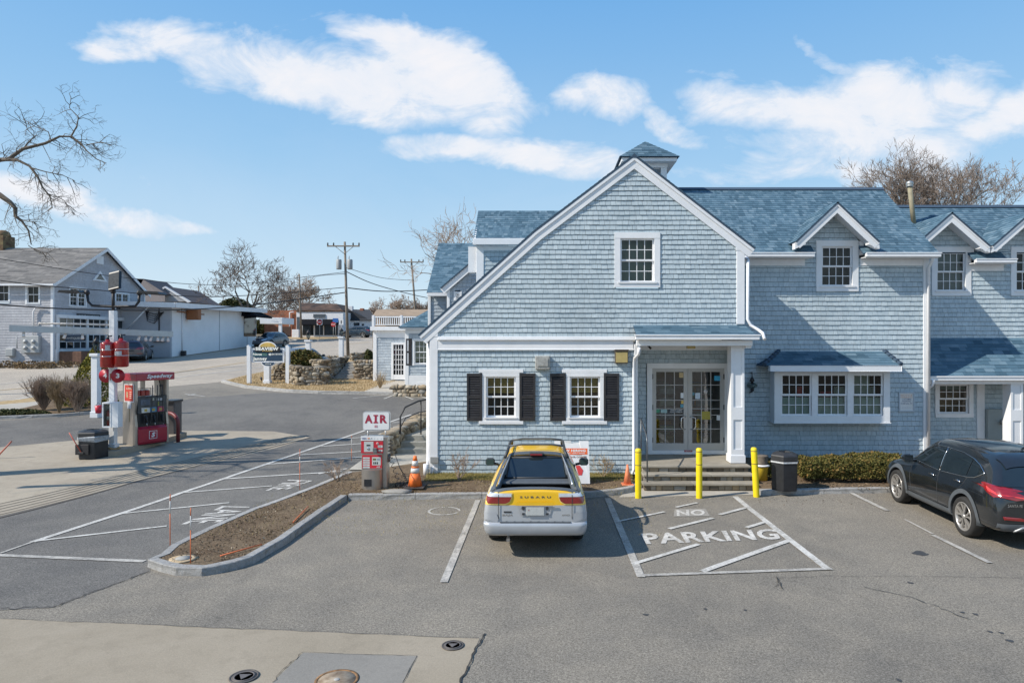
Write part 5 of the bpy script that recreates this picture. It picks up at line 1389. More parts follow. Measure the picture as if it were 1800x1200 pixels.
    g = MB(); g.tube([(-.13, 1.5, 1.22), (-.13, 1.53, 1.32), (.07, 1.55, 1.32), (.07, 1.5, 1.22)], .012, 5)
    # bed tonneau bulkhead in front of the opening
    g = MB(); g.bbox(-.72, .72, .93, 1.27, 1.065, 1.12, .02); g.build('bulkhead', M_plast, t, local=True)
    # sail trims: grey bands on the inner edge of both sails
    for s in (-1, 1):
        pts = [(.14, 1.13), (.4, 1.155), (.8, 1.2), (1.2, 1.29), (1.5, 1.38), (1.80, 1.455)]
        ring = []; pts2 = [q_ for k_ in range(len(pts) - 1) for q_ in [(lerp(pts[k_][0], pts[k_ + 1][0], t_ / 3), lerp(pts[k_][1], pts[k_ + 1][1], t_ / 3)) for t_ in range(3)]] + [pts[-1]]
        for (y, z) in pts2:
            w0 = cs(y, z); row = []
            for dw in (.11, .08, .05, .025, .006):
                h = bv.ray_cast(Vector((s * (w0 + dw), y, 3)), Vector((0, 0, -1)))[0]
                row.append((s * (w0 + dw), y, max(h.z if h is not None else z, z - .05) + .012))
            row.append((s * (w0 - .006), y, row[-1][2] - .012)); row.append((s * (w0 - .008), y, row[-1][2] - .09)); ring.append(row)
        g = MB(); vs = [p for r_ in ring for p in r_]
        g.add(vs, [(i * 7 + j, i * 7 + j + 1, (i + 1) * 7 + j + 1, (i + 1) * 7 + j) for i in range(len(ring) - 1) for j in range(6)], 0, .5, True); g.build('sail_trim', M_plast, t, local=True)
        g = MB(); g.tube([(s * (cs(y, z) - .012), y, z + .035) for y, z in pts[1:]], .013, 6); g.build('sail_strip', mat('bright_strip', (.5, .52, .54), .3, .6), t, local=True)
        # roof rails
        rp = [(.60, 1.62, 1.45), (.555, 1.74, 1.555), (.545, 2.0, 1.60), (.54, 2.6, 1.615), (.53, 2.95, 1.575), (.53, 3.05, 1.50)]
        g = MB(); g.tube([(s * a, b, c) for a, b, c in rp], [.03, .032, .026, .026, .03, .03], 8); g.build('roof_rail', M_dplast, t, local=True)
        # mirror
        g = MB(); g.bbox(min(s * .90, s * 1.10), max(s * .90, s * 1.10), 3.05, 3.15, 1.03, 1.19, .04); g.tube([(s * .82, 3.1, 1.05), (s * .95, 3.1, 1.08)], .03, 6)
        mo = g.build('mirror', M_dplast, t, local=True); g = MB(); g.box(min(s * .92, s * 1.08), max(s * .92, s * 1.08), 3.038, 3.049, 1.05, 1.17); g.build('mirror_glass', mat('mirror_teal', (.03, .06, .06), .15), mo, local=True)
        # side glass
        patch(bv, [(1.75, 1.05), (1.75, 1.36), (2.35, 1.43), (2.38, 1.04)], 'x', s, .006, 8, 10).build('side_window', M_cglass, t, local=True)
        patch(bv, [(2.43, 1.04), (2.42, 1.43), (2.8, 1.40), (3.25, 1.10), (3.3, 1.03)], 'x', s, .006, 10, 12).build('side_window', M_cglass, t, local=True)
        # tail lamps: clear upper, red lower, yellow surround
        ol = [(.40, 1.125), (.40, 1.06), (.43, .99), (.50, .955), (.80, .955), (.825, 1.0), (.80, 1.125)]
        patch(bv, [(s * a, b) for a, b in [(.385, 1.14), (.385, 1.06), (.415, .98), (.49, .935), (.83, .935), (.85, 1.0), (.82, 1.14)]], 'y', -1, .008, 10, 14).build('lamp_surround', mat('pale_yellow', (.80, .58, .16), .3), t, local=True)
        tl = patch(bv, [(s * a, b) for a, b in [(.40, 1.065), (.43, .99), (.50, .955), (.80, .955), (.825, 1.0), (.82, 1.065)]], 'y', -1, .014, 8, 14).build('tail_light', M_red, t, local=True)
        patch(bv, [(s * a, b) for a, b in [(.40, 1.068), (.40, 1.125), (.80, 1.125), (.82, 1.068)]], 'y', -1, .014, 5, 14).build('reverse_lens', M_clear, tl, local=True)
        g = MB(); g.tube(onbody(bv, bend([(s * .62, 1.15), (s * .62, .70)], 8), 'y', -1, .016), .006, 4); g.build('tailgate_gap', M_dplast, t, local=True)
        patch(bv, [(s * .62, .70), (s * .64, .64), (s * .86, .66), (s * .87, .80), (s * .66, .80)], 'y', -1, .012, 6, 8).build('bumper_corner', mat('silver_bumper', (.41, .425, .445), .32, .25, coat=.5), t, local=True)
        # arch cladding
        patch(bv, [(1.72, .25), (1.72, .42), (3.52, .42), (3.52, .25)], 'x', s, .012, 5, 16).build('sill_cladding', MATS['silver_bumper'], t, local=True)
    # cross bar, brake light
    g = MB(); g.tube([(-.545, 2.0, 1.61), (-.3, 2.0, 1.645), (.3, 2.0, 1.645), (.545, 2.0, 1.61)], .02, 8); g.build('cross_bar', M_plast, t, local=True)
    g = MB(); g.tube([(-.53, 2.9, 1.60), (-.3, 2.93, 1.625), (.3, 2.93, 1.625), (.53, 2.9, 1.60)], .02, 8); g.build('cross_bar', M_plast, t, local=True)
    patch(bv, [(-.56, 1.745), (-.54, 1.93), (.54, 1.93), (.56, 1.745)], 'z', 1, .010, 5, 16).build('roof_trim', M_plast, t, local=True)
    g = MB(); g.bbox(-.14, .14, 1.66, 1.80, 1.475, 1.525, .015); bl = g.build('brake_light', M_dplast, t, local=True); g = MB(); g.bbox(-.115, .115, 1.652, 1.662, 1.480, 1.515, .004); g.build('lens', M_red, bl, local=True)
    for yy in (2.1, 2.75):
        pass
    # tailgate cap, handle, bumper
    patch(bv, [(-.74, .015), (-.745, .135), (.745, .135), (.74, .015)], 'z', 1, .010, 4, 20).build('tailgate_cap', M_plast, t, local=True)
    g = MB(); g.box(-.69, .69, .118, .126, .72, 1.165); g.build('gate_liner', M_plast, t, local=True)
    patch(bv, [(-.33, .935), (-.30, .985), (.30, .985), (.33, .935), (.33, .93), (-.33, .93)], 'y', -1, .035, 4, 12).build('gate_handle', mat('yellow_plain', (.80, .46, .012), .3, coat=.8), t, local=True)
    patch(bv, [(-.30, .93), (-.24, .745), (.24, .745), (.30, .93)], 'y', -1, .010, 6, 10).build('plate_recess', mat('silver_recess', (.42, .43, .44), .35, .3), t, local=True)
    yb = onbody(bv, [(0, .84)], 'y', -1, .02)[0][1]
    g = MB(); g.bbox(-.15, .15, yb - .012, yb, .76, .90, .004)
    g.text('4', lambda u, v, n: (lerp(-.12, -.10, u), yb - .014 - n, lerp(.83, .87, v)), 0, 1); g.text('BAJ', lambda u, v, n: (lerp(.0, .1, u), yb - .014 - n, lerp(.775, .80, v)), 0, 1) if False else None
    g.build('licence_plate', [mat('plate_white', (.46, .47, .45), .5, var=.1, vs=40), mat('plate_red', (.35, .08, .06), .5)], t, local=True)
    for s in (-1, 1):
        g = MB(); g.bbox(s * .20 - .022, s * .20 + .022, yb - .005, yb + .01, .85, .90, .004); g.bbox(s * .20 - .022, s * .20 + .022, yb - .005, yb + .01, .765, .80, .004); g.build('plate_lamp', M_dplast, t, local=True)
    bp = []
    for z, e_ in ((.40, -.06), (.43, .005), (.47, .035), (.58, .045), (.62, .035), (.64, .01), (.642, -.08)):
        row = []
        for k in range(33):
            x = lerp(-.872, .872, k / 32); h_ = onbody(bv, [(max(-.86, min(.86, x)), max(.46, min(z, .6)))], 'y', -1, 0)[0][1]
            row.append((x, h_ - e_ - .01, z))
        bp.append(row)
    g = MB(); g.add([p for r_ in bp for p in r_], [(i * 33 + j, i * 33 + j + 1, (i + 1) * 33 + j + 1, (i + 1) * 33 + j) for i in range(6) for j in range(32)], 0, .5, True); g.build('bumper', MATS['silver_bumper'], t, local=True)
    g = MB(); yb2 = bp[3][16][1]; g.bbox(-.60, .60, yb2 + .015, yb2 + .10, .643, .652, .003)
    for k in range(8): g.box(-.5 + k * .135, -.5 + k * .135 + .03, yb2 + .02, yb2 + .08, .652, .658)
    g.build('bumper_step', M_plast, t, local=True)
    ob = lambda xa, xb, za, zb: (lambda u, v, n: (lerp(xa, xb, u), onbody(bv, [(lerp(xa, xb, u), lerp(za, zb, v))], 'y', -1, .004)[0][1] - n, lerp(za, zb, v)))
    for tx, a_, col_ in (('S U B A R U', (-.26, .26, 1.045, 1.08), mat('badge_grey', (.16, .15, .13), .3, .5)), ('BAJA', (-.56, -.38, .735, .775), M_chrome), ('AWD', (.44, .58, .745, .775), M_chrome)):
        g = MB(); g.text(tx, ob(*a_), 0, 0, .03, .0 if tx[1] == ' ' else .2); g.build('badge', col_, t, local=True)
    g = MB(); f_ = ob(-.53, -.40, .80, .825); g.prism([f_(0, 0, 0), f_(1, 0, 0), f_(1, 1, 0), f_(0, 1, 0)], (0, -.004, 0)); g.build('badge', M_dplast, t, local=True)
    patch(bv, [(-.62, 1.05), (-.52, 1.38), (.52, 1.38), (.62, 1.05)], 'y', 1, .006, 8, 10).build('windscreen', M_cglass, t, local=True)
    g = MB(); g.tube([(-.45, .0, .36), (-.45, -.0, .36)], .03, 6) if False else g.tube([(-.46, .35, .33), (-.46, .02, .33)], .03, 10); g.build('exhaust', M_chrome, t, local=True)
    g = MB()
    g.tube([(-.14, 1.60, 1.18), (-.14, 1.66, 1.29), (-.08, 1.67, 1.31)], .012, 5)
    return t
make_baja()
# ============================================================ plants
M_bark = mat('bark', (.13, .105, .08), .95, var=.35, vs=5, bump=.5, bs=20)
M_bark2 = mat('bark_grey', (.17, .145, .12), .95, var=.3, vs=5)
M_twig = mat('twig', (.15, .11, .085), .95, var=.3, vs=3)
M_twigr = mat('twig_red', (.32, .235, .175), .95, var=.3, vs=3)
M_twigo = mat('twig_tan', (.30, .22, .13), .95, var=.3, vs=3)
def mat_leaf(name, stops):
    m, nt, b, out = nodes_of(name)
    at = nn(nt, 'ShaderNodeAttribute', attribute_name='rnd'); c = ramp_(nt, at.outputs['Fac'], stops)
    nt.links.new(c, b.inputs['Base Color']); b.inputs['Roughness'].default_value = .7; b.inputs['Specular IOR Level'].default_value = .2
    MATS[name] = m; return m
M_hedge = mat_leaf('hedge_leaf', [(0, (.035, .04, .012)), (.4, (.085, .085, .022)), (.75, (.15, .125, .035)), (1, (.26, .15, .05))])
M_conif = mat_leaf('conifer_leaf', [(0, (.07, .075, .015)), (.5, (.19, .17, .03)), (1, (.36, .30, .06))])
M_dkgreen = mat_leaf('evergreen_leaf', [(0, (.02, .028, .010)), (.5, (.055, .065, .02)), (1, (.11, .10, .035))])
M_litter = mat_leaf('litter_leaf', [(0, (.08, .055, .035)), (.5, (.15, .105, .065)), (.9, (.24, .17, .11)), (1, (.42, .36, .27))])
M_grassb = mat_leaf('grass_blade', [(0, (.14, .13, .035)), (.5, (.25, .21, .06)), (1, (.42, .33, .13))])
def grow(mb, p, d, L, r, depth, rn, up=.15, spread=.6, sides=(6, 5, 4, 3, 3, 3), kids=(3, 5), maxd=4, seg=3, rmin=.006, wob=.18, shrink=.66):
    pts = [p]; dd = d.normalized(); q = p
    for i in range(seg):
        dd = (dd + Vector((rn.gauss(0, wob), rn.gauss(0, wob), rn.gauss(0, wob) + up * .3))).normalized()
        q = q + dd * L / seg; pts.append(q)
    r1 = max(rmin * .7, r * .55)
    mb.tube(pts, [lerp(r, r1, i / seg) for i in range(seg + 1)], sides[min(depth, len(sides) - 1)], 0 if depth < 2 else 1, cap=False)
    if depth >= maxd: return
    n = rn.randint(*kids)
    for k in range(n):
        t = rn.uniform(.3, 1) if k else 1.0
        i = min(seg - 1, int(t * seg)); base = pts[i].lerp(pts[i + 1], t * seg - i) if t < 1 else pts[-1]
        dirv = (pts[i + 1] - pts[i]).normalized()
        perp = dirv.orthogonal().normalized(); perp.rotate(Matrix.Rotation(rn.uniform(0, 6.28), 3, dirv))
        nd = (dirv * (1 - spread * .5) + perp * spread * rn.uniform(.6, 1.2) + Vector((0, 0, up))).normalized()
        grow(mb, base, nd, L * shrink * rn.uniform(.75, 1.2), max(rmin, r1 * rn.uniform(.55, .8)), depth + 1, rn, up, spread, sides, kids, maxd, seg, rmin, wob, shrink)
def bare_tree(base, h, seed, label, group=None, stems=1, r=.22, maxd=5, kids=(3, 4), spread=.75, up=.12, lean=(0, 0), L0=None, name='bare_tree', twig=None, cat='tree', rmin=.012, trunkh=.25, shrink=.7, tilt=.55):
    rn = random.Random(seed); t = thing(name, base, label, cat, group)
    B = Vector(base); tr = MB(); cr = MB(); top = B + Vector((lean[0], lean[1], h * trunkh))
    tr.tube([B - Vector((0, 0, .3)), B + Vector((0, 0, h * trunkh * .3)), top], [r * 1.25, r, r * .85], 9, 0)
    n = stems if stems > 1 else 4
    for k in range(n):
        a = 2 * math.pi * (k + rn.uniform(-.2, .2)) / n
        d = Vector((math.cos(a) * tilt, math.sin(a) * tilt, 1)).normalized()
        start = top if stems == 1 else B.lerp(top, rn.uniform(.3, 1))
        grow(cr, start, d, L0 or h * .3, r * .6, 0, rn, up, spread, kids=kids, maxd=maxd, rmin=rmin, shrink=shrink)
    tr.build('trunk', M_bark2, t); cr.build('crown', [M_bark2, twig or M_twig], t); return t
def leafcloud(mb, c, rx, ry, rz, n, size, rn, shell=.55, tone=(0, 1), flat=0):
    for i in range(n):
        while True:
            v = Vector((rn.uniform(-1, 1), rn.uniform(-1, 1), rn.uniform(-1, 1)))
            if v.length < 1 and v.length > shell * rn.random(): break
        p = Vector((c[0] + v.x * rx, c[1] + v.y * ry, c[2] + v.z * rz)); leaf(mb, p, size * rn.uniform(.6, 1.4), rn, rn.uniform(*tone))
def leaf(mb, p, s, rn, a):
    n = Vector((rn.gauss(0, 1), rn.gauss(0, 1), rn.gauss(.4, 1))).normalized(); u = n.orthogonal().normalized(); u.rotate(Matrix.Rotation(rn.uniform(0, 6.3), 3, n)); w = n.cross(u)
    mb.add([p - u * s, p + w * s * .45, p + u * s, p - w * s * .45], [(0, 1, 2, 3)], 0, a)
def leafbox(mb, x0, x1, y0, y1, z0, z1, n, size, rn, lump=.08):
    """clipped hedge: leaves crowd near a lumpy surface"""
    for i in range(n):
        x, y, z = rn.uniform(x0, x1), rn.uniform(y0, y1), rn.uniform(z0, z1)
        f = rn.random()
        nz = noise.noise(Vector((x * 1.7, y * 1.7, z * 2))) * lump * 2.4
        if f < .5: z = z1 + nz - abs(rn.gauss(0, .03));
        elif f < .85: y = y0 - nz * .8 + abs(rn.gauss(0, .03))
        elif f < .93: x = x0 - nz + abs(rn.gauss(0, .03))
        ex = min(x - x0, x1 - x);
        if z > z1 - .12 and (y < y0 + .1 or ex < .1) and rn.random() < .7: z -= rn.uniform(.04, .14)
        leaf(mb, Vector((x, y, z)), size * rn.uniform(.6, 1.4), rn, min(1, max(0, .45 + nz * 2 + rn.gauss(0, .22))))
def hedge(x0, x1, y0, y1, z0, z1, n, label, seed):
    rn = random.Random(seed); t = thing('hedge', ((x0 + x1) / 2, (y0 + y1) / 2, z0), label, 'hedge')
    g = MB(); leafbox(g, x0, x1, y0, y1, z0 + .05, z1, n, .032, rn); g.build('foliage', M_hedge, t)
    g = MB()
    for i in range(int((x1 - x0) * 30)):
        p = Vector((rn.uniform(x0 + .05, x1 - .05), rn.uniform(y0 + .08, y1 - .05), z0)); g.tube([p, p + Vector((rn.gauss(0, .08), rn.gauss(0, .08), (z1 - z0) * .8))], [.01, .005], 4)
    g.build('stems', M_bark, t); return t
hz = .22
hedge(X(1412, 17.2), X(1610, 17.2), 17.0, 18.1, hz, .66, 26000, 'long low clipped hedge between the black bin and the black car', 1)
hedge(X(1338, 17.6), X(1362, 17.6), 17.2, 18.0, hz, .58, 4200, 'short piece of clipped hedge between entry steps and black bin', 2)
# leafless shrubs
def twigs(base, n, h, w, seed, label, m=None, depth=3, name='bare_shrub', group=None, r=.012, kids=(2, 4), cat='shrub', up=.1, wob=.16, spread=.6):
    rn = random.Random(seed); t = thing(name, base, label, cat, group); g = MB(); B = Vector(base)
    for k in range(n):
        a = rn.uniform(0, 6.28); q = rn.uniform(.1, 1); d = Vector((math.cos(a) * q * w / h, math.sin(a) * q * w / h, 1)).normalized()
        grow(g, B + Vector((math.cos(a) * .04 * w, math.sin(a) * .04 * w, 0)), d, h * rn.uniform(.4, .55), r, 1, rn, up, spread, sides=(4, 4, 3, 3, 3), kids=kids, maxd=depth, rmin=r * .35, wob=wob, shrink=.62)
    g.build('twigs', [m or M_twigr, m or M_twigr], t); return t
g_ = lambda px, py, dz=.12: (*G(px, py, dz), T(G(px, py, dz)[1]) + dz)
twigs(g_(806, 843), 9, .75, .55, 3, 'leafless reddish shrub by the wall left of the yellow pickup', depth=4)
twigs((X(1060, 17.5), 17.5, .2), 7, .6, .45, 4, 'leafless shrub by the wall between hiring board and small cone', depth=4, m=M_twigo)
twigs((*G(592, 842, .13), .13), 8, .55, .55, 5, 'sprawling leafless shrub at the far end of the long kerbed island', depth=4)
def roundshrub(px, py, Y, w, h, seed, label, m):
    B = (X(px, Y), Y, T(Y) + .04); return twigs(B, 64, h * 1.3, w * .92, seed, label, m, 4, 'bare_shrub', r=.016, kids=(3, 4), wob=.09, up=.2, spread=.42)
roundshrub(77, 718, 29.3, .75, 1.0, 6, 'round leafless shrub furthest left in the roadside bed', M_twigr)
roundshrub(104, 718, 28.6, .4, 1.0, 7, 'pale tan leafless shrub between two darker shrubs', M_twigo)
roundshrub(136, 720, 28.4, .8, 1.05, 8, 'round leafless shrub beside the thick white post', M_twigr)
# golden leaning conifer behind them
rn = random.Random(9); B = (X(158, 31), 31, T(31)); t = thing('conifer', B, 'golden green conical evergreen behind the thick white post', 'tree')
g = MB()
for i in range(7000):
    v = rn.random(); rr = (1 - v) ** .75 * 1.15; a = rn.uniform(0, 6.28); q = rn.uniform(.75, 1.0) + .1 * noise.noise(Vector((a * 2, v * 9, 0)))
    p = Vector((B[0] + .25 * v + rr * q * math.cos(a), B[1] + rr * q * math.sin(a), B[2] + .1 + v * 2.6 - .1 * rn.random())); leaf(g, p, .06, rn, min(1, max(0, .5 + .6 * noise.noise(Vector((p.x * 3, p.y * 3, p.z * 4))) + rn.gauss(0, .15))))
g.build('crown', M_conif, t); g = MB(); g.tube([(B[0], B[1], B[2] - .1), (B[0] + .2, B[1], B[2] + 2.2)], [.08, .02], 6); g.build('trunk', M_bark, t)
# low juniper on the verge at the left edge
rn = random.Random(10); g = MB(); c = G(25, 727, .1); leafcloud(g, (c[0], c[1], T(c[1]) + .12), 1.5, .35, .18, 3500, .05, rn); leafcloud(g, (c[0] - 2, c[1] - .1, T(c[1]) + .12), 1.5, .35, .18, 2500, .05, rn)
g.build('ground_juniper', M_dkgreen, None, 'low spreading green ground shrub along the kerb at the left edge', 'shrub')
# laurel behind the plaza sign and straw-coloured shrub
def bush(name, c, r3, n, size, seed, label, m, cat='shrub'):
    rn = random.Random(seed); t = thing(name, (c[0], c[1], c[2]), label, cat); g = MB()
    leafcloud(g, (c[0], c[1], c[2] + r3[2] * .9), r3[0], r3[1], r3[2], n, size, rn)
    for k in range(5): leafcloud(g, (c[0] + rn.uniform(-.6, .6) * r3[0], c[1], c[2] + r3[2] * rn.uniform(.9, 1.5)), r3[0] * .45, r3[1] * .5, r3[2] * .5, n // 8, size, rn, tone=(.4, 1))
    g.build('foliage', m, t); g = MB()
    for k in range(5): g.tube([c, (c[0] + rn.uniform(-.5, .5) * r3[0], c[1], c[2] + r3[2])], [.05, .02], 5)
    g.build('stems', M_bark, t); return t
bush('evergreen_shrub', (X(534, 41), 41, T(41) + .3), (1.15, .9, .85), 4500, .09, 12, 'bushy green shrub growing behind the plaza sign posts', M_hedge)
bush('evergreen_shrub', (X(649, 48), 48, T(48)), (.35, .4, .75), 1500, .08, 13, 'narrow dark green shrub at the corner of the balcony wing', M_dkgreen)
bush('evergreen_shrub', (X(645, 45), 45, T(45) + .1), (.45, .4, .22), 900, .06, 14, 'low golden green mound behind the dry stone wall', M_conif)
twigs((X(668, 37.4), 37.4, T(37.4)), 42, 1.15, .75, 15, 'fan of straw coloured stems against the stone wall', M_twigo, 2, 'ornamental_grass', r=.014, kids=(2, 3), wob=.06, up=.1, spread=.3)
# distant trees
bare_tree((X(438, 88), 88, T(88)), 12.5, 21, 'broad leafless tree beyond the white flat-roofed building', r=.28, maxd=5, rmin=.022, kids=(3, 4), spread=.8)
bare_tree((X(535, 125), 125, 4.9), 10.6, 22, 'leafless tree behind the brick shop', r=.3, maxd=5, rmin=.03, kids=(3, 4), spread=.8, twig=M_twigr)
bare_tree((X(500, 118), 118, 4.9), 8.4, 23, 'smaller leafless tree left of the one behind the brick shop', r=.25, maxd=4, rmin=.03, kids=(3, 5), spread=.8)
bare_tree((X(700, 112), 112, 4.9), 7.6, 24, 'spreading brown leafless tree left of the grey-blue wing', r=.3, maxd=5, rmin=.03, kids=(3, 4), spread=.95, twig=M_twigr, trunkh=.12)
bare_tree((X(660, 120), 120, 4.9), 6.5, 25, 'low brown leafless tree above the balcony roof', r=.25, maxd=5, rmin=.03, kids=(3, 4), spread=.95, twig=M_twigr, trunkh=.12)
bare_tree((X(745, 105), 105, 4.6), 7.0, 26, 'leafless tree right behind the leaning utility pole', r=.25, maxd=5, rmin=.028, kids=(3, 4), spread=.9, trunkh=.15)
bare_tree((X(802, 58), 58, 3), 10.4, 27, 'leafless tree rising behind the far blue roof', r=.2, maxd=4, rmin=.015, kids=(3, 4), spread=.7, twig=M_twigr, trunkh=.45)
bare_tree((X(355, 105), 105, 4.5), 5.2, 28, 'small leafless tree left of the broad one', r=.2, maxd=4, rmin=.028, kids=(3, 4), spread=.9)
rn = random.Random(30)
bush('evergreen_tree', (X(413, 98), 98, T(98) + 1.2), (2.6, 2, 2.4), 5000, .22, 31, 'dark round evergreen behind the broad leafless tree', M_dkgreen, 'tree')
bush('evergreen_tree', (X(560, 135), 135, 6.0), (5, 2, 1.6), 3500, .3, 32, 'dark evergreen low behind the brick shop roof', M_dkgreen, 'tree')
bush('evergreen_tree', (X(640, 128), 128, 5.5), (4, 2, 1.7), 3500, .3, 34, 'brownish evergreen behind the dark roofed house', M_dkgreen, 'tree')
bush('evergreen_tree', (X(470, 112), 112, 4.7), (3.5, 2, 1.3), 3000, .25, 36, 'low dark evergreen between white building and brick wall', M_dkgreen, 'tree')
bush('evergreen_tree', (X(395, 125), 125, 5.2), (5, 2, 2.0), 3500, .3, 35, 'dark evergreen low behind the white flat-roofed building', M_dkgreen, 'tree')
# vase shaped trees behind the roof at the right
def vase(base, h, seed, label, n=9, w=.75, twig=None, maxd=5, tk=.18, Lk=.34):
    rn = random.Random(seed); t = thing('bare_tree', base, label, 'tree'); B = Vector(base); tr, cr = MB(), MB()
    tr.tube([B - Vector((0, 0, .2)), B + Vector((0, 0, h * (tk + .02)))], [.45, .38], 10)
    for k in range(n):
        a = 2 * math.pi * k / n + rn.uniform(-.2, .2); q = rn.uniform(.35, 1) * w
        grow(cr, B + Vector((math.cos(a) * .2, math.sin(a) * .2, h * tk)), Vector((math.cos(a) * q, math.sin(a) * q, 1)), h * Lk, .13, 0, rn, .10, .62, kids=(3, 5), maxd=maxd, rmin=.010, shrink=.60, wob=.12)
    tr.build('trunk', M_bark2, t); cr.build('crown', [M_bark2, twig or M_twigr], t)
vase((X(1618, 40), 40, 2.0), 15.1, 41, 'large vase-shaped leafless tree behind the roof flue', n=15, w=.62, tk=.40, Lk=.215, twig=mat('twig_grey', (.23, .185, .155), .95, var=.3, vs=3))
vase((X(1778, 52), 52, 3.0), 11.9, 42, 'leafless tree crowns over the roof ridge at the right edge', n=8, w=.8, twig=M_twigo, maxd=4, tk=.5, Lk=.2)
vase((X(1560, 62), 62, 3.0), 13.6, 43, 'low leafless tree just above the ridge left of the big one', n=7, w=.8, maxd=4, tk=.5, Lk=.2)
# the tree whose branches reach in at the left edge
rn = random.Random(50); YT = 17.0; tb = (-18.2, YT, .1)
t = thing('bare_tree', tb, 'leafless tree whose crooked branches reach in from the left edge', 'tree')
tr, cr = MB(), MB(); PT = lambda px, py, dy=0: Vector(P(px, py, YT + dy))
tr.tube([tb, (-18.1, YT, 3), (-17.8, YT, 5.2), (-17.5, YT, 7)], [.34, .28, .24, .2], 10); tr.build('trunk', M_bark, t)
def limb(pts, r0, r1, n, L, drop=-.05, dep=3):
    k = len(pts); cr.tube(pts, [lerp(r0, r1, i / (k - 1)) for i in range(k)], 6, 0, cap=False)
    for i in range(n):
        s = rn.uniform(.25, k - 1.001); j = int(s); b = pts[j].lerp(pts[j + 1], s - j); d = (pts[j + 1] - pts[j]).normalized()
        perp = d.orthogonal().normalized(); perp.rotate(Matrix.Rotation(rn.uniform(0, 6.28), 3, d))
        grow(cr, b, (d * .6 + perp * .9 + Vector((0, 0, drop * 3))).normalized(), L * rn.uniform(.6, 1.3), .010, 2, rn, drop, .9, sides=(4, 4, 3, 3, 3), kids=(2, 4), maxd=2 + dep - 1, rmin=.0034, wob=.28, shrink=.6)
A0 = Vector((-17.6, YT, 6.4))
limb([A0, PT(-60, 300), PT(0, 281), PT(15, 280, .1), PT(40, 262, .2), PT(80, 252, .2), PT(105, 240, .3), PT(125, 240, .3)], .07, .018, 18, .5)
limb([PT(125, 240, .3), PT(142, 252, .3), PT(152, 265, .2), PT(170, 280, .2), PT(187, 287, .2)], .028, .008, 10, .42)
limb([PT(125, 240, .3), PT(135, 222, .3), PT(138, 206, .4), PT(122, 190, .4), PT(125, 172, .4)], .02, .006, 9, .4, .05)
limb([PT(152, 255, .3), PT(178, 250), PT(200, 258)], .014, .005, 5, .4)
limb([PT(40, 262, .2), PT(60, 240, .3), PT(48, 228, .3), PT(45, 212, .3)], .016, .006, 7, .4, .05)
limb([PT(90, 248), PT(85, 232), PT(60, 222), PT(42, 210)], .014, .006, 7, .38, .05)
limb([PT(5, 281), PT(30, 281, -.3), PT(52, 292, -.3), PT(66, 310, -.3), PT(75, 330, -.3), PT(88, 345, -.2), PT(92, 366, -.2)], .04, .01, 22, .42, -.12)
limb([PT(55, 295, -.3), PT(80, 302, -.3), PT(110, 308, -.2), PT(132, 318, -.2)], .015, .006, 8, .38, -.06)
limb([PT(82, 340, -.2), PT(100, 345), PT(112, 352), PT(124, 368)], .012, .005, 6, .3, -.08)
limb([Vector((-17.9, YT, 5.8)), PT(-50, 325), PT(0, 343), PT(18, 356), PT(27, 366), PT(27, 380), PT(38, 388), PT(50, 405), PT(55, 430)], .09, .012, 16, .42, -.1)
limb([PT(38, 388), PT(60, 390), PT(74, 402)], .012, .005, 6, .3, -.08)
limb([PT(50, 432), PT(60, 438), PT(85, 446), PT(104, 466)], .010, .005, 6, .35, -.05)
for k in range(12):
    a = rn.uniform(1.2, 5.0); d = Vector((math.cos(a) * .8, math.sin(a) * .8, .8))
    grow(cr, Vector((-17.6, YT, rn.uniform(5.5, 7))), d, 1.9, .09, 1, rn, .08, .8, kids=(3, 4), maxd=4, rmin=.008, wob=.2)
# limbs over the pumps, out of the frame above: they throw the streaked shade
for (a, b, cc) in (((-14.5, 13.2, 8.6), (-11.2, 14.0, 9.4), 8), ((-15.8, 19, 8.2), (-14.4, 21, 9.6), 4)):
    pass
for k in range(6):
    st = Vector((-19.5, rn.uniform(13.5, 22), rn.uniform(5.5, 9)))
    limb([st, st + Vector((1.2, .1, .5)), st + Vector((2.0, rn.uniform(-.3, .3), 1.1))], .14, .03, 12, .8, .02)
cr.build('crown', [M_bark, M_bark], t)
# ============================================================ ground clutter
rn = random.Random(60)
g = MB(); poly = [G(612, 830, .13), G(441, 896, .13), G(300, 962, .13), G(330, 995, .13), G(444, 978, .13), G(612, 868, .13)]
def inpoly(p, poly):
    c = False; n = len(poly)
    for i in range(n):
        (x1, y1), (x2, y2) = poly[i], poly[(i + 1) % n]
        if (y1 > p[1]) != (y2 > p[1]) and p[0] < (x2 - x1) * (p[1] - y1) / (y2 - y1) + x1: c = not c
    return c
n = 0
while n < 9000:
    p = (rn.uniform(-6.6, 2.3), rn.uniform(11, 17.9))
    if inpoly(p, bed):
        dens = noise.noise(Vector((p[0] * 1.3, p[1] * 1.3, 0)))
        if rn.random() < .55 + dens:
            leaf(g, Vector((p[0], p[1], T(p[1]) + .125 + rn.random() * .012)), rn.uniform(.008, .024), rn, rn.random()); n += 1
        else: n += .2
for k in range(900):
    p = (rn.uniform(5.5, 13), rn.uniform(16.35, 17.3)); leaf(g, Vector((p[0], p[1], T(p[1]) + .115)), rn.uniform(.014, .04), rn, rn.random())
for k in range(260):
    p = (rn.uniform(4.9, 13), rn.gauss(15.75, .18)); leaf(g, Vector((p[0], p[1], .012)), rn.uniform(.01, .03), rn, rn.random() * .8)
g.build('leaf_litter', M_litter, kind='stuff', label='brown fallen leaves and chips over the planting beds', cat='leaf litter')
g = MB()
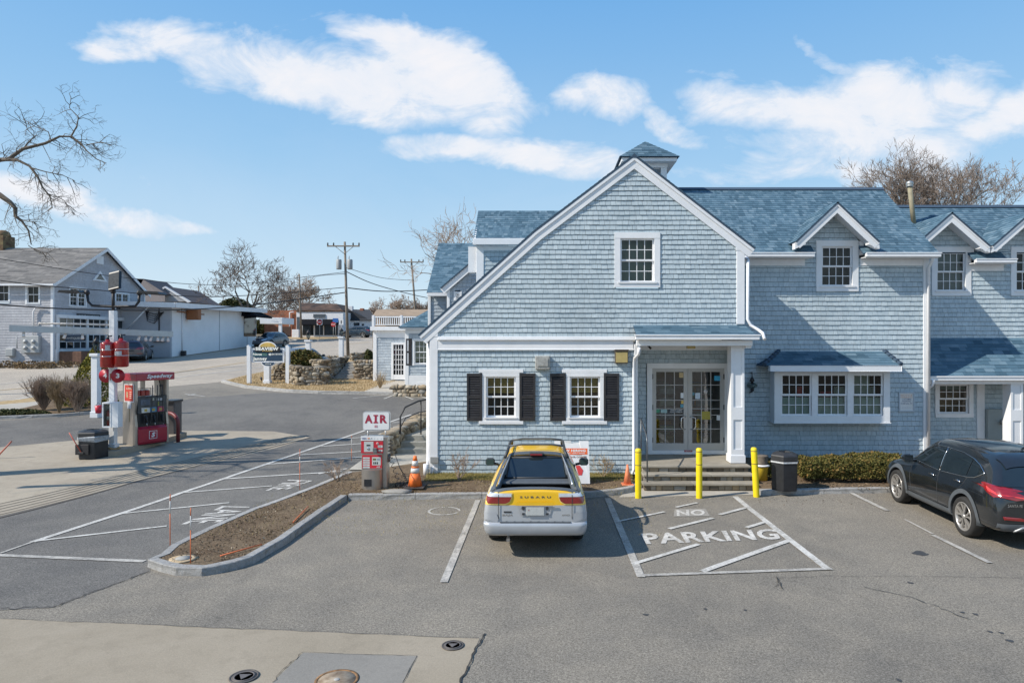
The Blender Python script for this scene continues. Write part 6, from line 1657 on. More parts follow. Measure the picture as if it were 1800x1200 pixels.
def blades(n, x0, x1, y0, y1, zt, hh):
    for i in range(n):
        x, y = rn.uniform(x0, x1), rn.uniform(y0, y1)
        if noise.noise(Vector((x * 1.1, y * 3, 3))) < rn.uniform(-.5, .25): continue
        z = T(y) + zt; a = rn.uniform(0, 6.28); w = .004; h = hh * rn.uniform(.5, 1.3)
        g.add([(x - w * math.cos(a), y - w * math.sin(a), z), (x + w * math.cos(a), y + w * math.sin(a), z), (x + rn.gauss(0, h * .4), y + rn.gauss(0, h * .4), z + h)], [(0, 1, 2)], 0, rn.random())
blades(16000, -3.0, 2.3, 17.1, 17.9, .12, .06); blades(5000, -6.3, 2.3, 12.5, 17.2, .12, .035)
g.build('grass', M_grassb, kind='stuff', label='thin dry grass along the foot of the wall', cat='grass')
g = MB(); rn = random.Random(61)
for i in range(14000):
    p = (rn.uniform(-19, -5), rn.uniform(34, 50))
    px, py = 955 + 1200 * p[0] / p[1], 598 + 1200 * (HC - T(p[1])) / p[1]
    if inpoly((px, py), [(388, 671), (430, 660), (480, 650), (525, 646), (560, 636), (600, 630), (655, 626), (655, 660), (712, 662), (692, 672), (636, 690), (545, 690), (470, 685), (420, 678)]):
        h = rn.uniform(.05, .12); z = T(p[1]) + .02; g.add([(p[0] - .02, p[1], z), (p[0] + .02, p[1], z), (p[0] + rn.gauss(0, .03), p[1], z + h)], [(0, 1, 2)], 0, rn.random())
g.build('lawn_grass', mat_leaf('straw_blade', [(0, (.26, .19, .10)), (1, (.44, .33, .19))]), kind='stuff', label='straw coloured lawn grass around the plaza sign', cat='grass')
# ============================================================ stone walls
def stonewall(path, h, w, label, seed, cap=True, name='stone_wall', step=.26, topz=None, group=None):
    """rubble wall along a path of (x, y); stones sit proud of a core"""
    rn = random.Random(seed); t = thing(name, (path[0][0], path[0][1], T(path[0][1])), label, 'wall', group)
    core, st, cp = MB(), MB(), MB()
    for a, b in zip(path, path[1:]):
        A, B = Vector(a), Vector(b); d = (B - A); L_ = d.length; d.normalize(); p = Vector((-d.y, d.x))
        z0, z1 = T(a[1]) - .1, T(b[1]) - .1; t0 = (topz if topz else T(a[1]) + h); t1 = (topz if topz else T(b[1]) + h)
        q = [A + p * w / 2, B + p * w / 2, B - p * w / 2, A - p * w / 2]
        core.add([(q[0].x, q[0].y, z0), (q[1].x, q[1].y, z1), (q[2].x, q[2].y, z1), (q[3].x, q[3].y, z0), (q[0].x, q[0].y, t0 - .03), (q[1].x, q[1].y, t1 - .03), (q[2].x, q[2].y, t1 - .03), (q[3].x, q[3].y, t0 - .03)], [(0, 1, 2, 3), (4, 7, 6, 5), (0, 4, 5, 1), (1, 5, 6, 2), (2, 6, 7, 3), (3, 7, 4, 0)])
        for side in (-1, 1):
            z = -.05; row = 0
            while z < h - .02:
                hh = step * rn.uniform(.45, .8); u = -rn.random() * step
                while u < L_ + .05:
                    ww = step * rn.choice((.45, .6, .8, 1.0, 1.5)) * rn.uniform(.85, 1.15); cu_ = u + ww / 2; u += ww * .9
                    if cu_ > L_ + .05 or cu_ < -.05: continue
                    c = A + d * cu_ + p * side * (w / 2 - .03); zz = lerp(T(a[1]), T(b[1]), max(0, min(1, cu_ / L_))) if topz is None else lerp(t0 - h, t1 - h, 0)
                    stone(st, Vector((c.x, c.y, min(zz + z + hh / 2 + rn.uniform(-.05, .05), max(t0, t1) - .05))), d, p, ww / 2, .09 + rn.random() * .05, hh / 2 * rn.uniform(.8, 1.45), rn)
                z += hh * .9; row += 1
        u = 0
        while u < L_:
            ww = step * rn.uniform(1.0, 2.6); cu_ = min(u + ww / 2, L_); zz = lerp(t0, t1, cu_ / L_)
            if cap: stone(cp, Vector((*(A + d * cu_), zz)), d, p, ww / 2, w / 2 + .04, .07, rn)
            u += ww * .95
    core.build('core', mat('mortar', (.16, .13, .10), .95, var=.3, vs=8), t); st.build('stones', M_stone, t)
    if cap: cp.build('coping', M_stone, t)
    return t
ICO = None
def stone(mb, c, d, p, a, b, h, rn):
    global ICO
    if ICO is None:
        bm = bmesh.new(); bmesh.ops.create_icosphere(bm, subdivisions=2, radius=1); ICO = ([v.co.copy() for v in bm.verts], [tuple(v.index for v in f.verts) for f in bm.faces]); bm.free()
    sh = Vector((rn.random() * 50, rn.random() * 50, 0)); vs = []
    for v in ICO[0]:
        k = 1 / max(abs(v.x), abs(v.y), abs(v.z)) ** .72 * (1 + .42 * noise.noise(v * 1.1 + sh))
        q = v * k; vs.append((c.x + d.x * q.x * a + p.x * q.y * b, c.y + d.y * q.x * a + p.y * q.y * b, c.z + q.z * h))
    mb.add(vs, ICO[1], 0, rn.random(), True)
gg_ = lambda *p: G(*p)
stonewall([gg_(484, 668), gg_(512, 668)], 1.0, .5, 'low fieldstone wall just behind the plaza sign', 71, step=.3)
stonewall([(G(512, 672)), G(530, 677), G(571, 676)], 1.0, .5, 'curved front fieldstone wall right of the sign', 72, step=.32)
stonewall([G(553, 674), (G(553, 674)[0] + .05, G(553, 674)[1] + .02), (G(571, 675)[0], G(571, 675)[1])], 1.35, .6, 'tall fieldstone end pier left of the garden steps', 73, step=.32)
stonewall([G(571, 667), (G(571, 667)[0] + .45, G(571, 667)[1] + 2.6)], 1.15, .4, 'fieldstone wall flanking the left of the garden steps', 74, step=.3)
stonewall([G(626, 667), G(662, 667)], 1.15, .5, 'fieldstone wall right of the garden steps', 75, step=.3)
stonewall([G(560, 640), G(607, 638)], .55, .4, 'low far stone wall left of the white lamp post gap', 76, step=.3)
stonewall([G(618, 634), G(654, 632)], .55, .4, 'low far stone wall in front of the utility pole', 77, step=.3)
stonewall([G(696, 695), G(765, 696)], .5, .5, 'low rounded stone edging below the grey-blue wing', 78, step=.28, cap=False)
stonewall([(-4.75, 20.5), (-4.35, 23), (-4.05, 26)], .62, .36, 'stone wall beside the side steps, running back past the handrail', 79, step=.24)
t = thing('garden_steps', (*G(600, 667), T(G(600, 667)[1])), 'dark stone steps climbing between two fieldstone walls', 'steps')
g = MB(); c = G(604, 667)
for k in range(7):
    y = c[1] + k * .33; g.bbox(c[0] - .62 + k * .05, c[0] + .62 + k * .05, y, y + .45, T(c[1]) - .1 + k * .15, T(c[1]) + .13 + k * .15, .01)
g.build('treads', mat('step_stone', (.30, .28, .25), .85, var=.3, vs=6), t)
# side steps and path left of the store, with handrail
t = thing('side_steps', (-3.8, 20.6, .2), 'grey concrete steps with flat path beside the store wall', 'steps')
g = MB()
for k, (y, z) in enumerate(((20.75, .40), (21.1, .56), (21.45, .72))): g.bbox(-4.55, -3.02, y, y + (.36 if k < 2 else 8), z - .5, z, .012)
g.build('treads', mat('step_grey', (.27, .26, .23), .9, var=.2, vs=5, bump=.3, bs=40), t)
t = thing('handrail', (-4.35, 20.9, .3), 'black tubular handrail on the side steps left of the store', 'handrail')
g = MB(); g.tube([(-4.42, 21.1, .5), (-4.42, 21.1, 1.35), (-4.30, 21.25, 1.62), (-3.95, 21.6, 1.78), (-3.2, 22.4, 1.9)], .028, 8); g.tube([(-4.42, 21.1, 1.0), (-4.30, 21.3, 1.28), (-3.95, 21.6, 1.42), (-3.2, 22.4, 1.5)], .018, 6); g.build('rail', M_black, t)
g = MB(); g.tube([(-3.88, 21.65, .7), (-3.88, 21.65, 1.78)], .022, 6); g.build('post', M_black, t)
# ============================================================ rear wings of the plaza
M_shp = mat_ramp('wall_shingle_far', [(0, (.36, .41, .46)), (1, (.46, .51, .55))], .85, 10, .3, 40)
plz = thing('plaza_wing', (-8, 36, T(36)), 'grey-blue shingled rear wings with blue roofs, balcony rail and glazed door left of the store', 'building')
def boxwall(parent, Y, x0_, x1_, z0, z1, holes=(), expo=.16, name='wall'):
    g = MB(); shingles(g, FY(Y), [(x0_, z0), (x1_, z0), (x1_, z1), (x0_, z1)], holes, expo, (.2, .4), .022, rnd=rs_); return g.build(name, [M_shp, M_shback], parent)
# block D: hipped, with shuttered window
YDD = 36.0; xd0 = X(713, YDD); zb_d, ze_d = T(36), Z(575, YDD)
wD = (X(725, YDD), X(757, YDD), Z(642, YDD), Z(595, YDD))
boxwall(plz, YDD, xd0, -4.2, zb_d + .85, ze_d - .25, [(wD[0] + .05, wD[1] - .05, wD[2] + .05, wD[3] - .05)])
g = MB(); g.bbox(xd0 - .02, -4.2, YDD - .04, YDD + .3, zb_d, Z(660, YDD), .01); build_each(g, 'base_board', M_white, plz)
g = MB(); g.bbox(xd0 - .03, xd0 + .17, YDD - .05, YDD + 5, zb_d, ze_d - .2, .01); g.bbox(xd0, -4.2, YDD - .06, YDD, ze_d - .32, ze_d - .1, .01); build_each(g, 'corner_board', M_white, plz)
g = MB(); g.bbox(X(733, YDD), -4.2, YDD - .06, YDD - .041, zb_d + .1, zb_d + .5, .004); g.build('access_panel', M_white2, plz)
window(plz, FY(YDD), *wD, tr=.1, inner='pale', cols=3, blind=(.9, mat('curtain', (.55, .50, .40), .8)))
shutter(plz, FY(YDD), X(714, YDD), X(724, YDD), wD[2], wD[3])
g = MB(); g.bbox(xd0 - .25, -4.2, YDD - .35, YDD - .2, ze_d - .1, ze_d, .01); g.box(xd0 - .25, xd0 - .2, YDD - .2, YDD + 5, ze_d - .1, ze_d); build_each(g, 'fascia', M_white, plz)
V = Vector((0, 2.3, 1.62)); roofplane(plz, (xd0 - .3, YDD - .4, ze_d), (1, 0, 0), V, [(0, 0), (4.4, 0), (4.4, V.length), (2.3, V.length)], .16, wr=(.2, .45))
V = Vector((2.3, 0, 1.62)); roofplane(plz, (xd0 - .3, YDD + 6, ze_d), (0, -1, 0), V, [(0, 0), (6.4, 0), (4.1, V.length), (0, V.length)], .2, wr=(.3, .6))
# balcony wing
YBB = 41.0; xb0 = X(657, YBB); zB = T(41); zt = Z(581, YBB)
dB = (X(688, YBB), X(713, YBB), Z(664, YBB), Z(602, YBB))
boxwall(plz, YBB, xb0, -7.0, zB, Z(593, YBB), [(dB[0] + .1, dB[1] - .1, 0, dB[3] - .1)])
g = MB(); g.bbox(xb0, -7.0, YBB - .03, YBB, Z(593, YBB), zt, .01); g.bbox(xb0 - .15, -6.8, YBB - .25, YBB - .1, zt, Z(574, YBB), .01); g.bbox(xb0 - .03, xb0 + .18, YBB - .05, YBB + .1, zB, zt, .01); build_each(g, 'trim_board', M_white, plz)
g = MB(); g.box(xb0 - .15, -6.8, YBB - .1, YBB + 6, zt, Z(574, YBB) - .02); g.build('flat_roof', M_white2, plz)
g = MB(); F = FY(YBB); g.fbox(F, dB[0], dB[0] + .12, dB[2] - .1, dB[3], 0, .05); g.fbox(F, dB[1] - .12, dB[1], dB[2] - .1, dB[3], 0, .05); g.fbox(F, dB[0] + .12, dB[1] - .12, dB[3] - .12, dB[3], 0, .05); g.fbox(F, dB[0] + .12, dB[1] - .12, dB[2] - .1, dB[2] + .2, 0, .04)
dd_ = g.build('door', M_white, plz)
g = MB()
for i in range(1, 4): x = lerp(dB[0] + .12, dB[1] - .12, i / 4); g.fbox(F, x - .015, x + .015, dB[2] + .2, dB[3] - .12, -.02, .0)
for i in range(1, 6): z = lerp(dB[2] + .2, dB[3] - .12, i / 6); g.fbox(F, dB[0] + .12, dB[1] - .12, z - .015, z + .015, -.019, .001)
g.build('muntin', M_white2, dd_); g = MB(); g.add([F(dB[0] + .12, dB[2] + .2, -.03), F(dB[1] - .12, dB[2] + .2, -.03), F(dB[1] - .12, dB[3] - .12, -.03), F(dB[0] + .12, dB[3] - .12, -.03)], [(0, 1, 2, 3)]); g.build('glass', M_cglass, dd_)
zr0, zr1 = Z(573, YBB), Z(556, YBB); g = MB()
g.bbox(xb0, -6.9, YBB - .2, YBB - .12, zr1 - .08, zr1, .01); g.bbox(xb0, -6.9, YBB - .19, YBB - .13, zr0 + .05, zr0 + .1, .005)
for k in range(24): x = lerp(xb0 + .1, -7.0, k / 24); g.box(x, x + .05, YBB - .185, YBB - .135, zr0 + .1, zr1 - .08)
for x in (xb0, X(706, YBB)): g.bbox(x - .06, x + .08, YBB - .22, YBB - .08, zr0 - .02, zr1 + .06, .01)
g.build('balustrade', M_white2, plz)
g = MB(); g.prism([(X(655, 56), 56, Z(556, 56)), (X(790, 56), 56, Z(556, 56)), (X(780, 60), 60, Z(545, 60)), (X(662, 60), 60, Z(545, 60))], (0, 0, .06)); g.box(X(655, 57), X(790, 57), 57, 57.1, 3, Z(558, 57)); g.build('tan_roof', mat('tan_roof', (.30, .22, .15), .9, var=.2, vs=2), plz)
# block B: tall blue roof, block C: small gable
YBk = 30.0
zeB = Z(514, YBk); V = Vector((0, 3.5, 2.66)); roofplane(plz, (X(750, YBk), YBk, zeB), (1, 0, 0), V, [(0, 0), (3.4, 0), (3.4, V.length), (0, V.length)], .15, wr=(.15, .35))
V = Vector((0, -3.5, 2.66)); roofplane(plz, (X(750, YBk), YBk + 7, zeB), (1, 0, 0), V, [(0, 0), (3.4, 0), (3.4, V.length), (0, V.length)], .3, wr=(.5, .9))
boxwall(plz, YBk + .25, X(752, YBk), -3.2, T(30), zeB - .05)
g = MB(); g.bbox(X(751, YBk), -3.2, YBk - .02, YBk + .08, zeB - .16, zeB - .02, .01); g.bbox(X(751, YBk), X(756, YBk), YBk + .18, YBk + .3, 3, zeB - .1, .01); build_each(g, 'fascia', M_white, plz)
g = MB(); g.box(X(752, YBk), X(752, YBk) + .1, YBk + .3, YBk + 6.8, T(30), zeB); g.build('side_wall', M_shp, plz)
YC = 28.0
g = MB(); pk = (X(870, YC), Z(426, YC)); tp = (X(774, YC), Z(508, YC)); strip(g, [tp, pk], .24, YC, YC + .05); g.bbox(X(785, YC), X(790, YC), YC + .1, YC + .2, 3.5, Z(505, YC), .01); build_each(g, 'rake_board', M_white, plz)
V, Lh = plane_xz(tp, pk); roofplane(plz, (tp[0], YC - .05, tp[1] + .05), (0, 1, 0), V, [(0, 0), (4, 0), (4, Lh), (0, Lh)], .16)
wC = (X(797, YC), X(811, YC), Z(528, YC), Z(512, YC))
g = MB(); shingles(g, FY(YC + .15), [(X(788, YC), 3.2), (-2.4, 3.2), (-2.4, pk[1] - .6), (X(788, YC), tp[1] + .15)], [(wC[0] + .05, wC[1] - .05, wC[2], wC[3] - .05)], .15, (.12, .25), .022, rnd=rs_); g.build('wall', [M_shp, M_shback], plz)
window(plz, FY(YC + .15), *wC, tr=.09, inner='dark', cols=1, rows=1)
# ============================================================ house across the road (left)
M_clap = mat_ramp('clapboard_grey', [(0, (.40, .40, .42)), (1, (.46, .46, .48))], .85, 6, .3, 20)
M_clap2 = mat_ramp('clapboard_shade', [(0, (.36, .38, .42)), (1, (.40, .42, .46))], .85, 6, .3, 20)
M_roofg = mat_ramp('grey_roof', [(0, (.12, .115, .11)), (.5, (.17, .16, .15)), (1, (.22, .205, .19))], .9, 4, .4, 10)
hs = thing('shingled_house', (-45, 57, T(52)), 'large grey shingled house with shop front and grey roof across the road', 'house')
XH = X(93, 52); zb0 = T(52) - .5; zeH = Z(496, 52); zpH = Z(437, 58)
def gable_house(t, x0_, x1_, y0, y1, zb, ze, zp, wallm, roofm, expo=.25, ov=.35, h1=(), h2=()):
    ym = (y0 + y1) / 2
    g = MB(); shingles(g, FY(y0), [(x0_, zb), (x1_, zb), (x1_, ze), (x0_, ze)], h1, expo, (.5, 1.1), .02, rnd=rs_); g.build('wall', [wallm, M_shback], t)
    g = MB(); shingles(g, FXp(x1_), [(y0, zb), (y1, zb), (y1, ze), (ym, zp - .1), (y0, ze)], h2, expo, (.5, 1.1), .02, rnd=rs_); g.build('wall', [wallm, M_shback], t)
    for s, ya in ((1, y0 - ov), (-1, y1 + ov)):
        V = Vector((0, s * (ym - y0 + ov), zp - ze + (zp - ze) / (ym - y0) * ov));
        O = (x0_ - ov, ya, ze - (zp - ze) / (ym - y0) * ov + .06)
        roofplane(t, O, (1, 0, 0), V, [(0, 0), (x1_ - x0_ + 2 * ov, 0), (x1_ - x0_ + 2 * ov, V.length), (0, V.length)], .3, wr=(.5, 1.2))
    g = MB()
    for s in (-1, 1):
        yy = y0 - ov if s < 0 else y1 + ov; zz = ze - (zp - ze) / (ym - y0) * ov
        g.prism([(x1_ + ov - .04, yy, zz + .06), (x1_ + ov - .04, ym, zp + .06), (x1_ + ov - .04, ym, zp - .22), (x1_ + ov - .04, yy, zz - .2)], (.05, 0, 0))
    build_each(g, 'rake_board', M_white, t)
    g = MB(); g.bbox(x0_, x1_ + ov, y0 - ov - .12, y0 - ov, ze - (zp - ze) / (ym - y0) * ov - .1, ze - (zp - ze) / (ym - y0) * ov + .04, .01); g.build('gutter', M_white2, t)
    g = MB(); g.bbox(x1_ - .15, x1_ + .04, y0 - .05, y0 + .12, zb, ze, .01); g.bbox(x1_ - .1, x1_ + .05, y1 - .15, y1, zb, ze, .01); build_each(g, 'corner_board', M_white, t)
RFM_old = RFM
RFM = [M_roofg, M_rfback]
def Yat(px): return XH * 1200 / (px - 955)
w1 = [(X(a, 52), X(b, 52), Z(c, 52), Z(d, 52)) for (a, b, c, d) in ((-6, 18, 532, 497), (45, 71, 535, 500))]
w2 = [(Yat(a), Yat(b), Z(c, (Yat(a) + Yat(b)) / 2), Z(d, (Yat(a) + Yat(b)) / 2)) for (a, b, c, d) in ((121, 152, 540, 505), (202, 227, 547, 514))]
sh_ = lambda L: [(a + .06, b - .06, c + .06, d - .06) for a, b, c, d in L]
gable_house(hs, XH - 16, XH, 52, 64, zb0, zeH, zpH, M_clap, M_roofg, .2, h1=sh_(w1), h2=sh_(w2))
RFM = RFM_old
FH = FY(52)
for k, w in enumerate(w1): window(hs, FH, *w, tr=.13, cols=2, rows=1, inner='brown')
FE = FXp(XH)
for w in w2: window(hs, FE, *w, tr=.13, cols=2, rows=2, inner='dark', units=2)
ya = Yat(175); g = MB(); g.fbox(FE, ya - .45, ya + .45, Z(464, ya), Z(450, ya), .02, .06); g.build('louvre_vent', M_white, hs)
g = MB(); z0_, z1_ = Z(494, ya), Z(478, ya); F = FE
g.prism([F(ya - .95, z0_, .02), F(ya + .95, z0_, .02), F(ya, z1_ + .1, .02)], (.05, 0, 0)); tv = g.build('triangle_window', M_white, hs); g = MB(); g.prism([F(ya - .55, z0_ + .12, .072), F(ya + .55, z0_ + .12, .072), F(ya, z1_ - .16, .072)], (.01, 0, 0)); g.build('glass', M_cglass, tv)
# shop front on the gable side
zs0, zs1, zs2 = Z(612, 56), Z(586, 56), Z(560, 56)
g = MB(); g.fbox(FE, 52.3, 63.6, zs2 - .05, zs2 + .22, .0, .22); g.fbox(FE, 52.2, 63.8, zb0, Z(613, 56), .0, .12);
for yy in (52.4, 55.8, 58.2, 61, 63.5): g.fbox(FE, yy - .1, yy + .1, Z(613, 56), zs2 - .05, .0, .14)
build_each(g, 'shopfront_frame', M_white, hs)
g = MB(); g.fbox(FE, 52.5, 63.4, Z(611, 56), zs2 - .08, .01, .03); g.build('shop_glass', M_cglass, hs)
g = MB()
for k in range(14): y = 52.6 + k * .8; g.fbox(FE, y, y + .06, Z(611, 56), zs2 - .08, .03, .06)
for z in (Z(600, 56), Z(588, 56), Z(576, 56)): g.fbox(FE, 52.5, 63.4, z - .03, z + .03, .03, .059)
g.build('muntin', M_white2, hs)
g = MB(); g.bbox(XH - 2.2, XH - 2.2 + .0001 + 2.9, 49.4, 49.8, T(50) - .2, T(50) + .9, .02); g.build('brick_planter', mat('brick_brown', (.14, .075, .05), .9, var=.3, vs=6), hs) if False else None
g = MB(); g.bbox(XH + .2, XH + 1.9, 52.4, 60, T(52) - .5, T(52) + 1.05, .03); g.build('brick_planter', mat('brick_brown', (.14, .075, .05), .9, var=.3, vs=6), hs)
g = MB(); g.fbox(FE, 54.6, 57.4, Z(561, 56), Z(552, 56), .02, .1)
g.text('HAIR WORKS', lambda u, v, n: (XH + .105 + n, lerp(54.8, 57.2, u), lerp(Z(559, 56), Z(554, 56), v)), 0, 1, .02)
g.build('shop_sign', [M_black, mat('sign_cream', (.6, .6, .55), .6)], hs)
g = MB(); g.bbox(X(42, 52), X(73, 52), 51.7, 52, Z(620, 52), Z(590, 52), .03)
for i in range(2):
    for j in range(2): g.lathe([(.14, -.1), (.14, 0)], (X(50 + 14 * i, 52), 51.7, Z(611 - 11 * j, 52)), 12, 0, 'y')
g.build('meter_box', mat('box_grey', (.38, .39, .39), .5), hs)
g = MB(); g.tube([(X(61, 52), 51.85, Z(590, 52)), (X(61, 52), 51.85, Z(548, 52)), (X(66, 52), 51.85, Z(540, 52)), (X(78, 52), 51.85, Z(541, 52))], .06, 8); g.build('conduit', M_white2, hs)
g = MB(); g.tube([(X(29, 51.7), 51.7, Z(590, 51.7)), (X(30, 51.7), 51.7, Z(612, 51.7))], .04, 6); g.bbox(X(14, 52), X(28, 52), 51.7, 52, Z(626, 52), Z(612, 52), .05); g.build('utility_meter', MATS['box_grey'], hs)
g = MB(); g.bbox(X(-6, 58), X(14, 58), 57.5, 58.8, zpH - .3, Z(415, 58), .03); g.lathe([(.55, 0), (.55, .1), (.45, .35), (.2, .5), (0, .52)], (X(4, 58), 58.1, Z(415, 58)), 16); g.build('chimney', mat('chimney_brick', (.17, .075, .045), .9, var=.5, vs=2.5, alt=(.22, .17, .08)), hs)
sg = thing('hanging_sign', (XH + .9, 53, Z(598, 53)), 'small dark hanging sign at the corner of the grey house', 'sign')
g = MB(); g.bbox(XH + .3, XH + 1.6, 52.9, 52.98, Z(600, 53), Z(588, 53), .01); g.text('ANTIQUES', facemap(XH + .4, XH + 1.5, Z(596.5, 53), Z(592.5, 53), 52.895), 0, 1); g.build('board', [mat('dark_blue', (.03, .05, .08), .5), MATS['sign_cream']], sg)
g = MB(); g.tube([(XH, 52.94, Z(586, 53)), (XH + 1.7, 52.94, Z(586, 53))], .025, 5); g.build('bracket', M_black, sg)
rn = random.Random(80)
g = MB()
for k in range(9): leafcloud(g, (rn.uniform(-50, -33), rn.uniform(48.6, 50.5), T(50) + .15), 1.6, .7, .38, 700, .09, rn)
g.build('dry_groundcover', mat_leaf('dry_leaf', [(0, (.09, .06, .03)), (.5, (.18, .12, .06)), (1, (.28, .19, .10))]), kind='stuff', label='brown withered groundcover in front of the grey house', cat='groundcover')
# ============================================================ white flat roofed building and lean-to
M_wall_w = mat('painted_block', (.80, .80, .81), .75, var=.05, vs=.6)
M_shade = mat('grey_siding', (.42, .43, .46), .8, var=.06, vs=1)
M_froof = mat('flat_roof_grey', (.36, .35, .33), .85, var=.15, vs=.8)
fb = thing('flat_roofed_building', (-33, 68, T(62)), 'long low white building with flat overhanging roof beyond the pumps', 'building')
XF = -33.0; Ya, Yb = 60.7, 78.5
g = MB(); g.box(XF - 12, XF, Ya, Yb, T(Ya) - 1, 6.9); g.build('wall', M_wall_w, fb)
g = MB(); g.prism([(XF - 13, Ya - 1, 6.95), (XF + .9, Ya - 1, 6.65), (XF + .9, Yb + .6, 7.0), (XF - 13, Yb + .6, 7.4)], (0, 0, .3)); g.build('roof', M_froof, fb)
g = MB(); g.prism([(XF + .91, Ya - 1.1, 6.55), (XF + .91, Yb + .7, 6.88), (XF + .91, Yb + .7, 7.34), (XF + .91, Ya - 1.1, 7.0)], (.08, 0, 0)); g.prism([(XF - 13, Ya - 1.11, 6.9), (XF + .9, Ya - 1.11, 6.55), (XF + .9, Ya - 1.11, 7.0), (XF - 13, Ya - 1.11, 7.35)], (0, -.08, 0)); build_each(g, 'fascia', M_white, fb)
g = MB(); g.box(XF - 8, XF - .02, Ya - .2, Ya, T(Ya) - .6, 6.9); g.build('end_wall', M_shade, fb)
g = MB(); g.bbox(XF - 5.2, XF - 4.2, Ya - .26, Ya - .19, T(Ya), T(Ya) + 2.4, .01); g.build('door', M_white, fb)
g = MB(); g.tube([(XF + .06, 62.3, T(62)), (XF + .06, 62.3, 6.7)], .07, 6); g.build('downspout', M_white2, fb)
for yy in (69.5, 76): g = MB(); g.box(XF, XF + .03, yy, yy + .1, T(yy), 6.8); g.build('pilaster', M_shade, fb)
g = MB(); g.tube([(XF - 3.6, Ya - .8, 4.6), (XF - 1.6, Ya - .8, 6.7)], .06, 5); g.build('brace', M_white2, fb)
g = MB()
for k in range(5): g.tube([(XF - 2.2 + .1 * k, Ya - .3, 6.4), (XF - 2.0, Ya - .35, 5.4 + .2 * k), (XF - 1.4, Ya - .35, 5.2 + .2 * k), (XF - .6, Ya - .3, 6.2)], .03, 4)
g.tube([(XF - 1.0, Ya - .3, 6.5), (XF - 1.0, Ya - .3, 3.6)], .05, 5); g.build('cable_bundle', M_black, fb)
g = MB(); g.bbox(XF - 1.6, XF - .4, Ya - .5, Ya - .2, 3.6, 4.4, .03); g.build('wall_box', MATS['box_grey'], fb)
Yw0 = 79; F = FXp(XF)
g = MB(); g.fbox(F, 75.2, 78.3, Z(591, 77), Z(553, 77), 0, .05); g.build('window', M_cglass, fb)
g = MB(); g.prism([(XF, 74.6, Z(545, 77)), (XF + 1.7, 74.6, Z(556, 77)), (XF + 1.7, 74.6, Z(559, 77)), (XF, 74.6, Z(557, 77))], (0, 4.2, 0)); g.build('awning', mat('awning_black', (.008, .009, .012), .9, spec=.1), fb)
g = MB(); g.bbox(X(457, 84), X(496, 84), 84, 88, Z(569, 84), Z(558, 84), .02); g.bbox(X(489, 84), X(494, 84), 84.1, 84.4, T(84), Z(569, 84), .01); build_each(g, 'canopy', M_white2, fb)
g = MB(); g.bbox(XF + .1, XF + .5, Ya + 1.2, Ya + 1.5, T(61), T(61) + .5, .02); g.build('post_base', M_black, fb)
g = MB(); g.bbox(XF + .1, XF + 1.2, 62.9, 63.5, 5.6, 6.6, .05); g.tube([(XF + .2, 61.2, 6.3), (XF + .2, 66, 6.2)], .06, 5); g.build('pipe_bracket', mat('rust', (.30, .12, .05), .8), fb)
# small roofs further back
hr = thing('gabled_house', (X(240, 80), 80, T(80)), 'pale gabled house with dark roof between the grey house and the flat roof', 'house')
g = MB(); Y8 = 80
g.add([P(232, 490, Y8), P(252, 491, Y8), P(290, 515, Y8 - 4), P(290, 530, Y8 - 4), P(232, 530, Y8)], [(0, 1, 2, 3, 4)]); g.prism([P(225, 489, Y8), P(252, 490, Y8), P(285, 516, Y8), P(225, 530, Y8)], (0, 5, 0)); g.build('roof', mat('roof_dark', (.10, .09, .095), .9, var=.1), hr)
g = MB(); g.prism([P(268, 530, Y8 + 2), P(268, 517, Y8 + 2), P(290, 504, Y8 + 2), P(330, 530, Y8 + 2)], (0, .3, 0)); g.build('wall', M_shade, hr)
g = MB(); g.prism([P(265, 531, Y8 + 2.3), P(265, 517, Y8 + 2.3), P(290, 503, Y8 + 2.3), P(334, 531, Y8 + 2.3)], (0, 8, 0)); g.build('roof', MATS['roof_dark'], hr)
g = MB(); g.prism([P(264, 518, Y8 + 1.8), P(290, 503, Y8 + 1.8), P(335, 530, Y8 + 1.8), P(330, 532, Y8 + 1.8), P(290, 506, Y8 + 1.8), P(267, 521, Y8 + 1.8)], (0, .25, 0)); g.build('rake_board', M_white2, hr)
g = MB(); g.fbox(FY(Y8 + 1.9), X(252, Y8), X(272, Y8), Z(529, Y8), Z(525, Y8), 0, .1); g.build('window', M_cglass, hr)
# ============================================================ shops at the bend
M_brick = mat('brick_red', (.33, .115, .06), .9, var=.25, vs=3, alt=(.40, .16, .09), bump=.2, bs=10)
bs_ = thing('brick_shop', (X(545, 100), 100, T(100)), 'one-storey shop with brick side, white band and black awning at the bend', 'shop')
Y1 = 100
zg = T(Y1) - .3
g = MB(); g.box(X(462, Y1), X(521, Y1), Y1 + .5, Y1 + 12, zg, Z(545, Y1)); g.build('brick_wall', M_brick, bs_)
g = MB(); g.box(X(521, Y1), X(603, Y1), Y1, Y1 + 12, zg, Z(547, Y1)); g.build('wall', M_white2, bs_)
g = MB(); g.bbox(X(521, Y1), X(604, Y1), Y1 - .1, Y1 + 12, Z(548, Y1), Z(545, Y1), .02)
g.prism([P(523, 546, Y1 + 1), P(527, 532, Y1 + 4), P(592, 534, Y1 + 4), P(604, 548, Y1 + 1)], (0, 6, 0)); g.build('roof', mat('tar_roof', (.035, .025, .022), .9, var=.5, vs=.8, alt=(.13, .075, .05)), bs_)
g = MB(); g.prism([(X(531, Y1), Y1 - .05, Z(561, Y1)), (X(531, Y1), Y1 - 1.0, Z(570, Y1)), (X(531, Y1), Y1 - 1.0, Z(572, Y1)), (X(531, Y1), Y1 - .05, Z(571, Y1))], (X(595, Y1) - X(531, Y1), 0, 0)); g.build('awning', MATS['awning_black'], bs_)
g = MB()
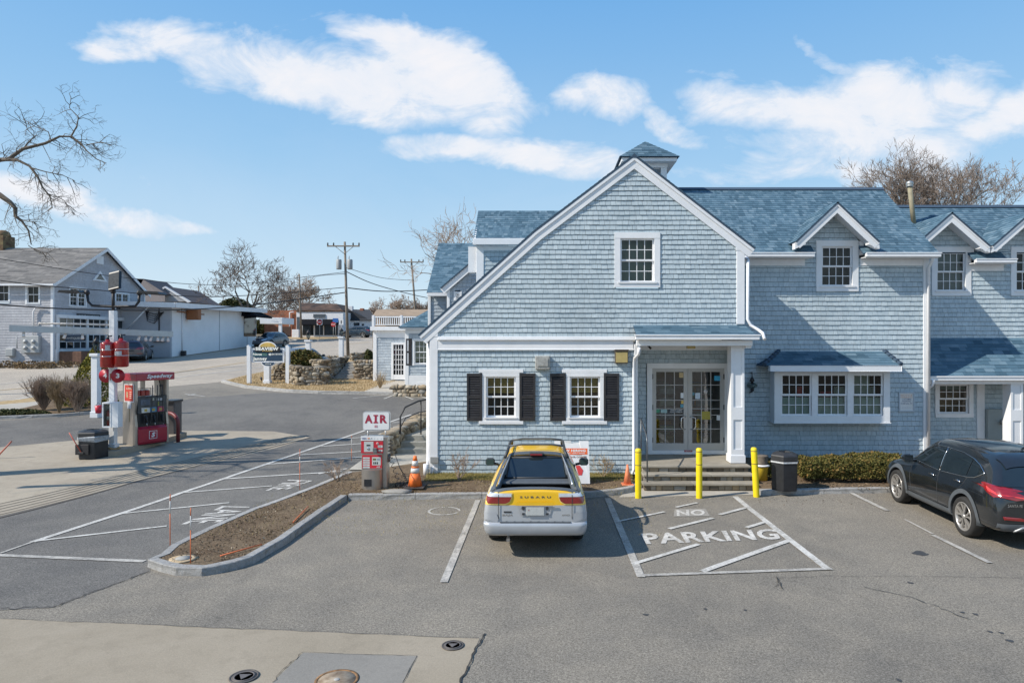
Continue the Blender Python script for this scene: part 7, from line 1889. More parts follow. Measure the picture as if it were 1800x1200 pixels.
for (a, b) in ((532, 551), (554, 568), (570, 594)):
    g.fbox(FY(Y1), X(a, Y1), X(b, Y1), Z(589, Y1), Z(571, Y1), 0, .05)
build_each(g, 'shop_window', M_cglass, bs_)
g = MB(); g.fbox(FY(Y1), X(551, Y1), X(572, Y1), Z(558, Y1), Z(552, Y1), 0, .1); g.fbox(FY(Y1), X(522, Y1), X(527, Y1), Z(591, Y1), Z(557, Y1), 0, .1); build_each(g, 'sign_board', mat('slate', (.07, .09, .11), .6), bs_)
g = MB(); g.tube([(X(508, Y1), Y1 + .3, zg), (X(508, Y1), Y1 + .3, Z(549, Y1)), (X(515, Y1), Y1 + .3, Z(548, Y1))], .1, 6); g.build('pipe', M_white2, bs_)
g = MB(); g.box(X(496, Y1), X(512, Y1), Y1 - .3, Y1 - .1, zg, Z(574, Y1)); g.build('fence', mat('dark_fence', (.07, .04, .03), .8), bs_)
g = MB(); g.bbox(X(513, 98), X(525, 98), 98, 98.8, T(98), Z(579, 98), .03); g.build('utility_cabinet', M_white2, None, 'white cabinet standing at the road by the brick wall', 'cabinet')
dh = thing('dark_roofed_house', (X(633, 104), 104, T(104)), 'low white house with dark roof and small white cupola right of the shop', 'house')
Y2 = 104
g = MB(); g.box(X(604, Y2), X(662, Y2), Y2, Y2 + 8, T(Y2) - .3, Z(562, Y2)); g.build('wall', M_white2, dh)
g = MB(); g.prism([P(600, 563, Y2 - .4), P(660, 563, Y2 - .4), P(650, 545, Y2 + 4), P(614, 545, Y2 + 4)], (0, 0, .1)); g.prism([P(606, 547, Y2), P(618, 546, Y2), P(652, 563, Y2), P(604, 564, Y2)], (0, 6, 0)); g.build('roof', mat('roof_black', (.035, .037, .042), .85), dh)
g = MB(); g.bbox(X(613, Y2 + 4), X(621, Y2 + 4), Y2 + 3.5, Y2 + 4.2, 8.2, Z(538, Y2 + 4), .02); g.build('cupola', M_white, dh); g = MB(); g.bbox(X(634, Y2 + 4), X(640, Y2 + 4), Y2 + 3.5, Y2 + 4.2, 8.2, Z(542, Y2 + 4), .02); g.build('chimney', M_brick, dh)
g = MB(); g.fbox(FY(Y2), X(622, Y2), X(632, Y2), Z(579, Y2), Z(567, Y2), 0, .05); g.fbox(FY(Y2), X(636, Y2), X(640, Y2), Z(588, Y2), Z(569, Y2), 0, .05); build_each(g, 'window', M_cglass, dh)
# ============================================================ poles, wires, street signs
M_pole = mat('pole_wood', (.20, .165, .13), .9, var=.25, vs=3)
M_wire = mat('wire_black', (.02, .02, .022), .6)
def pole(px, Y, ptop, label, arm=None, lean=0, tf=False, pxtop=None, r=.15, group='utility poles'):
    x = X(px, Y); zt_ = Z(ptop, Y); t = thing('utility_pole', (x, Y, T(Y)), label, 'utility pole', None); xt = X(pxtop, Y) if pxtop else x
    g = MB(); g.tube([(x, Y, T(Y) - .3), (xt, Y, zt_)], [r, r * .62], 10); g.build('pole', M_pole, t)
    if arm:
        pa, pb, py = arm; z = Z(py, Y); g = MB(); g.bbox(X(pa, Y), X(pb, Y), Y - .22, Y - .12, z - .06, z + .06, .01)
        xc = lerp(x, xt, .95); g.tube([(xc, Y - .15, z - .7), (xc - .8, Y - .15, z - .05)], .03, 4); g.tube([(xc, Y - .15, z - .7), (xc + .8, Y - .15, z - .05)], .03, 4); g.build('cross_arm', M_pole, t)
        for k, q in enumerate((.02, .2, .8, .98)):
            g = MB(); xx = lerp(X(pa, Y), X(pb, Y), q); g.lathe([(.04, 0), (.08, .05), (.05, .12), (.08, .16), (.03, .26)], (xx, Y - .17, z + .06), 8); g.build('insulator', M_dplast, t)
    if tf:
        for s in (-1, 1):
            g = MB(); xc = xt + s * .5; g.lathe([(.0, 0), (.22, .02), (.24, .1), (.24, .85), (.2, .92), (0, .95)], (xc, Y - .1, Z(474, Y)), 14); g.lathe([(.03, 0), (.05, .3)], (xc - .08, Y - .1, Z(474, Y) + .93), 6); g.build('transformer', mat('transformer_grey', (.30, .31, .31), .5), t)
    return t
pole(612, 62, 425, 'tall utility pole with two transformers beyond the white lamp posts', (576, 633, 433), tf=True, pxtop=606)
pole(530, 95, 482, 'plain thin utility pole in front of the brick shop', pxtop=526, r=.16)
pole(735, 80, 455, 'leaning utility pole with bare cross arm near the blue roofs', (704, 745, 461), pxtop=723)
pole(349, 100, 503, 'short distant utility pole beside the broad leafless tree', r=.14)
pole(-230, 33, 380, 'utility pole out at the left carrying the wires', r=.15)
def wire(pts, r, label):
    """sagging wire through (px, py, depth) points"""
    g = MB(); q = [Vector(P(*p)) for p in pts]; out = []
    n = len(q)
    for i in range(n - 1):
        p0, p1, p2, p3 = q[max(i - 1, 0)], q[i], q[i + 1], q[min(i + 2, n - 1)]
        for k in range(8):
            t = k / 8; out.append(.5 * ((2 * p1) + (-p0 + p2) * t + (2 * p0 - 5 * p1 + 4 * p2 - p3) * t * t + (-p0 + 3 * p1 - 3 * p2 + p3) * t ** 3))
    out.append(q[-1]); g.tube(out, r, 5); return g.build('overhead_wire', M_wire, None, label, 'wire')
wire([(-230, 415, 33), (0, 455, 40), (220, 488, 48), (400, 500, 55), (606, 478, 62)], .022, 'thin top wire crossing the grey house gable')
wire([(-230, 450, 33), (0, 493, 40), (200, 512, 47), (350, 521, 52), (470, 517, 57), (606, 505, 62)], .03, 'middle wire crossing the house windows towards the pole')
wire([(-230, 500, 33), (0, 535, 40), (200, 545, 46), (350, 543, 52), (480, 532, 57), (606, 514, 62)], .045, 'thickest lowest wire running to the transformer pole')
wire([(612, 506, 62), (680, 512, 70), (760, 509, 80)], .05, 'bundled cable running right from the pole')
wire([(610, 478, 62), (660, 500, 68), (735, 520, 76), (780, 527, 84)], .04, 'cable dropping right behind the leaning pole')
wire([(608, 470, 62), (670, 488, 72), (728, 493, 80)], .025, 'thin wire between the two cross arm poles')
wire([(606, 481, 62), (560, 485, 80), (527, 493, 95)], .03, 'thin wire from transformer pole to the plain pole')
def lamppost(px, pyb, pyt, Y, label, w=.3):
    x = X(px, Y); zb, zt_ = T(Y), Z(pyt, Y); t = thing('post_lantern', (x, Y, zb), label, 'lamp post')
    g = MB(); g.bbox(x - w / 2, x + w / 2, Y - w / 2, Y + w / 2, zb - .1, zt_, .015); g.bbox(x - w * .68, x + w * .68, Y - w * .68, Y + w * .68, zt_ - .1, zt_ + .02, .015); g.bbox(x - w * .6, x + w * .6, Y - w * .6, Y + w * .6, zb, zb + .25, .01); g.build('post', M_white, t)
    g = MB(); s = w * .5
    g.lathe([(s * .5, 0), (s * .3, .05), (s * .25, .1)], (x, Y, zt_ + .02), 8); g.lathe([(s * .9, .42), (s * 1.2, .42), (s * .5, .56), (s * .15, .62), (0, .7)], (x, Y, zt_ + .02), 8); g.lathe([(s * .55, .1), (s * .6, .12)], (x, Y, zt_ + .02), 8)
    for k in range(6):
        a = k * math.pi / 3; g.tube([(x + s * .6 * math.cos(a), Y + s * .6 * math.sin(a), zt_ + .13), (x + s * 1.0 * math.cos(a), Y + s * 1.0 * math.sin(a), zt_ + .45)], .01, 4)
    lf = g.build('lantern', M_black, t); g = MB(); g.lathe([(s * .5, .13), (s * .9, .44)], (x, Y, zt_ + .02), 8); g.build('lantern_glass', M_glass, lf); return t
lamppost(542, 640, 598, 44, 'white post with black lantern rising from the green shrub')
lamppost(600, 630, 592, 50, 'white post with black lantern left of the transformer pole')
lamppost(169, 716, 622, 27.6, 'thick white post with black lantern beside the red cylinders', .26)
def sign(px, pyt, pyb, Y, w, h, shape, cols, label, text=None, pole_to=None, cat='road sign'):
    x = X(px, Y); t = thing('road_sign', (x, Y, T(Y)), label, cat)
    g = MB(); g.tube([(x, Y, T(Y) - .1), (x, Y, Z(pyt, Y) + .0)], .035, 6); g.build('post', M_greyp, t)
    zc = Z(pyt, Y); g = MB()
    if shape == 'oct': pts = [(x + w / 2 * math.cos(a), Y - .06, zc + h / 2 * math.sin(a)) for a in [math.pi / 8 + k * math.pi / 4 for k in range(8)]]
    elif shape == 'tri': pts = [(x - w / 2, Y - .06, zc + h / 2), (x, Y - .06, zc - h / 2), (x + w / 2, Y - .06, zc + h / 2)]
    elif shape == 'circ': pts = [(x + w / 2 * math.cos(a), Y - .06, zc + h / 2 * math.sin(a)) for a in [k * math.pi / 8 for k in range(16)]]
    else: pts = [(x - w / 2, Y - .06, zc - h / 2), (x + w / 2, Y - .06, zc - h / 2), (x + w / 2, Y - .06, zc + h / 2), (x - w / 2, Y - .06, zc + h / 2)]
    g.prism(pts, (0, .03, 0), 0)
    if text:
        for (tx, a, b, c, d) in text: g.text(tx, lambda u, v, n: (x + w * lerp(a, b, u), Y - .065, zc + h * lerp(c, d, v)), 0, 1, .02)
    g.build('plate', cols, t); return t, x, zc
M_sred = mat('sign_red', (.45, .02, .02), .5); M_swh = mat('sign_white', (.7, .7, .7), .5); M_sblue = mat('sign_blue', (.03, .13, .40), .5)
t_, x_, z_ = sign(562, 566, 592, 96, .78, .78, 'sq', [M_swh, M_sred], 'square white do-not-enter sign in front of the shop window', None)
g = MB(); g.lathe([(.36, -.0), (.36, -.01)], (x_, 95.93, z_), 20, 0, 'y'); g.box(x_ - .26, x_ + .26, 95.90, 95.915, z_ - .06, z_ + .06, 1); g.build('emblem', [M_sred, M_swh], t_)
sign(586, 570, 592, 97, .72, .72, 'oct', [M_sred, M_swh], 'small red road sign in front of the blue sign', [('STOP', -.38, .38, -.15, .15)])
sign(590, 563, 592, 98, .8, .6, 'sq', [M_sblue, M_swh], 'blue information sign above the red one at the bend')
sign(600, 566, 592, 92, .58, .75, 'sq', [M_swh, M_black], 'white rectangular sign left of the transformer pole', [('1', -.12, .12, -.3, .3)])
# far cars
far = [(240, 636, 57.0, 20, 'dark_red_paint', (.045, .022, .026), 'dark maroon hatchback parked by the flat-roofed building'),
       (476, 604, 75.0, 170, 'slate_paint', (.035, .045, .06), 'dark sport utility car nosing out by the black awning'),
       (626, 592, 98.0, 85, 'navy_paint', (.02, .035, .05), 'dark blue wagon parked in front of the dark roofed house'),
       (536, 622, 46.5, -14, 'silver_paint', (.10, .12, .14), 'blue-grey car half hidden behind the green shrub')]
for (px, py, Yc, rz, mn, colr, lb) in far:
    c = make_suv('parked_car', (X(px, Yc), Yc, T(Yc)), 0, mat_car(mn, colr, .2, 1.0), lb, detail=False, cat='car')
    c.rotation_euler = (0, 0, 0)
    a = rad(rz); c.rotation_euler = (0, 0, a)
    off = Vector((0, 2.35, 0)); off.rotate(Matrix.Rotation(a, 3, 'Z')); c.location = Vector((X(px, Yc), Yc, T(Yc))) - off
# ============================================================ fuel island
M_valred = mat('valance_red', (.34, .008, .03), .35, var=.1, vs=6, coat=.4)
M_steel = mat('brushed_steel', (.40, .365, .33), .36, .8, var=.12, vs=(2.0))
M_pblack = mat('pump_black', (.018, .019, .022), .4, var=.3, vs=6)
M_cyl = mat('cylinder_red', (.34, .010, .008), .3, var=.2, vs=4, coat=.5)
YI = 20.9
isl_l, isl_r = G(190, 800), G(310, 770)
def island():
    g = MB(); ax, ay = isl_l; bx, by_ = isl_r
    pts = [(ax - .25, ay + .1), (ax + .1, ay - .2), (ax + .4, ay - .2), (bx + .2, by_ - .3), (bx + .25, by_ + .2), (bx - .9, by_ + .7), (ax - .3, ay + .8)]
    z = .17; v = [(x, y, T(y) - .1) for x, y in pts] + [(x, y, T(y) + z) for x, y in pts]; n = len(pts)
    g.add(v, [list(range(n - 1, -1, -1)), list(range(n, 2 * n))] + [(i, (i + 1) % n, (i + 1) % n + n, i + n) for i in range(n)])
    g.build('pump_island', MATS['concrete_apron'], None, 'raised concrete island under the fuel dispenser', 'kerb island', kind='structure')
island()
zi = T(21) + .17
# canopy-less gantry post with suppression bar, lights
gp_ = thing('forecourt_post', (X(199, YI), YI, zi), 'white square post with long nozzle bar and three black floodlights', 'post')
x = X(199, YI); g = MB(); g.bbox(x - .085, x + .085, YI - .085, YI + .085, zi, Z(546, YI), .01); g.bbox(x - .12, x + .12, YI - .12, YI + .12, zi, zi + .12, .01); g.build('post', M_white, gp_)
la, lb_ = Vector((X(16, 19.6), 19.6, Z(577, 19.6))), Vector((X(303, 22.2), 22.2, Z(587, 22.2)))
g = MB(); d = (lb_ - la).normalized(); p = d.cross(Vector((0, 0, 1))).normalized(); up = Vector((0, 0, 1))
def beam(mb, a, b, w, h, m=0):
    v = [q + p * sx * w + up * sz * h for q in (a, b) for sz in (-1, 1) for sx in (-1, 1)]; mb.add(v, [(0, 1, 3, 2), (4, 6, 7, 5), (0, 4, 5, 1), (2, 3, 7, 6), (0, 2, 6, 4), (1, 5, 7, 3)], m)
beam(g, la - p * .0, lb_, .13, .09); g.build('nozzle_bar', mat('bar_grey', (.50, .51, .50), .5, var=.1, vs=6), gp_)
g = MB(); a2, b2 = Vector((X(68, 20.6), 20.6, Z(568, 20.6))), Vector((X(205, 21), 21, Z(571, 21))); g.tube([a2, b2], .03, 6); g.tube([a2, a2 - up * .12], .02, 5); g.build('pipe', M_greyp, gp_)
for k, q in enumerate((.08, .32, .42, .78, .82, .86, .9, .94, .97)):
    c = la.lerp(lb_, q) - up * .1; g = MB(); g.tube([c, c + Vector((.03 * (-1) ** k, -.05, -.14))], [.03, .045], 6); g.build('nozzle', M_white2, gp_)
# floodlights
g = MB(); zt = Z(546, YI); g.tube([(x, YI, zt), (x, YI, Z(513, YI))], .045, 8)
g.tube([(X(153, YI), YI, Z(514, YI)), (X(155, YI), YI, Z(530, YI)), (X(162, YI), YI, Z(537, YI)), (x, YI, Z(539, YI)), (X(238, YI), YI, Z(538, YI)), (X(244, YI), YI, Z(530, YI)), (X(245, YI), YI, Z(516, YI))], .04, 8)
for px, py in ((153, 514), (245, 515), (199, 512)): g.lathe([(0, -.07), (.07, -.05), (.08, 0), (.06, .06), (0, .08)], (X(px, YI), YI, Z(py, YI)), 12)
g.build('light_bracket', M_black, gp_)
def floodhead(c, u, v_, w, h, th, psign=-1):
    nm = 'floodlight'
    g = MB(); c, u, v_ = Vector(c), Vector(u).normalized(), Vector(v_).normalized(); n = u.cross(v_)
    vs = [c + u * sx * w * (1 if sz < 0 else .82) + v_ * sy * h + n * sz * th for sz in (-1, 1) for sy in (-1, 1) for sx in (-1, 1)]
    g.add(vs, [(0, 2, 3, 1), (4, 5, 7, 6), (0, 1, 5, 4), (2, 6, 7, 3), (0, 4, 6, 2), (1, 3, 7, 5)])
    vs = [c + u * sx * w * .86 + v_ * sy * h * .86 + n * (th + .004) * psign for sy in (-1, 1) for sx in (-1, 1)]; g.add(vs, [(0, 1, 3, 2)], 1)
    g.build(nm, [M_pblack, mat('led_panel', (.07, .075, .08), .75, var=.3, vs=20, spec=.1)], gp_)
floodhead((X(133, YI), YI - .1, Z(513, YI)), (1, 0, .0), (0, 1, .0), .34, .22, .035)
floodhead((X(264, YI), YI + .1, Z(514, YI)), (1, 0, -.05), (0, 1, .0), .34, .22, .035)
floodhead((X(205, YI), YI - .1, Z(494, YI)), (1, 0, .25), (-.25, .45, 1), .19, .30, .04, 1)
# number discs and tag on the post
for (px, s, num) in ((187, -1, '4'), (211, 1, '3')):
    g = MB(); xc = X(px, YI); zc = Z(660, YI); yd = YI - .02 if s < 0 else YI - .10; g.lathe([(.21, 0), (.21, -.02)], (xc, yd, zc), 28, 0, 'y')
    xo = -.07 if s < 0 else -.05; g.text(num, facemap(xc + xo, xc + xo + .11, zc - .07, zc + .08, yd - .025), 0, 1, .04); g.build('number_disc', [mat('disc_red', (.36, .008, .025), .4), M_swh], gp_)
g = MB(); g.text('(!', facemap(x - .02, x + .02, Z(664, YI), Z(652, YI), YI - .14), 0) if False else g.bbox(x - .065, x + .01, YI - .092, YI - .0855, Z(670, YI), Z(649, YI), .001); g.bbox(x - .05, x - .01, YI - .096, YI - .0925, Z(668, YI), Z(656, YI), .001, 1); g.build('warning_tag', [M_swh, mat('tag_brown', (.35, .12, .08), .6)], gp_)
# red suppressant cylinders hung on the post
for (px, pyb, pyt, lb2) in ((189.5, 646, 600, 'red suppressant cylinder with white label, nearer the white lantern post'), (213, 645, 598, 'red suppressant cylinder with wide grey label, right of its twin')):
    Yc = YI - .32 if px < 200 else YI - .25; c = (X(px, Yc), Yc, Z(pyb, Yc)); t = thing('gas_cylinder', c, lb2, 'cylinder'); H = Z(pyt, Yc) - Z(pyb, Yc)
    g = MB(); r = .2; g.lathe([(.15, 0), (r, .03), (r, H * .90), (r * .95, H * .94), (r * .55, H * .99), (.07, H), (.06, H + .06), (0, H + .06)], c, 24); g.build('tank', M_cyl, t)
    g = MB()
    for q in (.42, .66): g.lathe([(r + .004, 0), (r + .006, .01), (r + .004, .02)], (c[0], c[1], c[2] + H * q), 24)
    g.build('band', M_chrome, t)
    g = MB(); g.lathe([(.04, 0), (.045, .05), (.025, .07), (.025, .13)], (c[0], c[1], c[2] + H + .06), 10); g.tube([(c[0], c[1], c[2] + H + .15), (c[0] + .1, c[1] + .05, c[2] + H + .17)], .02, 6); g.build('valve', M_pblack, t)
    g = MB(); n = 6; a0, a1, z0_, z1_ = (-1.35, -.75, H * .66, H * .86) if px < 200 else (-1.95, -.95, H * .45, H * .60)
    vs = [(c[0] + (r + .005) * math.cos(lerp(a0, a1, i / n)), c[1] + (r + .005) * math.sin(lerp(a0, a1, i / n)), c[2] + z) for z in (z0_, z1_) for i in range(n + 1)]
    g.add(vs, [(i, i + 1, n + 2 + i, n + 1 + i) for i in range(n)]); g.build('label_sheet', mat('label_grey', (.48, .47, .47), .6, var=.4, vs=40), t)
# extinguisher cabinet
t = thing('extinguisher_cabinet', (X(194, YI - .2), YI - .3, Z(752, YI)), 'white wall cabinet with red fire extinguisher on the square post', 'cabinet')
Yc = YI - .36; xa, xb, za, zb = X(180, Yc), X(208, Yc), Z(751, Yc), Z(707, Yc)
g = MB(); w = .04; g.bbox(xa, xa + w, Yc - .02, Yc, za, zb, .004); xm = xa + .27; g.bbox(xm - w, xm, Yc - .02, Yc, za, zb, .004); g.box(xa + w, xm - w, Yc - .019, Yc, za, za + w); g.box(xa + w, xm - w, Yc - .019, Yc, zb - w, zb)
g.bbox(xm + .001, xb, Yc - .01, Yc + .22, za, zb, .006); g.box(xa, xm, Yc + .2, Yc + .22, za, zb); g.box(xa, xa + .01, Yc, Yc + .2, za, zb); g.box(xa, xm, Yc, Yc + .2, za, za + .01); g.box(xa, xm, Yc, Yc + .2, zb - .01, zb); g.build('cabinet', M_white, t)
g = MB(); g.add([(xa + w, Yc - .01, za + w), (xm - w, Yc - .01, za + w), (xm - w, Yc - .01, zb - w), (xa + w, Yc - .01, zb - w)], [(0, 1, 2, 3)]); g.build('door_glass', M_glass, t)
e = thing('fire_extinguisher', ((xa + xm) / 2, Yc + .1, za + .02), 'red fire extinguisher behind the glass of the white cabinet', 'fire extinguisher')
c = ((xa + xm) / 2 + .01, Yc + .09, za + .05); g = MB(); g.lathe([(.06, 0), (.07, .02), (.07, .38), (.05, .44), (.025, .46), (0, .46)], c, 18); g.build('tank', M_cyl, e)
g = MB(); g.lathe([(.071, .17), (.0715, .27), (.071, .28)], c, 18); g.build('label_sheet', MATS['label_grey'], e)
g = MB(); g.tube([(c[0], c[1], c[2] + .46), (c[0] + .03, c[1], c[2] + .52), (c[0] + .11, c[1], c[2] + .57)], .014, 6); g.tube([(c[0] - .02, c[1], c[2] + .5), (c[0] - .08, c[1] - .02, c[2] + .42), (c[0] - .085, c[1] - .02, c[2] + .15)], .013, 6); g.build('hose', M_pblack, e)
# red bucket behind the post
t = thing('red_bucket', (X(173, 25), 25, T(25)), 'small red container hanging below the thick white post', 'bucket')
g = MB(); c = (X(173, 26.5), 26.5, Z(726, 26.5)); g.lathe([(.0, 0), (.10, 0), (.125, .3), (.11, .3), (.09, .02), (0, .02)], c, 16); g.build('pail', mat('pail_red', (.55, .03, .05), .4), t)
g = MB(); g.tube([(c[0] - .12, c[1], c[2] + .28), (c[0], c[1], c[2] + .42), (c[0] + .12, c[1], c[2] + .28)], .008, 5); g.build('handle', M_pblack, t)
t.location = c
for o_ in KIDS[t.name]: o_.location = Vector((X(173, 25), 25, T(25))) - Vector(c)
# dispenser (rotated: its side faces left-front, its face to the right)
def dispenser():
    Yd = 21.6; xl = X(216, 21.3); t = thing('fuel_dispenser', (xl + .45, 21.6, zi), 'fuel dispenser with red base and red valance on the pump island', 'fuel dispenser', rz=rad(62))
    # own frame: face towards -y', width along x'
    W, D = 1.08, .66; g = MB()
    # side cheeks with a waisted outline
    for s in (-1, 1):
        prof = [(-D / 2, 0), (D / 2, 0), (D / 2, 2.02), (-D / 2, 2.02), (-D / 2, 1.4), (-D / 2 + .05, 1.05), (-D / 2 + .05, .95), (-D / 2, .6)]
        g.prism([(s * W / 2, y, z) for y, z in prof], (-s * .07, 0, 0))
    g.build('side_panel', M_steel, t, local=True) if False else build_local_each(g, 'side_panel', M_steel, t)
    g = MB(); g.bbox(-W / 2 + .07, W / 2 - .07, -D / 2 + .05, D / 2 - .05, 0, 1.5, .01); g.build('cabinet', M_pblack, t, local=True)
    g = MB(); g.prism([(-W / 2 + .072, -D / 2 + .02, .03), (-W / 2 + .072, -D / 2 - .03, .10), (-W / 2 + .072, -D / 2 - .03, .50), (-W / 2 + .072, -D / 2 + .04, .58)], (W - .144, 0, 0)); rp = g.build('lower_panel', M_valred, t, local=True)
    g = MB(); yf = -D / 2 - .034
    g.fbox(FY(yf), -.13, .13, .18, .43, .0, .003); g.fbox(FY(yf), -.115, .115, .195, .415, .003, .005, 1); g.text('S', facemap(-.06, .07, .23, .38, yf - .007), 0, 2, .05, .2); g.build('emblem', [M_swh, M_valred, M_swh], rp, local=True)
    # upper slope with screens
    g = MB(); g.prism([(-W / 2 + .072, -D / 2 + .0, .98), (-W / 2 + .072, -D / 2 - .02, 1.0), (-W / 2 + .072, -D / 2 + .02, 1.5), (-W / 2 + .072, -D / 2 + .06, 1.52)], (W - .144, 0, 0)); up = g.build('display_head', mat('head_grey', (.04, .045, .05), .35, var=.5, vs=7), t, local=True)
    F = lambda u, v, n: (u, -D / 2 - .02 + (v - 1.0) * .08 - n, v)
    for (a, b, c_, d_, col, nm) in ((-.38, -.08, 1.25, 1.43, (.07, .09, .12), 'screen'), (-.30, -.22, 1.28, 1.34, (.3, .3, .3), 'keypad'), (.14, .22, 1.36, 1.44, (.42, .42, .40), 'notice'), (.25, .33, 1.36, 1.44, (.40, .40, .42), 'notice'), (-.02, .06, 1.38, 1.46, (.4, .38, .3), 'notice'), (.15, .21, 1.2, 1.33, (.25, .25, .05), 'notice'), (-.36, -.1, 1.02, 1.17, (.62, .60, .55), 'grade_panel'), (-.08, .12, 1.02, 1.17, (.06, .22, .38), 'grade_panel'), (.14, .36, 1.02, 1.17, (.42, .02, .10), 'grade_panel')):
        g = MB(); g.fbox(F, a, b, c_, d_, .003, .010)
        if nm == 'grade_panel': g.fbox(F, (a + b) / 2 - .045, (a + b) / 2 + .045, c_ + .03, d_ - .04, .010, .014, 1)
        g.build(nm, [mat('pnl_%d%d%d' % tuple(int(c * 100) for c in col), col, .35, var=.3, vs=30), mat('button_yellow', (.5, .34, .06), .4)], up, local=True)
    # nozzles and hoses
    for k, xx in enumerate((-.26, 0, .26)):
        g = MB(); y = -D / 2 - .03; g.tube([(xx, y, .92), (xx + .02, y - .06, .86), (xx + .03, y - .05, .70)], [.035, .03, .02], 8); g.tube([(xx + .03, y - .05, .70), (xx + .05, y - .04, .58)], .012, 6, 1); g.fbox(FY(y), xx - .05, xx + .05, .68, .96, .0, .02); nz = g.build('fuel_nozzle', [M_pblack, M_chrome], t, local=True)
        g = MB(); pts = [(xx, y - .06, .88)]
        for q in range(1, 11): tt = q / 10; pts.append((lerp(xx, xx * .6 + .1, tt), y - .07 - .05 * math.sin(math.pi * tt), .88 - .72 * math.sin(math.pi * min(1, tt * .95)) + tt * 1.1))
        g.tube(pts, .013, 6); g.build('hose', M_pblack, nz, local=True)
    for xx in (-.12, W / 2 - .12):
        g = MB(); g.bbox(xx - .07 if xx > 0 else xx - .0, xx + .16 if xx > 0 else xx + .02, -.12, .12, 1.5, 2.05, .006); g.build('mast', M_steel, t, local=True)
    g = MB(); g.bbox(-W / 2 - .04, W / 2 + .14, -D / 2 - .1, D / 2 + .1, 2.02, 2.25, .015); vl = g.build('valance', M_valred, t, local=True)
    g = MB(); g.text('Speedway', facemap(-.24, .60, 2.055, 2.215, -D / 2 - .103), .004, 0, .03, .25); g.build('lettering', M_swh, vl, local=True)
    g = MB()
    for k in range(3): g.bbox(-.42 + k * .155, -.28 + k * .155, -.16, .0, 1.53, 1.70, .012, 0); g.lathe([(.05, 0), (.045, .03)], (-.35 + k * .155, -.08, 1.70), 10, 1)
    g.tube([(-.44, -.17, 1.55), (-.44, -.17, 1.78), (.04, -.17, 1.78), (.04, -.17, 1.55)], .008, 5, 2); g.build('washer_rack', [M_cyl, M_swh, M_pblack], t, local=True)
    g = MB(); g.tube([(.27, -D / 2 + .1, 2.03), (.30, -D / 2 + .06, 1.85), (.32, -D / 2 + .05, 1.55), (.34, -D / 2 - .02, 1.3)], .014, 6); g.lathe([(.03, 0), (.03, .07)], (.30, -D / 2 + .06, 1.80), 8); g.build('hose', M_pblack, t, local=True)
    # posters on the left cheek
    xs = -W / 2 - .004; Fl = lambda u, v, n: (xs - n, u, v)
    g = MB(); g.fbox(Fl, -.27, .23, 1.36, 1.92, .0, .012, 0); g.fbox(Fl, -.24, .20, 1.39, 1.89, .012, .015, 1)
    g.text('ALL DRINKS', lambda u, v, n: (xs - .017, lerp(.12, -.16, u), lerp(1.75, 1.81, v)), 0, 2, .03)
    g.fbox(Fl, .02, .11, 1.50, 1.68, .015, .018, 3)
    for k in range(4): g.fbox(Fl, -.15, -.06, 1.48 + k * .06, 1.505 + k * .06, .015, .018, 2)
    g.build('poster', [M_swh, mat('poster_red', (.50, .05, .03), .5), mat('poster_text', (.65, .5, .4), .5), mat('poster_tan', (.45, .30, .18), .5, var=.6, vs=30)], t, local=True)
    g = MB(); g.fbox(Fl, -.12, .08, 1.16, 1.38, .0, .004); g.build('paper_notice', mat('paper_blue', (.55, .58, .62), .6, var=.25, vs=50), t, local=True)
    g = MB(); g.fbox(Fl, -.03, -.0, .75, 1.15, .0, .003); g.build('tape_strip', mat('tape_tan', (.42, .34, .20), .6), t, local=True)
    return t
def build_local_each(mb, name, m, t):
    obs = []
    LOCS = LOC[t.name]; LOC[t.name] = Vector()
    obs = build_each(mb, name, m, t); LOC[t.name] = LOCS
    return obs
LOC['x'] = Vector()
dsp = dispenser(); dsp.location = (X(252, 21.6), 21.75, zi)
# card reader box behind, hoop guard
t = thing('hoop_guard', (X(303, 22.6), 22.6, T(22.6)), 'dark red bent steel hoop guarding the right end of the pump island', 'guard rail')
g = MB(); xr = X(313, 22.6); z0_ = T(22.6); pts = [(xr, 22.6, z0_)] + [(xr - .38 + .38 * math.cos(a), 22.6 + .2 * (1 - math.cos(a)), z0_ + .62 + .32 * math.sin(a)) for a in [k * math.pi / 2 / 8 for k in range(9)]] + [(xr - .75, 23.0, z0_ + .94)]
g.tube(pts, .062, 12); g.build('hoop', mat('hoop_red', (.16, .022, .022), .45, var=.4, vs=6), t)
t = thing('waste_station', (X(300, 23.2), 23.3, T(23.3)), 'dark grey cabinet behind the dispenser', 'cabinet')
g = MB(); g.bbox(X(289, 23.2), X(309, 23.2), 23.1, 23.6, T(23) + .1, Z(705, 23.2), .02); g.build('cabinet', mat('cab_dark', (.07, .065, .065), .5, var=.3, vs=3), t); g = MB(); g.bbox(X(288, 23.2), X(310, 23.2), 23.05, 23.65, Z(707, 23.2), Z(703, 23.2), .01); g.build('lid', M_pblack, t)
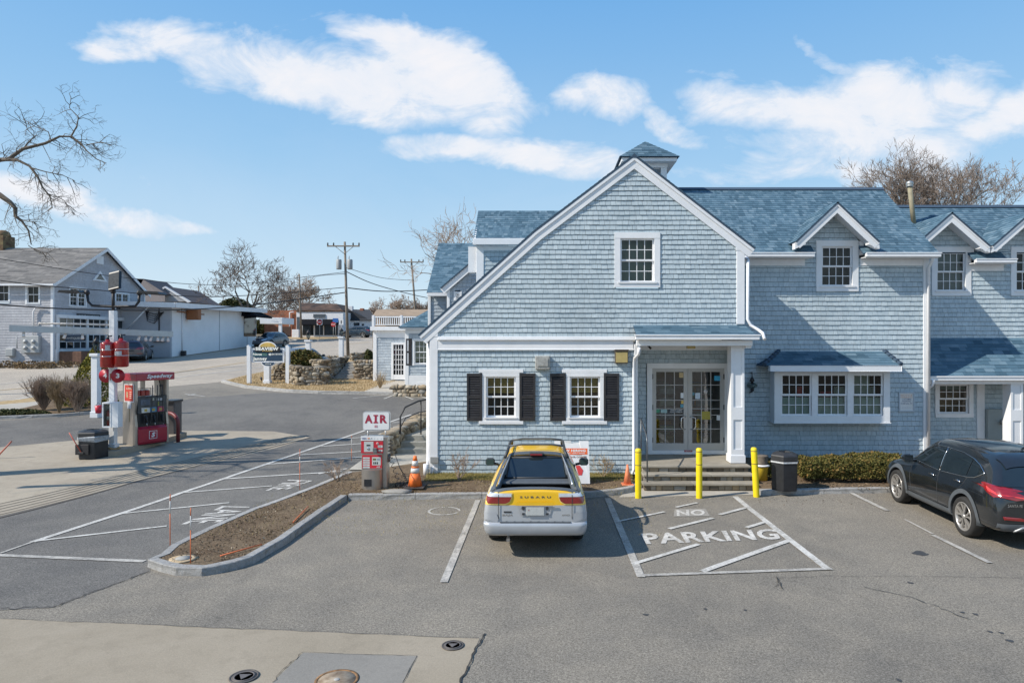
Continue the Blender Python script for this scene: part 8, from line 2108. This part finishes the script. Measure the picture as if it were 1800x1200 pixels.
# hexagonal bins
def hexbin(name, c, r, h, label, kind):
    t = thing(name, c, label, 'litter bin'); g = MB(); n = 6
    ring = lambda rr, z, ph=0: [(c[0] + rr * math.cos(math.pi / 3 * k + ph), c[1] + rr * math.sin(math.pi / 3 * k + ph), c[2] + z) for k in range(n)]
    ph = math.pi / 6 if kind == 'air' else .12
    def shell(zs):
        v = []; [v.extend(ring(rr, z, ph)) for rr, z in zs]; return v, [(i * n + k, i * n + (k + 1) % n, (i + 1) * n + (k + 1) % n, (i + 1) * n + k) for i in range(len(zs) - 1) for k in range(n)]
    v, f = shell([(r * .97, 0), (r * .98, h * .02), (r, h * .70), (r * 1.0, h * .72)]); g.add(v, f); g.build('body', M_pblack, t)
    g = MB(); v, f = shell([(r * 1.0, h * .73), (r * 1.04, h * .74), (r * 1.04, h * .90), (r * .98, h * .93), (r * .60, h * .99), (r * .45, h), (r * .42, h * .95), (r * .42, h * .7)]); g.add(v, f); g.build('lid', mat('bin_lid', (.03, .03, .032), .5, var=.3, vs=6), t)
    g = MB(); v, f = shell([(r * 1.02, h * .725), (r * 1.05, h * .73), (r * 1.05, h * .765), (r * 1.02, h * .77)] if kind == 'store' else [(r * 1.01, h * .62), (r * 1.05, h * .66), (r * 1.06, h * .76), (r * 1.02, h * .80)])
    rn = random.Random(4);
    if kind != 'store': v = [(a + rn.gauss(0, .012), b + rn.gauss(0, .012), c2 + rn.gauss(0, .02)) for a, b, c2 in v]
    g.add(v, f); g.build('bag_edge', mat('bag_white' if kind == 'store' else 'bag_clear', (.55, .56, .57) if kind == 'store' else (.30, .32, .34), .35, var=.3, vs=20), t)
    return t
c = (X(1383, 16.2), 16.35, T(16.4) + .115); hexbin('hexagonal_bin', c, .33, .90, 'black hexagonal litter bin between hedge and entry steps', 'store')
cb_ = (X(162, 20.3), 20.35, T(20.3)); t = hexbin('hexagonal_bin', cb_, .42, .84, 'black bin with torn bag liner at the end of the pump island', 'pump')
g = MB(); g.bbox(cb_[0] - .27, cb_[0] + .12, cb_[1] - .40, cb_[1] - .36, cb_[2] + .14, cb_[2] + .44, .006); g.build('squeegee_tray', M_black, t)
sq = thing('squeegee', (cb_[0] - .3, cb_[1] - .45, cb_[2] + .15), 'red handled window squeegee stuck into the black bin by the pump', 'squeegee')
g = MB(); g.tube([(cb_[0] - .08, cb_[1] - .42, cb_[2] + .22), (cb_[0] - .40, cb_[1] - .46, cb_[2] + .80)], .014, 6); g.build('handle', mat('handle_red', (.42, .07, .04), .5), sq)
g = MB(); g.bbox(cb_[0] - .17, cb_[0] + .0, cb_[1] - .44, cb_[1] - .41, cb_[2] + .16, cb_[2] + .22, .006); g.build('blade', M_pblack, sq)
g = MB(); a = G(-2, 806); g.tube([(a[0] - .1, a[1], T(a[1]) + .0), (a[0] + .38, a[1], T(a[1]) + .52)], .022, 6); g.build('barrier_arm', mat('arm_red', (.45, .12, .08), .5), None, 'slanting red and white rod at the left edge', 'rod')
# coiled hose at the post foot
g = MB(); g.tube([(x - .3 + .12 * math.cos(a * .7) + a * .03, YI - .3 + .1 * math.sin(a * .7), zi + .03 + .012 * math.sin(a)) for a in range(22)], .02, 6); g.build('hose_coil', mat('hose_ochre', (.33, .21, .09), .7), None, 'ochre hose lying in loops at the foot of the square post', 'hose')
# ============================================================ plaza sign
Ys = 39.6; sc_ = Ys / 1200
t = thing('plaza_sign', (X(472, Ys), Ys, T(Ys)), 'navy plaza sign with gilt half sun between two white posts', 'sign')
M_navy = mat('sign_navy', (.012, .045, .09), .6, var=.1); M_navy2 = mat('sign_green', (.04, .12, .14), .45)
M_gold = mat('gilt', (.62, .42, .12), .4, .3, var=.25, vs=3); M_cream = mat('cream_letter', (.82, .82, .76), .5)
for (px, pt, pb) in ((438, 606, 668), (506, 606, 674)):
    g = MB(); xx = X(px, Ys); zt = Z(pt, Ys); g.prism([(xx - .10, Ys - .1, T(Ys) - .4), (xx + .10, Ys - .1, T(Ys) - .4), (xx + .10, Ys - .1, zt - .12), (xx - .0, Ys - .1, zt), (xx - .10, Ys - .1, zt - .03)], (0, .2, 0)); g.build('post', M_white, t)
g = MB(); xc = X(470, Ys); xx = X(469, Ys); g.bbox(xx - .16, xx + .16, Ys - .05, Ys + .25, T(Ys) - .1, Z(636, Ys), .01); g.bbox(xx - .2, xx + .2, Ys - .09, Ys + .29, T(Ys) - .1, T(Ys) + .2, .01); g.build('pedestal', M_white, t)
xa, xb, za, zb = X(442, Ys), X(500, Ys), Z(637, Ys), Z(612, Ys)
g = MB(); g.bbox(xa, xb, Ys - .03, Ys + .03, za, zb, .01); g.build('frame_board', M_white2, t)
g = MB(); g.bbox(xa + .11, xb - .11, Ys - .05, Ys - .031, za + .10, zb - .10, .005); pn = g.build('panel', M_navy, t)
px_ = lambda p: X(425 + p / 13.33, Ys); pz_ = lambda p: Z(590 + p / 13.33, Ys)
g = MB(); g.box(px_(262), px_(605), Ys - .056, Ys - .051, pz_(478), pz_(392), 0); g.text('Primrose', facemap(px_(270), px_(480), pz_(458), pz_(405), Ys - .058), 0, 1, .05); g.text('Villa', facemap(px_(485), px_(590), pz_(448), pz_(415), Ys - .058), 0, 2)
g.build('tenant_plate', [M_navy2, M_cream, mat('sage', (.22, .36, .22), .5)], pn)
g = MB(); g.text('BAYSTATE', facemap(px_(715), px_(960), pz_(448), pz_(405), Ys - .054), 0, 0, .05); g.lathe([(.09, 0), (.06, -.004)], (px_(675), Ys - .052, pz_(432)), 12, 0, 'y'); g.build('tenant_name', M_cream, pn)
g = MB(); g.text('Janney', facemap(px_(270), px_(600), pz_(592), pz_(495), Ys - .054), 0, 0, .05); g.build('tenant_name', M_cream, pn)
g = MB(); n = 16; ax, az = X(471, Ys), Z(611, Ys)
for (rr, hh, yy, m_) in ((.52, .36, -.05, 0), (.46, .30, -.075, 1)): g.prism([(ax + rr * math.cos(math.pi * k / n), Ys + yy, az + hh * math.sin(math.pi * k / n)) for k in range(n + 1)], (0, .03, 0), m_)
g.build('half_sun', [M_white2, M_gold], t)
g = MB(); g.bbox(px_(320), px_(910), Ys - .11, Ys - .06, pz_(372), pz_(262), .015, 0); g.text('SEAVIEW', facemap(px_(340), px_(880), pz_(342), pz_(266), Ys - .113), 0, 1, .06); g.text('Plaza', facemap(px_(500), px_(740), pz_(368), pz_(342), Ys - .113), 0, 2, .03); g.build('name_board', [M_pblack, M_cream, M_gold], t)
g = MB(); ax, az = px_(625), za
for (rr, hh, yy, m_) in ((.42, .24, -.04, 0), (.36, .18, -.06, 1)): g.prism([(ax - rr * math.cos(math.pi * k / n), Ys + yy, az - hh * math.sin(math.pi * k / n)) for k in range(n + 1)], (0, .03, 0), m_)
g.text('404', facemap(px_(550), px_(695), pz_(672), pz_(650), Ys - .064), 0, 2, .02); g.build('number_board', [M_white2, M_navy, M_cream], t)
for (px, py, lb2) in ((460, 671, 'small dark spotlight in the lawn in front of the plaza sign'), (486, 665, 'small pale spotlight beside the stone wall at the plaza sign')):
    q = G(px, py); t = thing('ground_spotlight', (*q, T(q[1])), lb2, 'spotlight'); g = MB(); g.tube([(q[0], q[1], T(q[1])), (q[0], q[1], T(q[1]) + .12)], .02, 6); g.build('stake', M_black, t)
    g = MB(); g.tube([(q[0], q[1], T(q[1]) + .13), (q[0] - .08, q[1] + .1, T(q[1]) + .24)], [.05, .07], 8); g.build('head', M_black, t)
# ============================================================ air machine
YA = 1200 * (HC - .13) / (862 - 598) + .15; s_ = YA / 1200
t = thing('air_machine', (X(657, YA), YA, .13), 'red and steel tyre air machine with white AIR sign on top', 'air machine')
za0 = .13; ax = lambda px: X(px, YA)
g = MB(); rc = (ax(671) - ax(635)) / 2 + .005; cxx = ax(654); n = 20
prof = [(cxx - rc, YA + .12)] + [(cxx - rc * math.cos(math.pi * k / n), YA + .05 - .20 * math.sin(math.pi * k / n)) for k in range(n + 1)] + [(cxx + rc, YA + .12)]
zt = Z(824, YA); g.prism([(a, b, za0) for a, b in prof], (0, 0, zt - za0)); g.build('drum_base', M_steel, t)
g = MB(); g.box(ax(643), ax(656), YA - .158, YA - .10, Z(852, YA), Z(840, YA)); g.build('access_hole', M_pblack, t)
g = MB(); g.bbox(ax(635), ax(672), YA + .02, YA + .32, za0 + .02, Z(767, YA), .012); g.bbox(ax(672), ax(680), YA + .04, YA + .30, za0, Z(768, YA), .01); g.build('cabinet', M_steel, t)
FA = FY(YA + .02)
zA = lambda y: Z(715 + y / 10.43, YA + .02); xA = lambda x_: X(625 + x_ / 10.43, YA + .02)
g = MB(); g.fbox(FA, xA(100), xA(512), zA(612), zA(532), 0, .02); g.text('VISA', facemap(xA(118), xA(205), zA(590), zA(560), YA - .003), 0, 1, .03, .2)
g.lathe([(.016, 0), (.016, -.002)], (xA(235), YA - .002, zA(574)), 12, 2, 'y'); g.lathe([(.016, 0), (.016, -.002)], (xA(258), YA - .004, zA(574)), 12, 3, 'y'); g.lathe([(.012, 0), (.012, -.002)], (xA(300), YA - .002, zA(574)), 10, 4, 'y')
for k, xx in enumerate((350, 405, 470)): g.lathe([(.010, 0), (.010, -.002)], (xA(xx), YA - .002, zA(576)), 8, 5, 'y')
M_visa = mat('ink_blue', (.03, .06, .2), .5); M_lred = mat('ink_red', (.5, .04, .03), .5); M_lor = mat('ink_orange', (.6, .3, .05), .5); M_lgr = mat('ink_grey', (.42, .45, .45), .5)
g.build('card_strip', [M_swh, M_visa, M_lred, M_lor, M_pblack, M_lgr], t)
M_ared = mat('panel_red', (.50, .02, .035), .4, var=.08)
g = MB(); g.fbox(FA, xA(105), xA(505), zA(845), zA(622), 0, .012, 0); g.fbox(FA, xA(158), xA(330), zA(820), zA(632), .012, .016, 1); g.fbox(FA, xA(205), xA(272), zA(712), zA(688), .016, .02, 2); g.lathe([(.035, 0), (.03, -.006)], (xA(238), YA + .002, zA(762)), 14, 3, 'y')
g.lathe([(.034, 0), (.034, -.002)], (xA(405), YA + .006, zA(668)), 14, 4, 'y'); g.fbox(FA, xA(412), xA(498), zA(745), zA(700), .012, .015, 1); g.fbox(FA, xA(412), xA(495), zA(815), zA(780), .012, .015, 1)
for q in (425, 455): g.fbox(FA, xA(q), xA(q + 14), zA(730), zA(715), .015, .017, 2); g.fbox(FA, xA(q), xA(q + 14), zA(805), zA(790), .015, .017, 2)
g.text('@', facemap(xA(385), xA(425), zA(688), zA(650), YA + .002), 0, 1); g.build('upper_panel', [M_ared, mat('panel_grey', (.50, .52, .50), .4), M_pblack, MATS['chrome'], mat('pink_print', (.6, .2, .2), .5)], t)
g = MB(); g.bbox(xA(328), xA(400), YA - .06, YA + .0, zA(820), zA(745), .008); g.bbox(xA(345), xA(412), YA - .10, YA - .061, zA(832), zA(795), .006); g.build('card_reader', mat('reader_grey', (.12, .13, .13), .4), t)
g = MB(); g.fbox(FA, xA(125), xA(485), zA(1120), zA(878), 0, .012, 0)
for k in range(5): g.fbox(FA, xA(138), xA(262), zA(950 + k * 42), zA(918 + k * 42), .012, .014, 1); g.fbox(FA, xA(175), xA(215), zA(940 + k * 42), zA(928 + k * 42), .014, .016, 3)
g.fbox(FA, xA(305), xA(463), zA(1065), zA(915), .012, .015, 1); g.fbox(FA, xA(320), xA(378), zA(975), zA(940), .015, .017, 2); g.fbox(FA, xA(392), xA(448), zA(975), zA(940), .015, .017, 4)
for k in range(3): g.fbox(FA, xA(328 + k * 32), xA(348 + k * 32), zA(1045), zA(1005), .015, .017, 5)
g.text('AIR', facemap(xA(385), xA(458), zA(1112), zA(1080), YA + .004), 0, 1, .03)
g.build('lower_panel', [M_ared, MATS['panel_grey'], mat('photo_green', (.12, .14, .04), .5), M_lgr, mat('photo_blue', (.25, .3, .35), .5), M_pblack], t)
g = MB(); z0_, z1_ = Z(757, YA), Z(724, YA); xa, xb = ax(636), ax(684);
def rrect(x0_, x1_, z0__, z1__, r, n=5):
    o = []
    for (cx2, cz2, a0) in ((x1_ - r, z1__ - r, 0), (x0_ + r, z1__ - r, 90), (x0_ + r, z0__ + r, 180), (x1_ - r, z0__ + r, 270)):
        for k in range(n + 1): a = rad(a0 + 90 * k / n); o.append((cx2 + r * math.cos(a), cz2 + r * math.sin(a)))
    return o
g.prism([(a, YA + .08, b) for a, b in rrect(xa, xb, z0_, z1_, .05)], (0, .08, 0)); sb = g.build('sign_box', mat('box_alu', (.50, .50, .50), .4, .5), t)
g = MB(); g.prism([(a, YA + .072, b) for a, b in rrect(xa + .02, xb - .02, z0_ + .02, z1_ - .02, .04)], (0, .007, 0)); g.build('sign_face', M_swh, sb)
g = MB()
g.text('A', facemap(xA(158), xA(302), zA(302), zA(148), YA + .068), 0, 0, .045); g.text('R', facemap(xA(436), xA(570), zA(302), zA(148), YA + .068), 0, 0, .045)
for (a, b, c_, d_) in ((318, 402, 302, 278), (318, 402, 172, 148), (340, 380, 278, 172)): g.fbox(FY(YA + .07), xA(a), xA(b), zA(c_), zA(d_), 0, .002)
g.build('sign_letters', mat('letter_maroon', (.33, .02, .05), .5), sb)
g = MB(); g.fbox(FY(YA + .07), xA(338), xA(392), zA(380), zA(338), 0, .002); g.build('sign_mark', mat('mark_grey', (.45, .25, .28), .5, var=.4, vs=50), sb)
g = MB(); g.tube([(ax(645), YA + .1, z0_), (ax(645), YA + .1, Z(767, YA))], .018, 6); g.tube([(ax(676), YA + .1, z0_), (ax(676), YA + .1, Z(767, YA))], .018, 6); build_each(g, 'sign_stem', MATS['box_alu'], t)
g = MB(); c = (ax(679), YA + .14, Z(815, YA)); g.lathe([(.0, 0), (.05, .03), (.075, .14), (.08, .2), (.05, .2)], c, 14, 0, 'z'); g.build('hose_holder', mat('holder_grey', (.13, .12, .12), .5), t)
def coil(a, b, r, turns, rr=.008, sag=.0):
    a, b = Vector(a), Vector(b); d = (b - a).normalized(); u = d.orthogonal().normalized(); w = d.cross(u); n = turns * 10; o = []
    for i in range(n + 1): t_ = i / n; an = 2 * math.pi * turns * t_; o.append(a.lerp(b, t_) + Vector((0, 0, -sag * math.sin(math.pi * t_))) + (u * math.cos(an) + w * math.sin(an)) * r)
    return o
h = thing('air_hose', (X(710, 16.2), 16.2, .14), 'black coiled air hose hanging from the machine and heaped round the cone', 'hose')
g = MB(); st0 = Vector((ax(684), YA + .1, Z(801, YA))); g.tube([st0, st0 + Vector((.12, 0, .02)), Vector((X(703, 16.2), 16.2, Z(822, 16.2))), Vector((X(709, 16.2), 16.2, Z(832, 16.2)))], .011, 6); g.tube(coil((X(709, 16.2), 16.2, Z(832, 16.2)), (X(716, 16.2), 16.2, Z(846, 16.2)), .03, 4), .008, 5)
g.tube(coil(st0, (X(700, 16.2), 16.2, Z(845, 16.2)), .045, 5), .008, 5)
g.tube(coil((ax(683), YA + .2, Z(775, YA)), (ax(683), YA + .2, Z(800, YA)), .05, 4), .008, 5); g.build('hanging_part', M_pblack, h)
g = MB(); rr_ = random.Random(5); cc = G(722, 850, .13); cc = Vector((cc[0], cc[1] - .25, .16))
ringp = []
for k in range(420):
    a = k * .34; main = k / 420 * 2 * math.pi * 1.6; R_ = .27 + .03 * math.sin(main * 2)
    ringp.append(cc + Vector((R_ * math.cos(main) + .045 * math.cos(a) * math.cos(main), R_ * .75 * math.sin(main) + .045 * math.cos(a) * math.sin(main), .035 + .045 * math.sin(a) + (.03 if k > 250 else 0))))
g.tube(ringp, .009, 5); g.build('heap', M_pblack, h)
g = MB(); q = (X(697, 15.9), 16.0, .14); stone(g, Vector((q[0], q[1], .15)), Vector((1, 0, 0)), Vector((0, 1, 0)), .33, .17, .05, random.Random(3)); g.build('flat_stone', mat('stone_grey', (.26, .245, .22), .9, var=.2, vs=8, bump=.5, bs=30), None, 'flat grey stone lying between the air machine and the cone', 'stone')
# cones
def cone(c, h, r, label, banded, tilt=0, col=(.80, .17, .03)):
    t = thing('traffic_cone', c, label, 'traffic cone'); M_o = mat('cone_orange' if banded else 'cone_faded', col, .55, var=.15, vs=9)
    g = MB(); b = r * 1.45; g.bbox(c[0] - b, c[0] + b, c[1] - b, c[1] + b, c[2], c[2] + .03, .008); g.build('base', mat('cone_base', (.05, .04, .035), .8) if banded else M_o, t)
    R_ = lambda q: lerp(r, r * .22, q); segs = [(0, .44, 0), (.44, .60, 1), (.60, .67, 0), (.67, .84, 1), (.84, 1.0, 0)] if banded else [(0, 1, 0)]
    for m_ in (0, 1) if banded else (0,):
        for (a, b2, mm) in segs:
            if mm != m_: continue
            g = MB(); e = .003 if mm else 0
            g.lathe([(R_(a) + e, .03 + h * a), (R_(b2) + e, .03 + h * b2)] + ([(R_(1) * .7, .03 + h), (0, .03 + h)] if b2 == 1 else []), c, 24); g.build('reflective_band' if mm else 'shell', mat('band_white', (.58, .57, .54), .45, var=.15, vs=20) if mm else M_o, t)
    return t
cone((X(731, 16.55), 16.45, .17), .72, .17, 'tall orange traffic cone with two white bands by the coiled hose', True)
cone((X(1103, 16.8), 16.8, .15), .47, .10, 'small plain faded orange cone beside the first yellow bollard', False, col=(.72, .22, .10))
# hiring board
Yh = 17.0; t = thing('sandwich_board', (X(1018, Yh), Yh, T(Yh) + .12), 'white sandwich board with orange NOW HIRING banner behind the pickup', 'sandwich board')
hx = lambda q: X(980 + q / 12.63, Yh); hz2 = lambda q: Z(765 + q / 12.63, Yh); zb = T(Yh) + .13
xa, xb = hx(-70), hx(690)
def slab(y0, y1, nm, front):
    g = MB(); zt = hz2(130); v = [(xa, y0, zb), (xb + .02, y0, zb), (xb, y1, zt), (hx(480), y1, zt), (hx(480), y1, zt - .05), (hx(300), y1, zt - .05), (hx(300), y1, zt), (xa, y1, zt)]
    g.prism(v, (0, .03, 0)); return g.build(nm, M_swh, t)
slab(Yh - .22, Yh, 'panel', True); slab(Yh + .3, Yh + .04, 'panel', False)
def fm(x0_, x1_, z0__, z1__, n_=.004):
    zt = hz2(130); return lambda u, v, n: (lerp(x0_, x1_, u), lerp(Yh - .22, Yh, (lerp(z0__, z1__, v) - zb) / (zt - zb)) - n_ - n, lerp(z0__, z1__, v))
g = MB(); f = fm(hx(-40), hx(660), hz2(412), hz2(280)); g.add([f(0, 0, 0), f(1, 0, 0), f(1, 1, 0), f(0, 1, 0)], [(0, 1, 2, 3)], 0)
g.text('NOW HIRING', fm(hx(20), hx(620), hz2(355), hz2(300), .007), 0, 1, .04); g.text('ALL SHIFTS - APPLY INSIDE', fm(hx(60), hx(600), hz2(395), hz2(370), .007), 0, 1, .02)
g.text('TRY OUR COFFEE', fm(hx(120), hx(640), hz2(480), hz2(445), .006), 0, 2, .03)
f = fm(hx(300), hx(560), hz2(850), hz2(640), .005); g.add([f(0, .0, 0), f(.9, 0, 0), f(1, .5, 0), f(.7, 1, 0), f(0, .9, 0)], [(0, 1, 2, 3, 4)], 3)
g.build('poster', [mat('banner_orange', (.75, .13, .03), .5), M_swh, mat('ink_brown', (.12, .04, .03), .5), mat('red_cup', (.6, .05, .05), .5)], t)
# bollards
for k, (px, py, pt, lab) in enumerate(((1122.5, 876, 788, 'leftmost yellow bollard, in front of the left end of the entry steps'), (1230, 876, 787, 'middle yellow bollard, in front of the double doors'), (1331, 874, 786, 'rightmost yellow bollard, leaning slightly, beside the yellow bucket'))):
    q = G(px, py); x_, y_ = q[0], q[1] + .06; h = Z(pt, y_) - T(y_); t = thing('bollard', (x_, y_, T(y_)), lab, 'bollard', 'yellow bollards before the entry steps')
    dx = -.06 * (k == 2); M_by = mat('bollard_yellow', (.80, .60, .01), .4, var=.07, vs=5, coat=.2)
    R_ = .073; ln_ = lambda z: x_ + dx * z / h
    g = MB(); pr = [(R_, 0), (R_, h - .06), (R_ * .92, h - .02), (R_ * .6, h), (0, h + .003)]
    v = []; n = 24
    for (r, z) in pr:
        for j in range(n): a = 2 * math.pi * j / n; v.append((ln_(z) + r * math.cos(a), y_ + r * math.sin(a), T(y_) + z))
    g.add(v, [(i * n + j, i * n + (j + 1) % n, (i + 1) * n + (j + 1) % n, (i + 1) * n + j) for i in range(len(pr) - 1) for j in range(n)], 0, .5, True); g.build('sleeve', M_by, t)
    for zz in (h - .09, h - .39):
        g = MB(); g.lathe([(R_ + .001, 0), (R_ + .003, .008), (R_ + .001, .016)], (ln_(zz), y_, T(y_) + zz), 24); g.build('groove_ring', mat('ring_brown', (.12, .09, .03), .6), t)
# yellow bucket with old pot
t = thing('yellow_bucket', (X(1338, 17.4), 17.4, T(17.4) + .1), 'yellow bucket with upturned brown pot behind the right bollard', 'bucket')
c = (X(1339, 17.3), 17.3, T(17.3) + .1); g = MB(); g.lathe([(.14, 0), (.165, .34), (.175, .36), (.15, .36)], c, 20); g.build('pail', mat('pail_yellow', (.60, .42, .04), .45, var=.15), t)
g = MB(); g.lathe([(.20, .36), (.20, .39), (.16, .40)], c, 20); g.build('rim', M_white2, t); g = MB(); g.lathe([(.15, .40), (.14, .44), (.16, .60), (.165, .62), (.12, .63)], c, 20); g.build('pot', mat('pot_brown', (.14, .115, .09), .8, var=.3, vs=12), t)
# marker stakes
M_stk = mat('stake_orange', (.62, .15, .05), .6); M_stw = mat('stake_white', (.6, .58, .55), .6)
for (px, pb, pt, pw0, pw1, lab, fl) in ((299, 955, 868, 880, 902, 'orange and white marker stake at the far side of the island nose', 0), (335, 988, 892, 906, 931, 'marker stake beside the utility cover on the island nose', 0), (527, 856, 789, 802, 813, 'thin marker stake on the long kerb near the lettering', 0), (618, 806, 765, 770, 788, 'thin marker stake left of the air machine', 0)):
    q = G(px, pb, .13); z0_ = T(q[1]) + .12; k_ = 1200 / q[1]; t = thing('marker_stake', (q[0], q[1], z0_), lab, 'marker stake', None)
    zz_ = lambda p: Z(p, q[1]); g = MB(); g.tube([(q[0], q[1], z0_ - .05), (q[0], q[1], zz_(pw1))], .008, 6); g.tube([(q[0], q[1], zz_(pw0)), (q[0] + .004, q[1], zz_(pt))], .008, 6); build_each(g, 'rod', M_stk, t); g = MB(); g.tube([(q[0], q[1], zz_(pw1)), (q[0], q[1], zz_(pw0))], .009, 6); g.build('white_sleeve', M_stw, t)
for (a, b, lab) in (((515, 918), (542, 891), 'orange stake lying in the middle of the island'), ((387, 977), (460, 958), 'orange stake lying near the utility cover')):
    A, B = G(*a, .14), G(*b, .14); g = MB(); g.tube([(A[0], A[1], .145), (B[0], B[1], .16)], .012, 6); g.build('marker_stake', M_stk, None, lab, 'marker stake')
# covers
def cover(px, py, r, label, mcol, rim, tri=True):
    q = G(px, py); z0_ = T(q[1]) + .009; t = thing('manhole_cover', (q[0], q[1], z0_), label, 'manhole cover'); g = MB(); g.lathe([(r, 0), (r * 1.0, .008), (r * .88, .009), (r * .87, .004)], (q[0], q[1], z0_), 32); g.build('ring', rim, t)
    g = MB(); g.lathe([(r * .86, .0), (r * .85, .006), (0, .007)], (q[0], q[1], z0_), 32)
    if tri: g.prism([(q[0] + r * .5 * math.cos(a), q[1] + r * .5 * math.sin(a), z0_ + .0075) for a in (math.pi * 1.5, math.pi / 6, math.pi * 5 / 6)], (0, 0, .004), 1); g.lathe([(r * .72, .007), (r * .70, .011), (r * .64, .011), (r * .62, .007)], (q[0], q[1], z0_), 28, 1)
    else: g.lathe([(r * .15, .007), (r * .12, .014), (0, .014)], (q[0], q[1], z0_), 14, 1)
    g.build('lid', mcol, t)
iron = mat('cast_iron', (.10, .088, .08), .6, .3, var=.2, vs=20); iron2 = mat('cast_iron_worn', (.15, .13, .12), .55, .3, var=.2, vs=20)
rust = mat('rusty_lid', (.30, .20, .12), .8, var=.5, vs=9, alt=(.38, .31, .23)); rust2 = mat('rust_ring', (.20, .11, .05), .9, var=.6, vs=14)
cover(796, 1135, .135, 'small round iron cover near the corner of the concrete slab', [iron, iron2], iron); cover(429, 1190, .155, 'small round iron cover left of the rusty manhole', [iron, iron2], iron)
cover(592, 1196, .235, 'large rusty round manhole cover in the grey patch', [rust, mat('centre_bolt', (.36, .34, .31), .7)], rust2, False)
q = G(322, 981, .13); t = thing('utility_cover', (q[0], q[1], .125), 'pale round utility cover in a tan ring on the island nose', 'utility cover')
g = MB(); g.lathe([(.22, 0), (.23, .008), (.15, .012), (0, .012)], (q[0], q[1], .12), 24); g.build('ring', mat('tan_concrete', (.42, .32, .20), .9, var=.2, vs=14), t); g = MB(); g.lathe([(.12, .012), (.12, .02), (0, .023)], (q[0], q[1], .122), 24); g.build('lid', mat('lid_grey', (.30, .29, .265), .8, var=.1, vs=20), t)
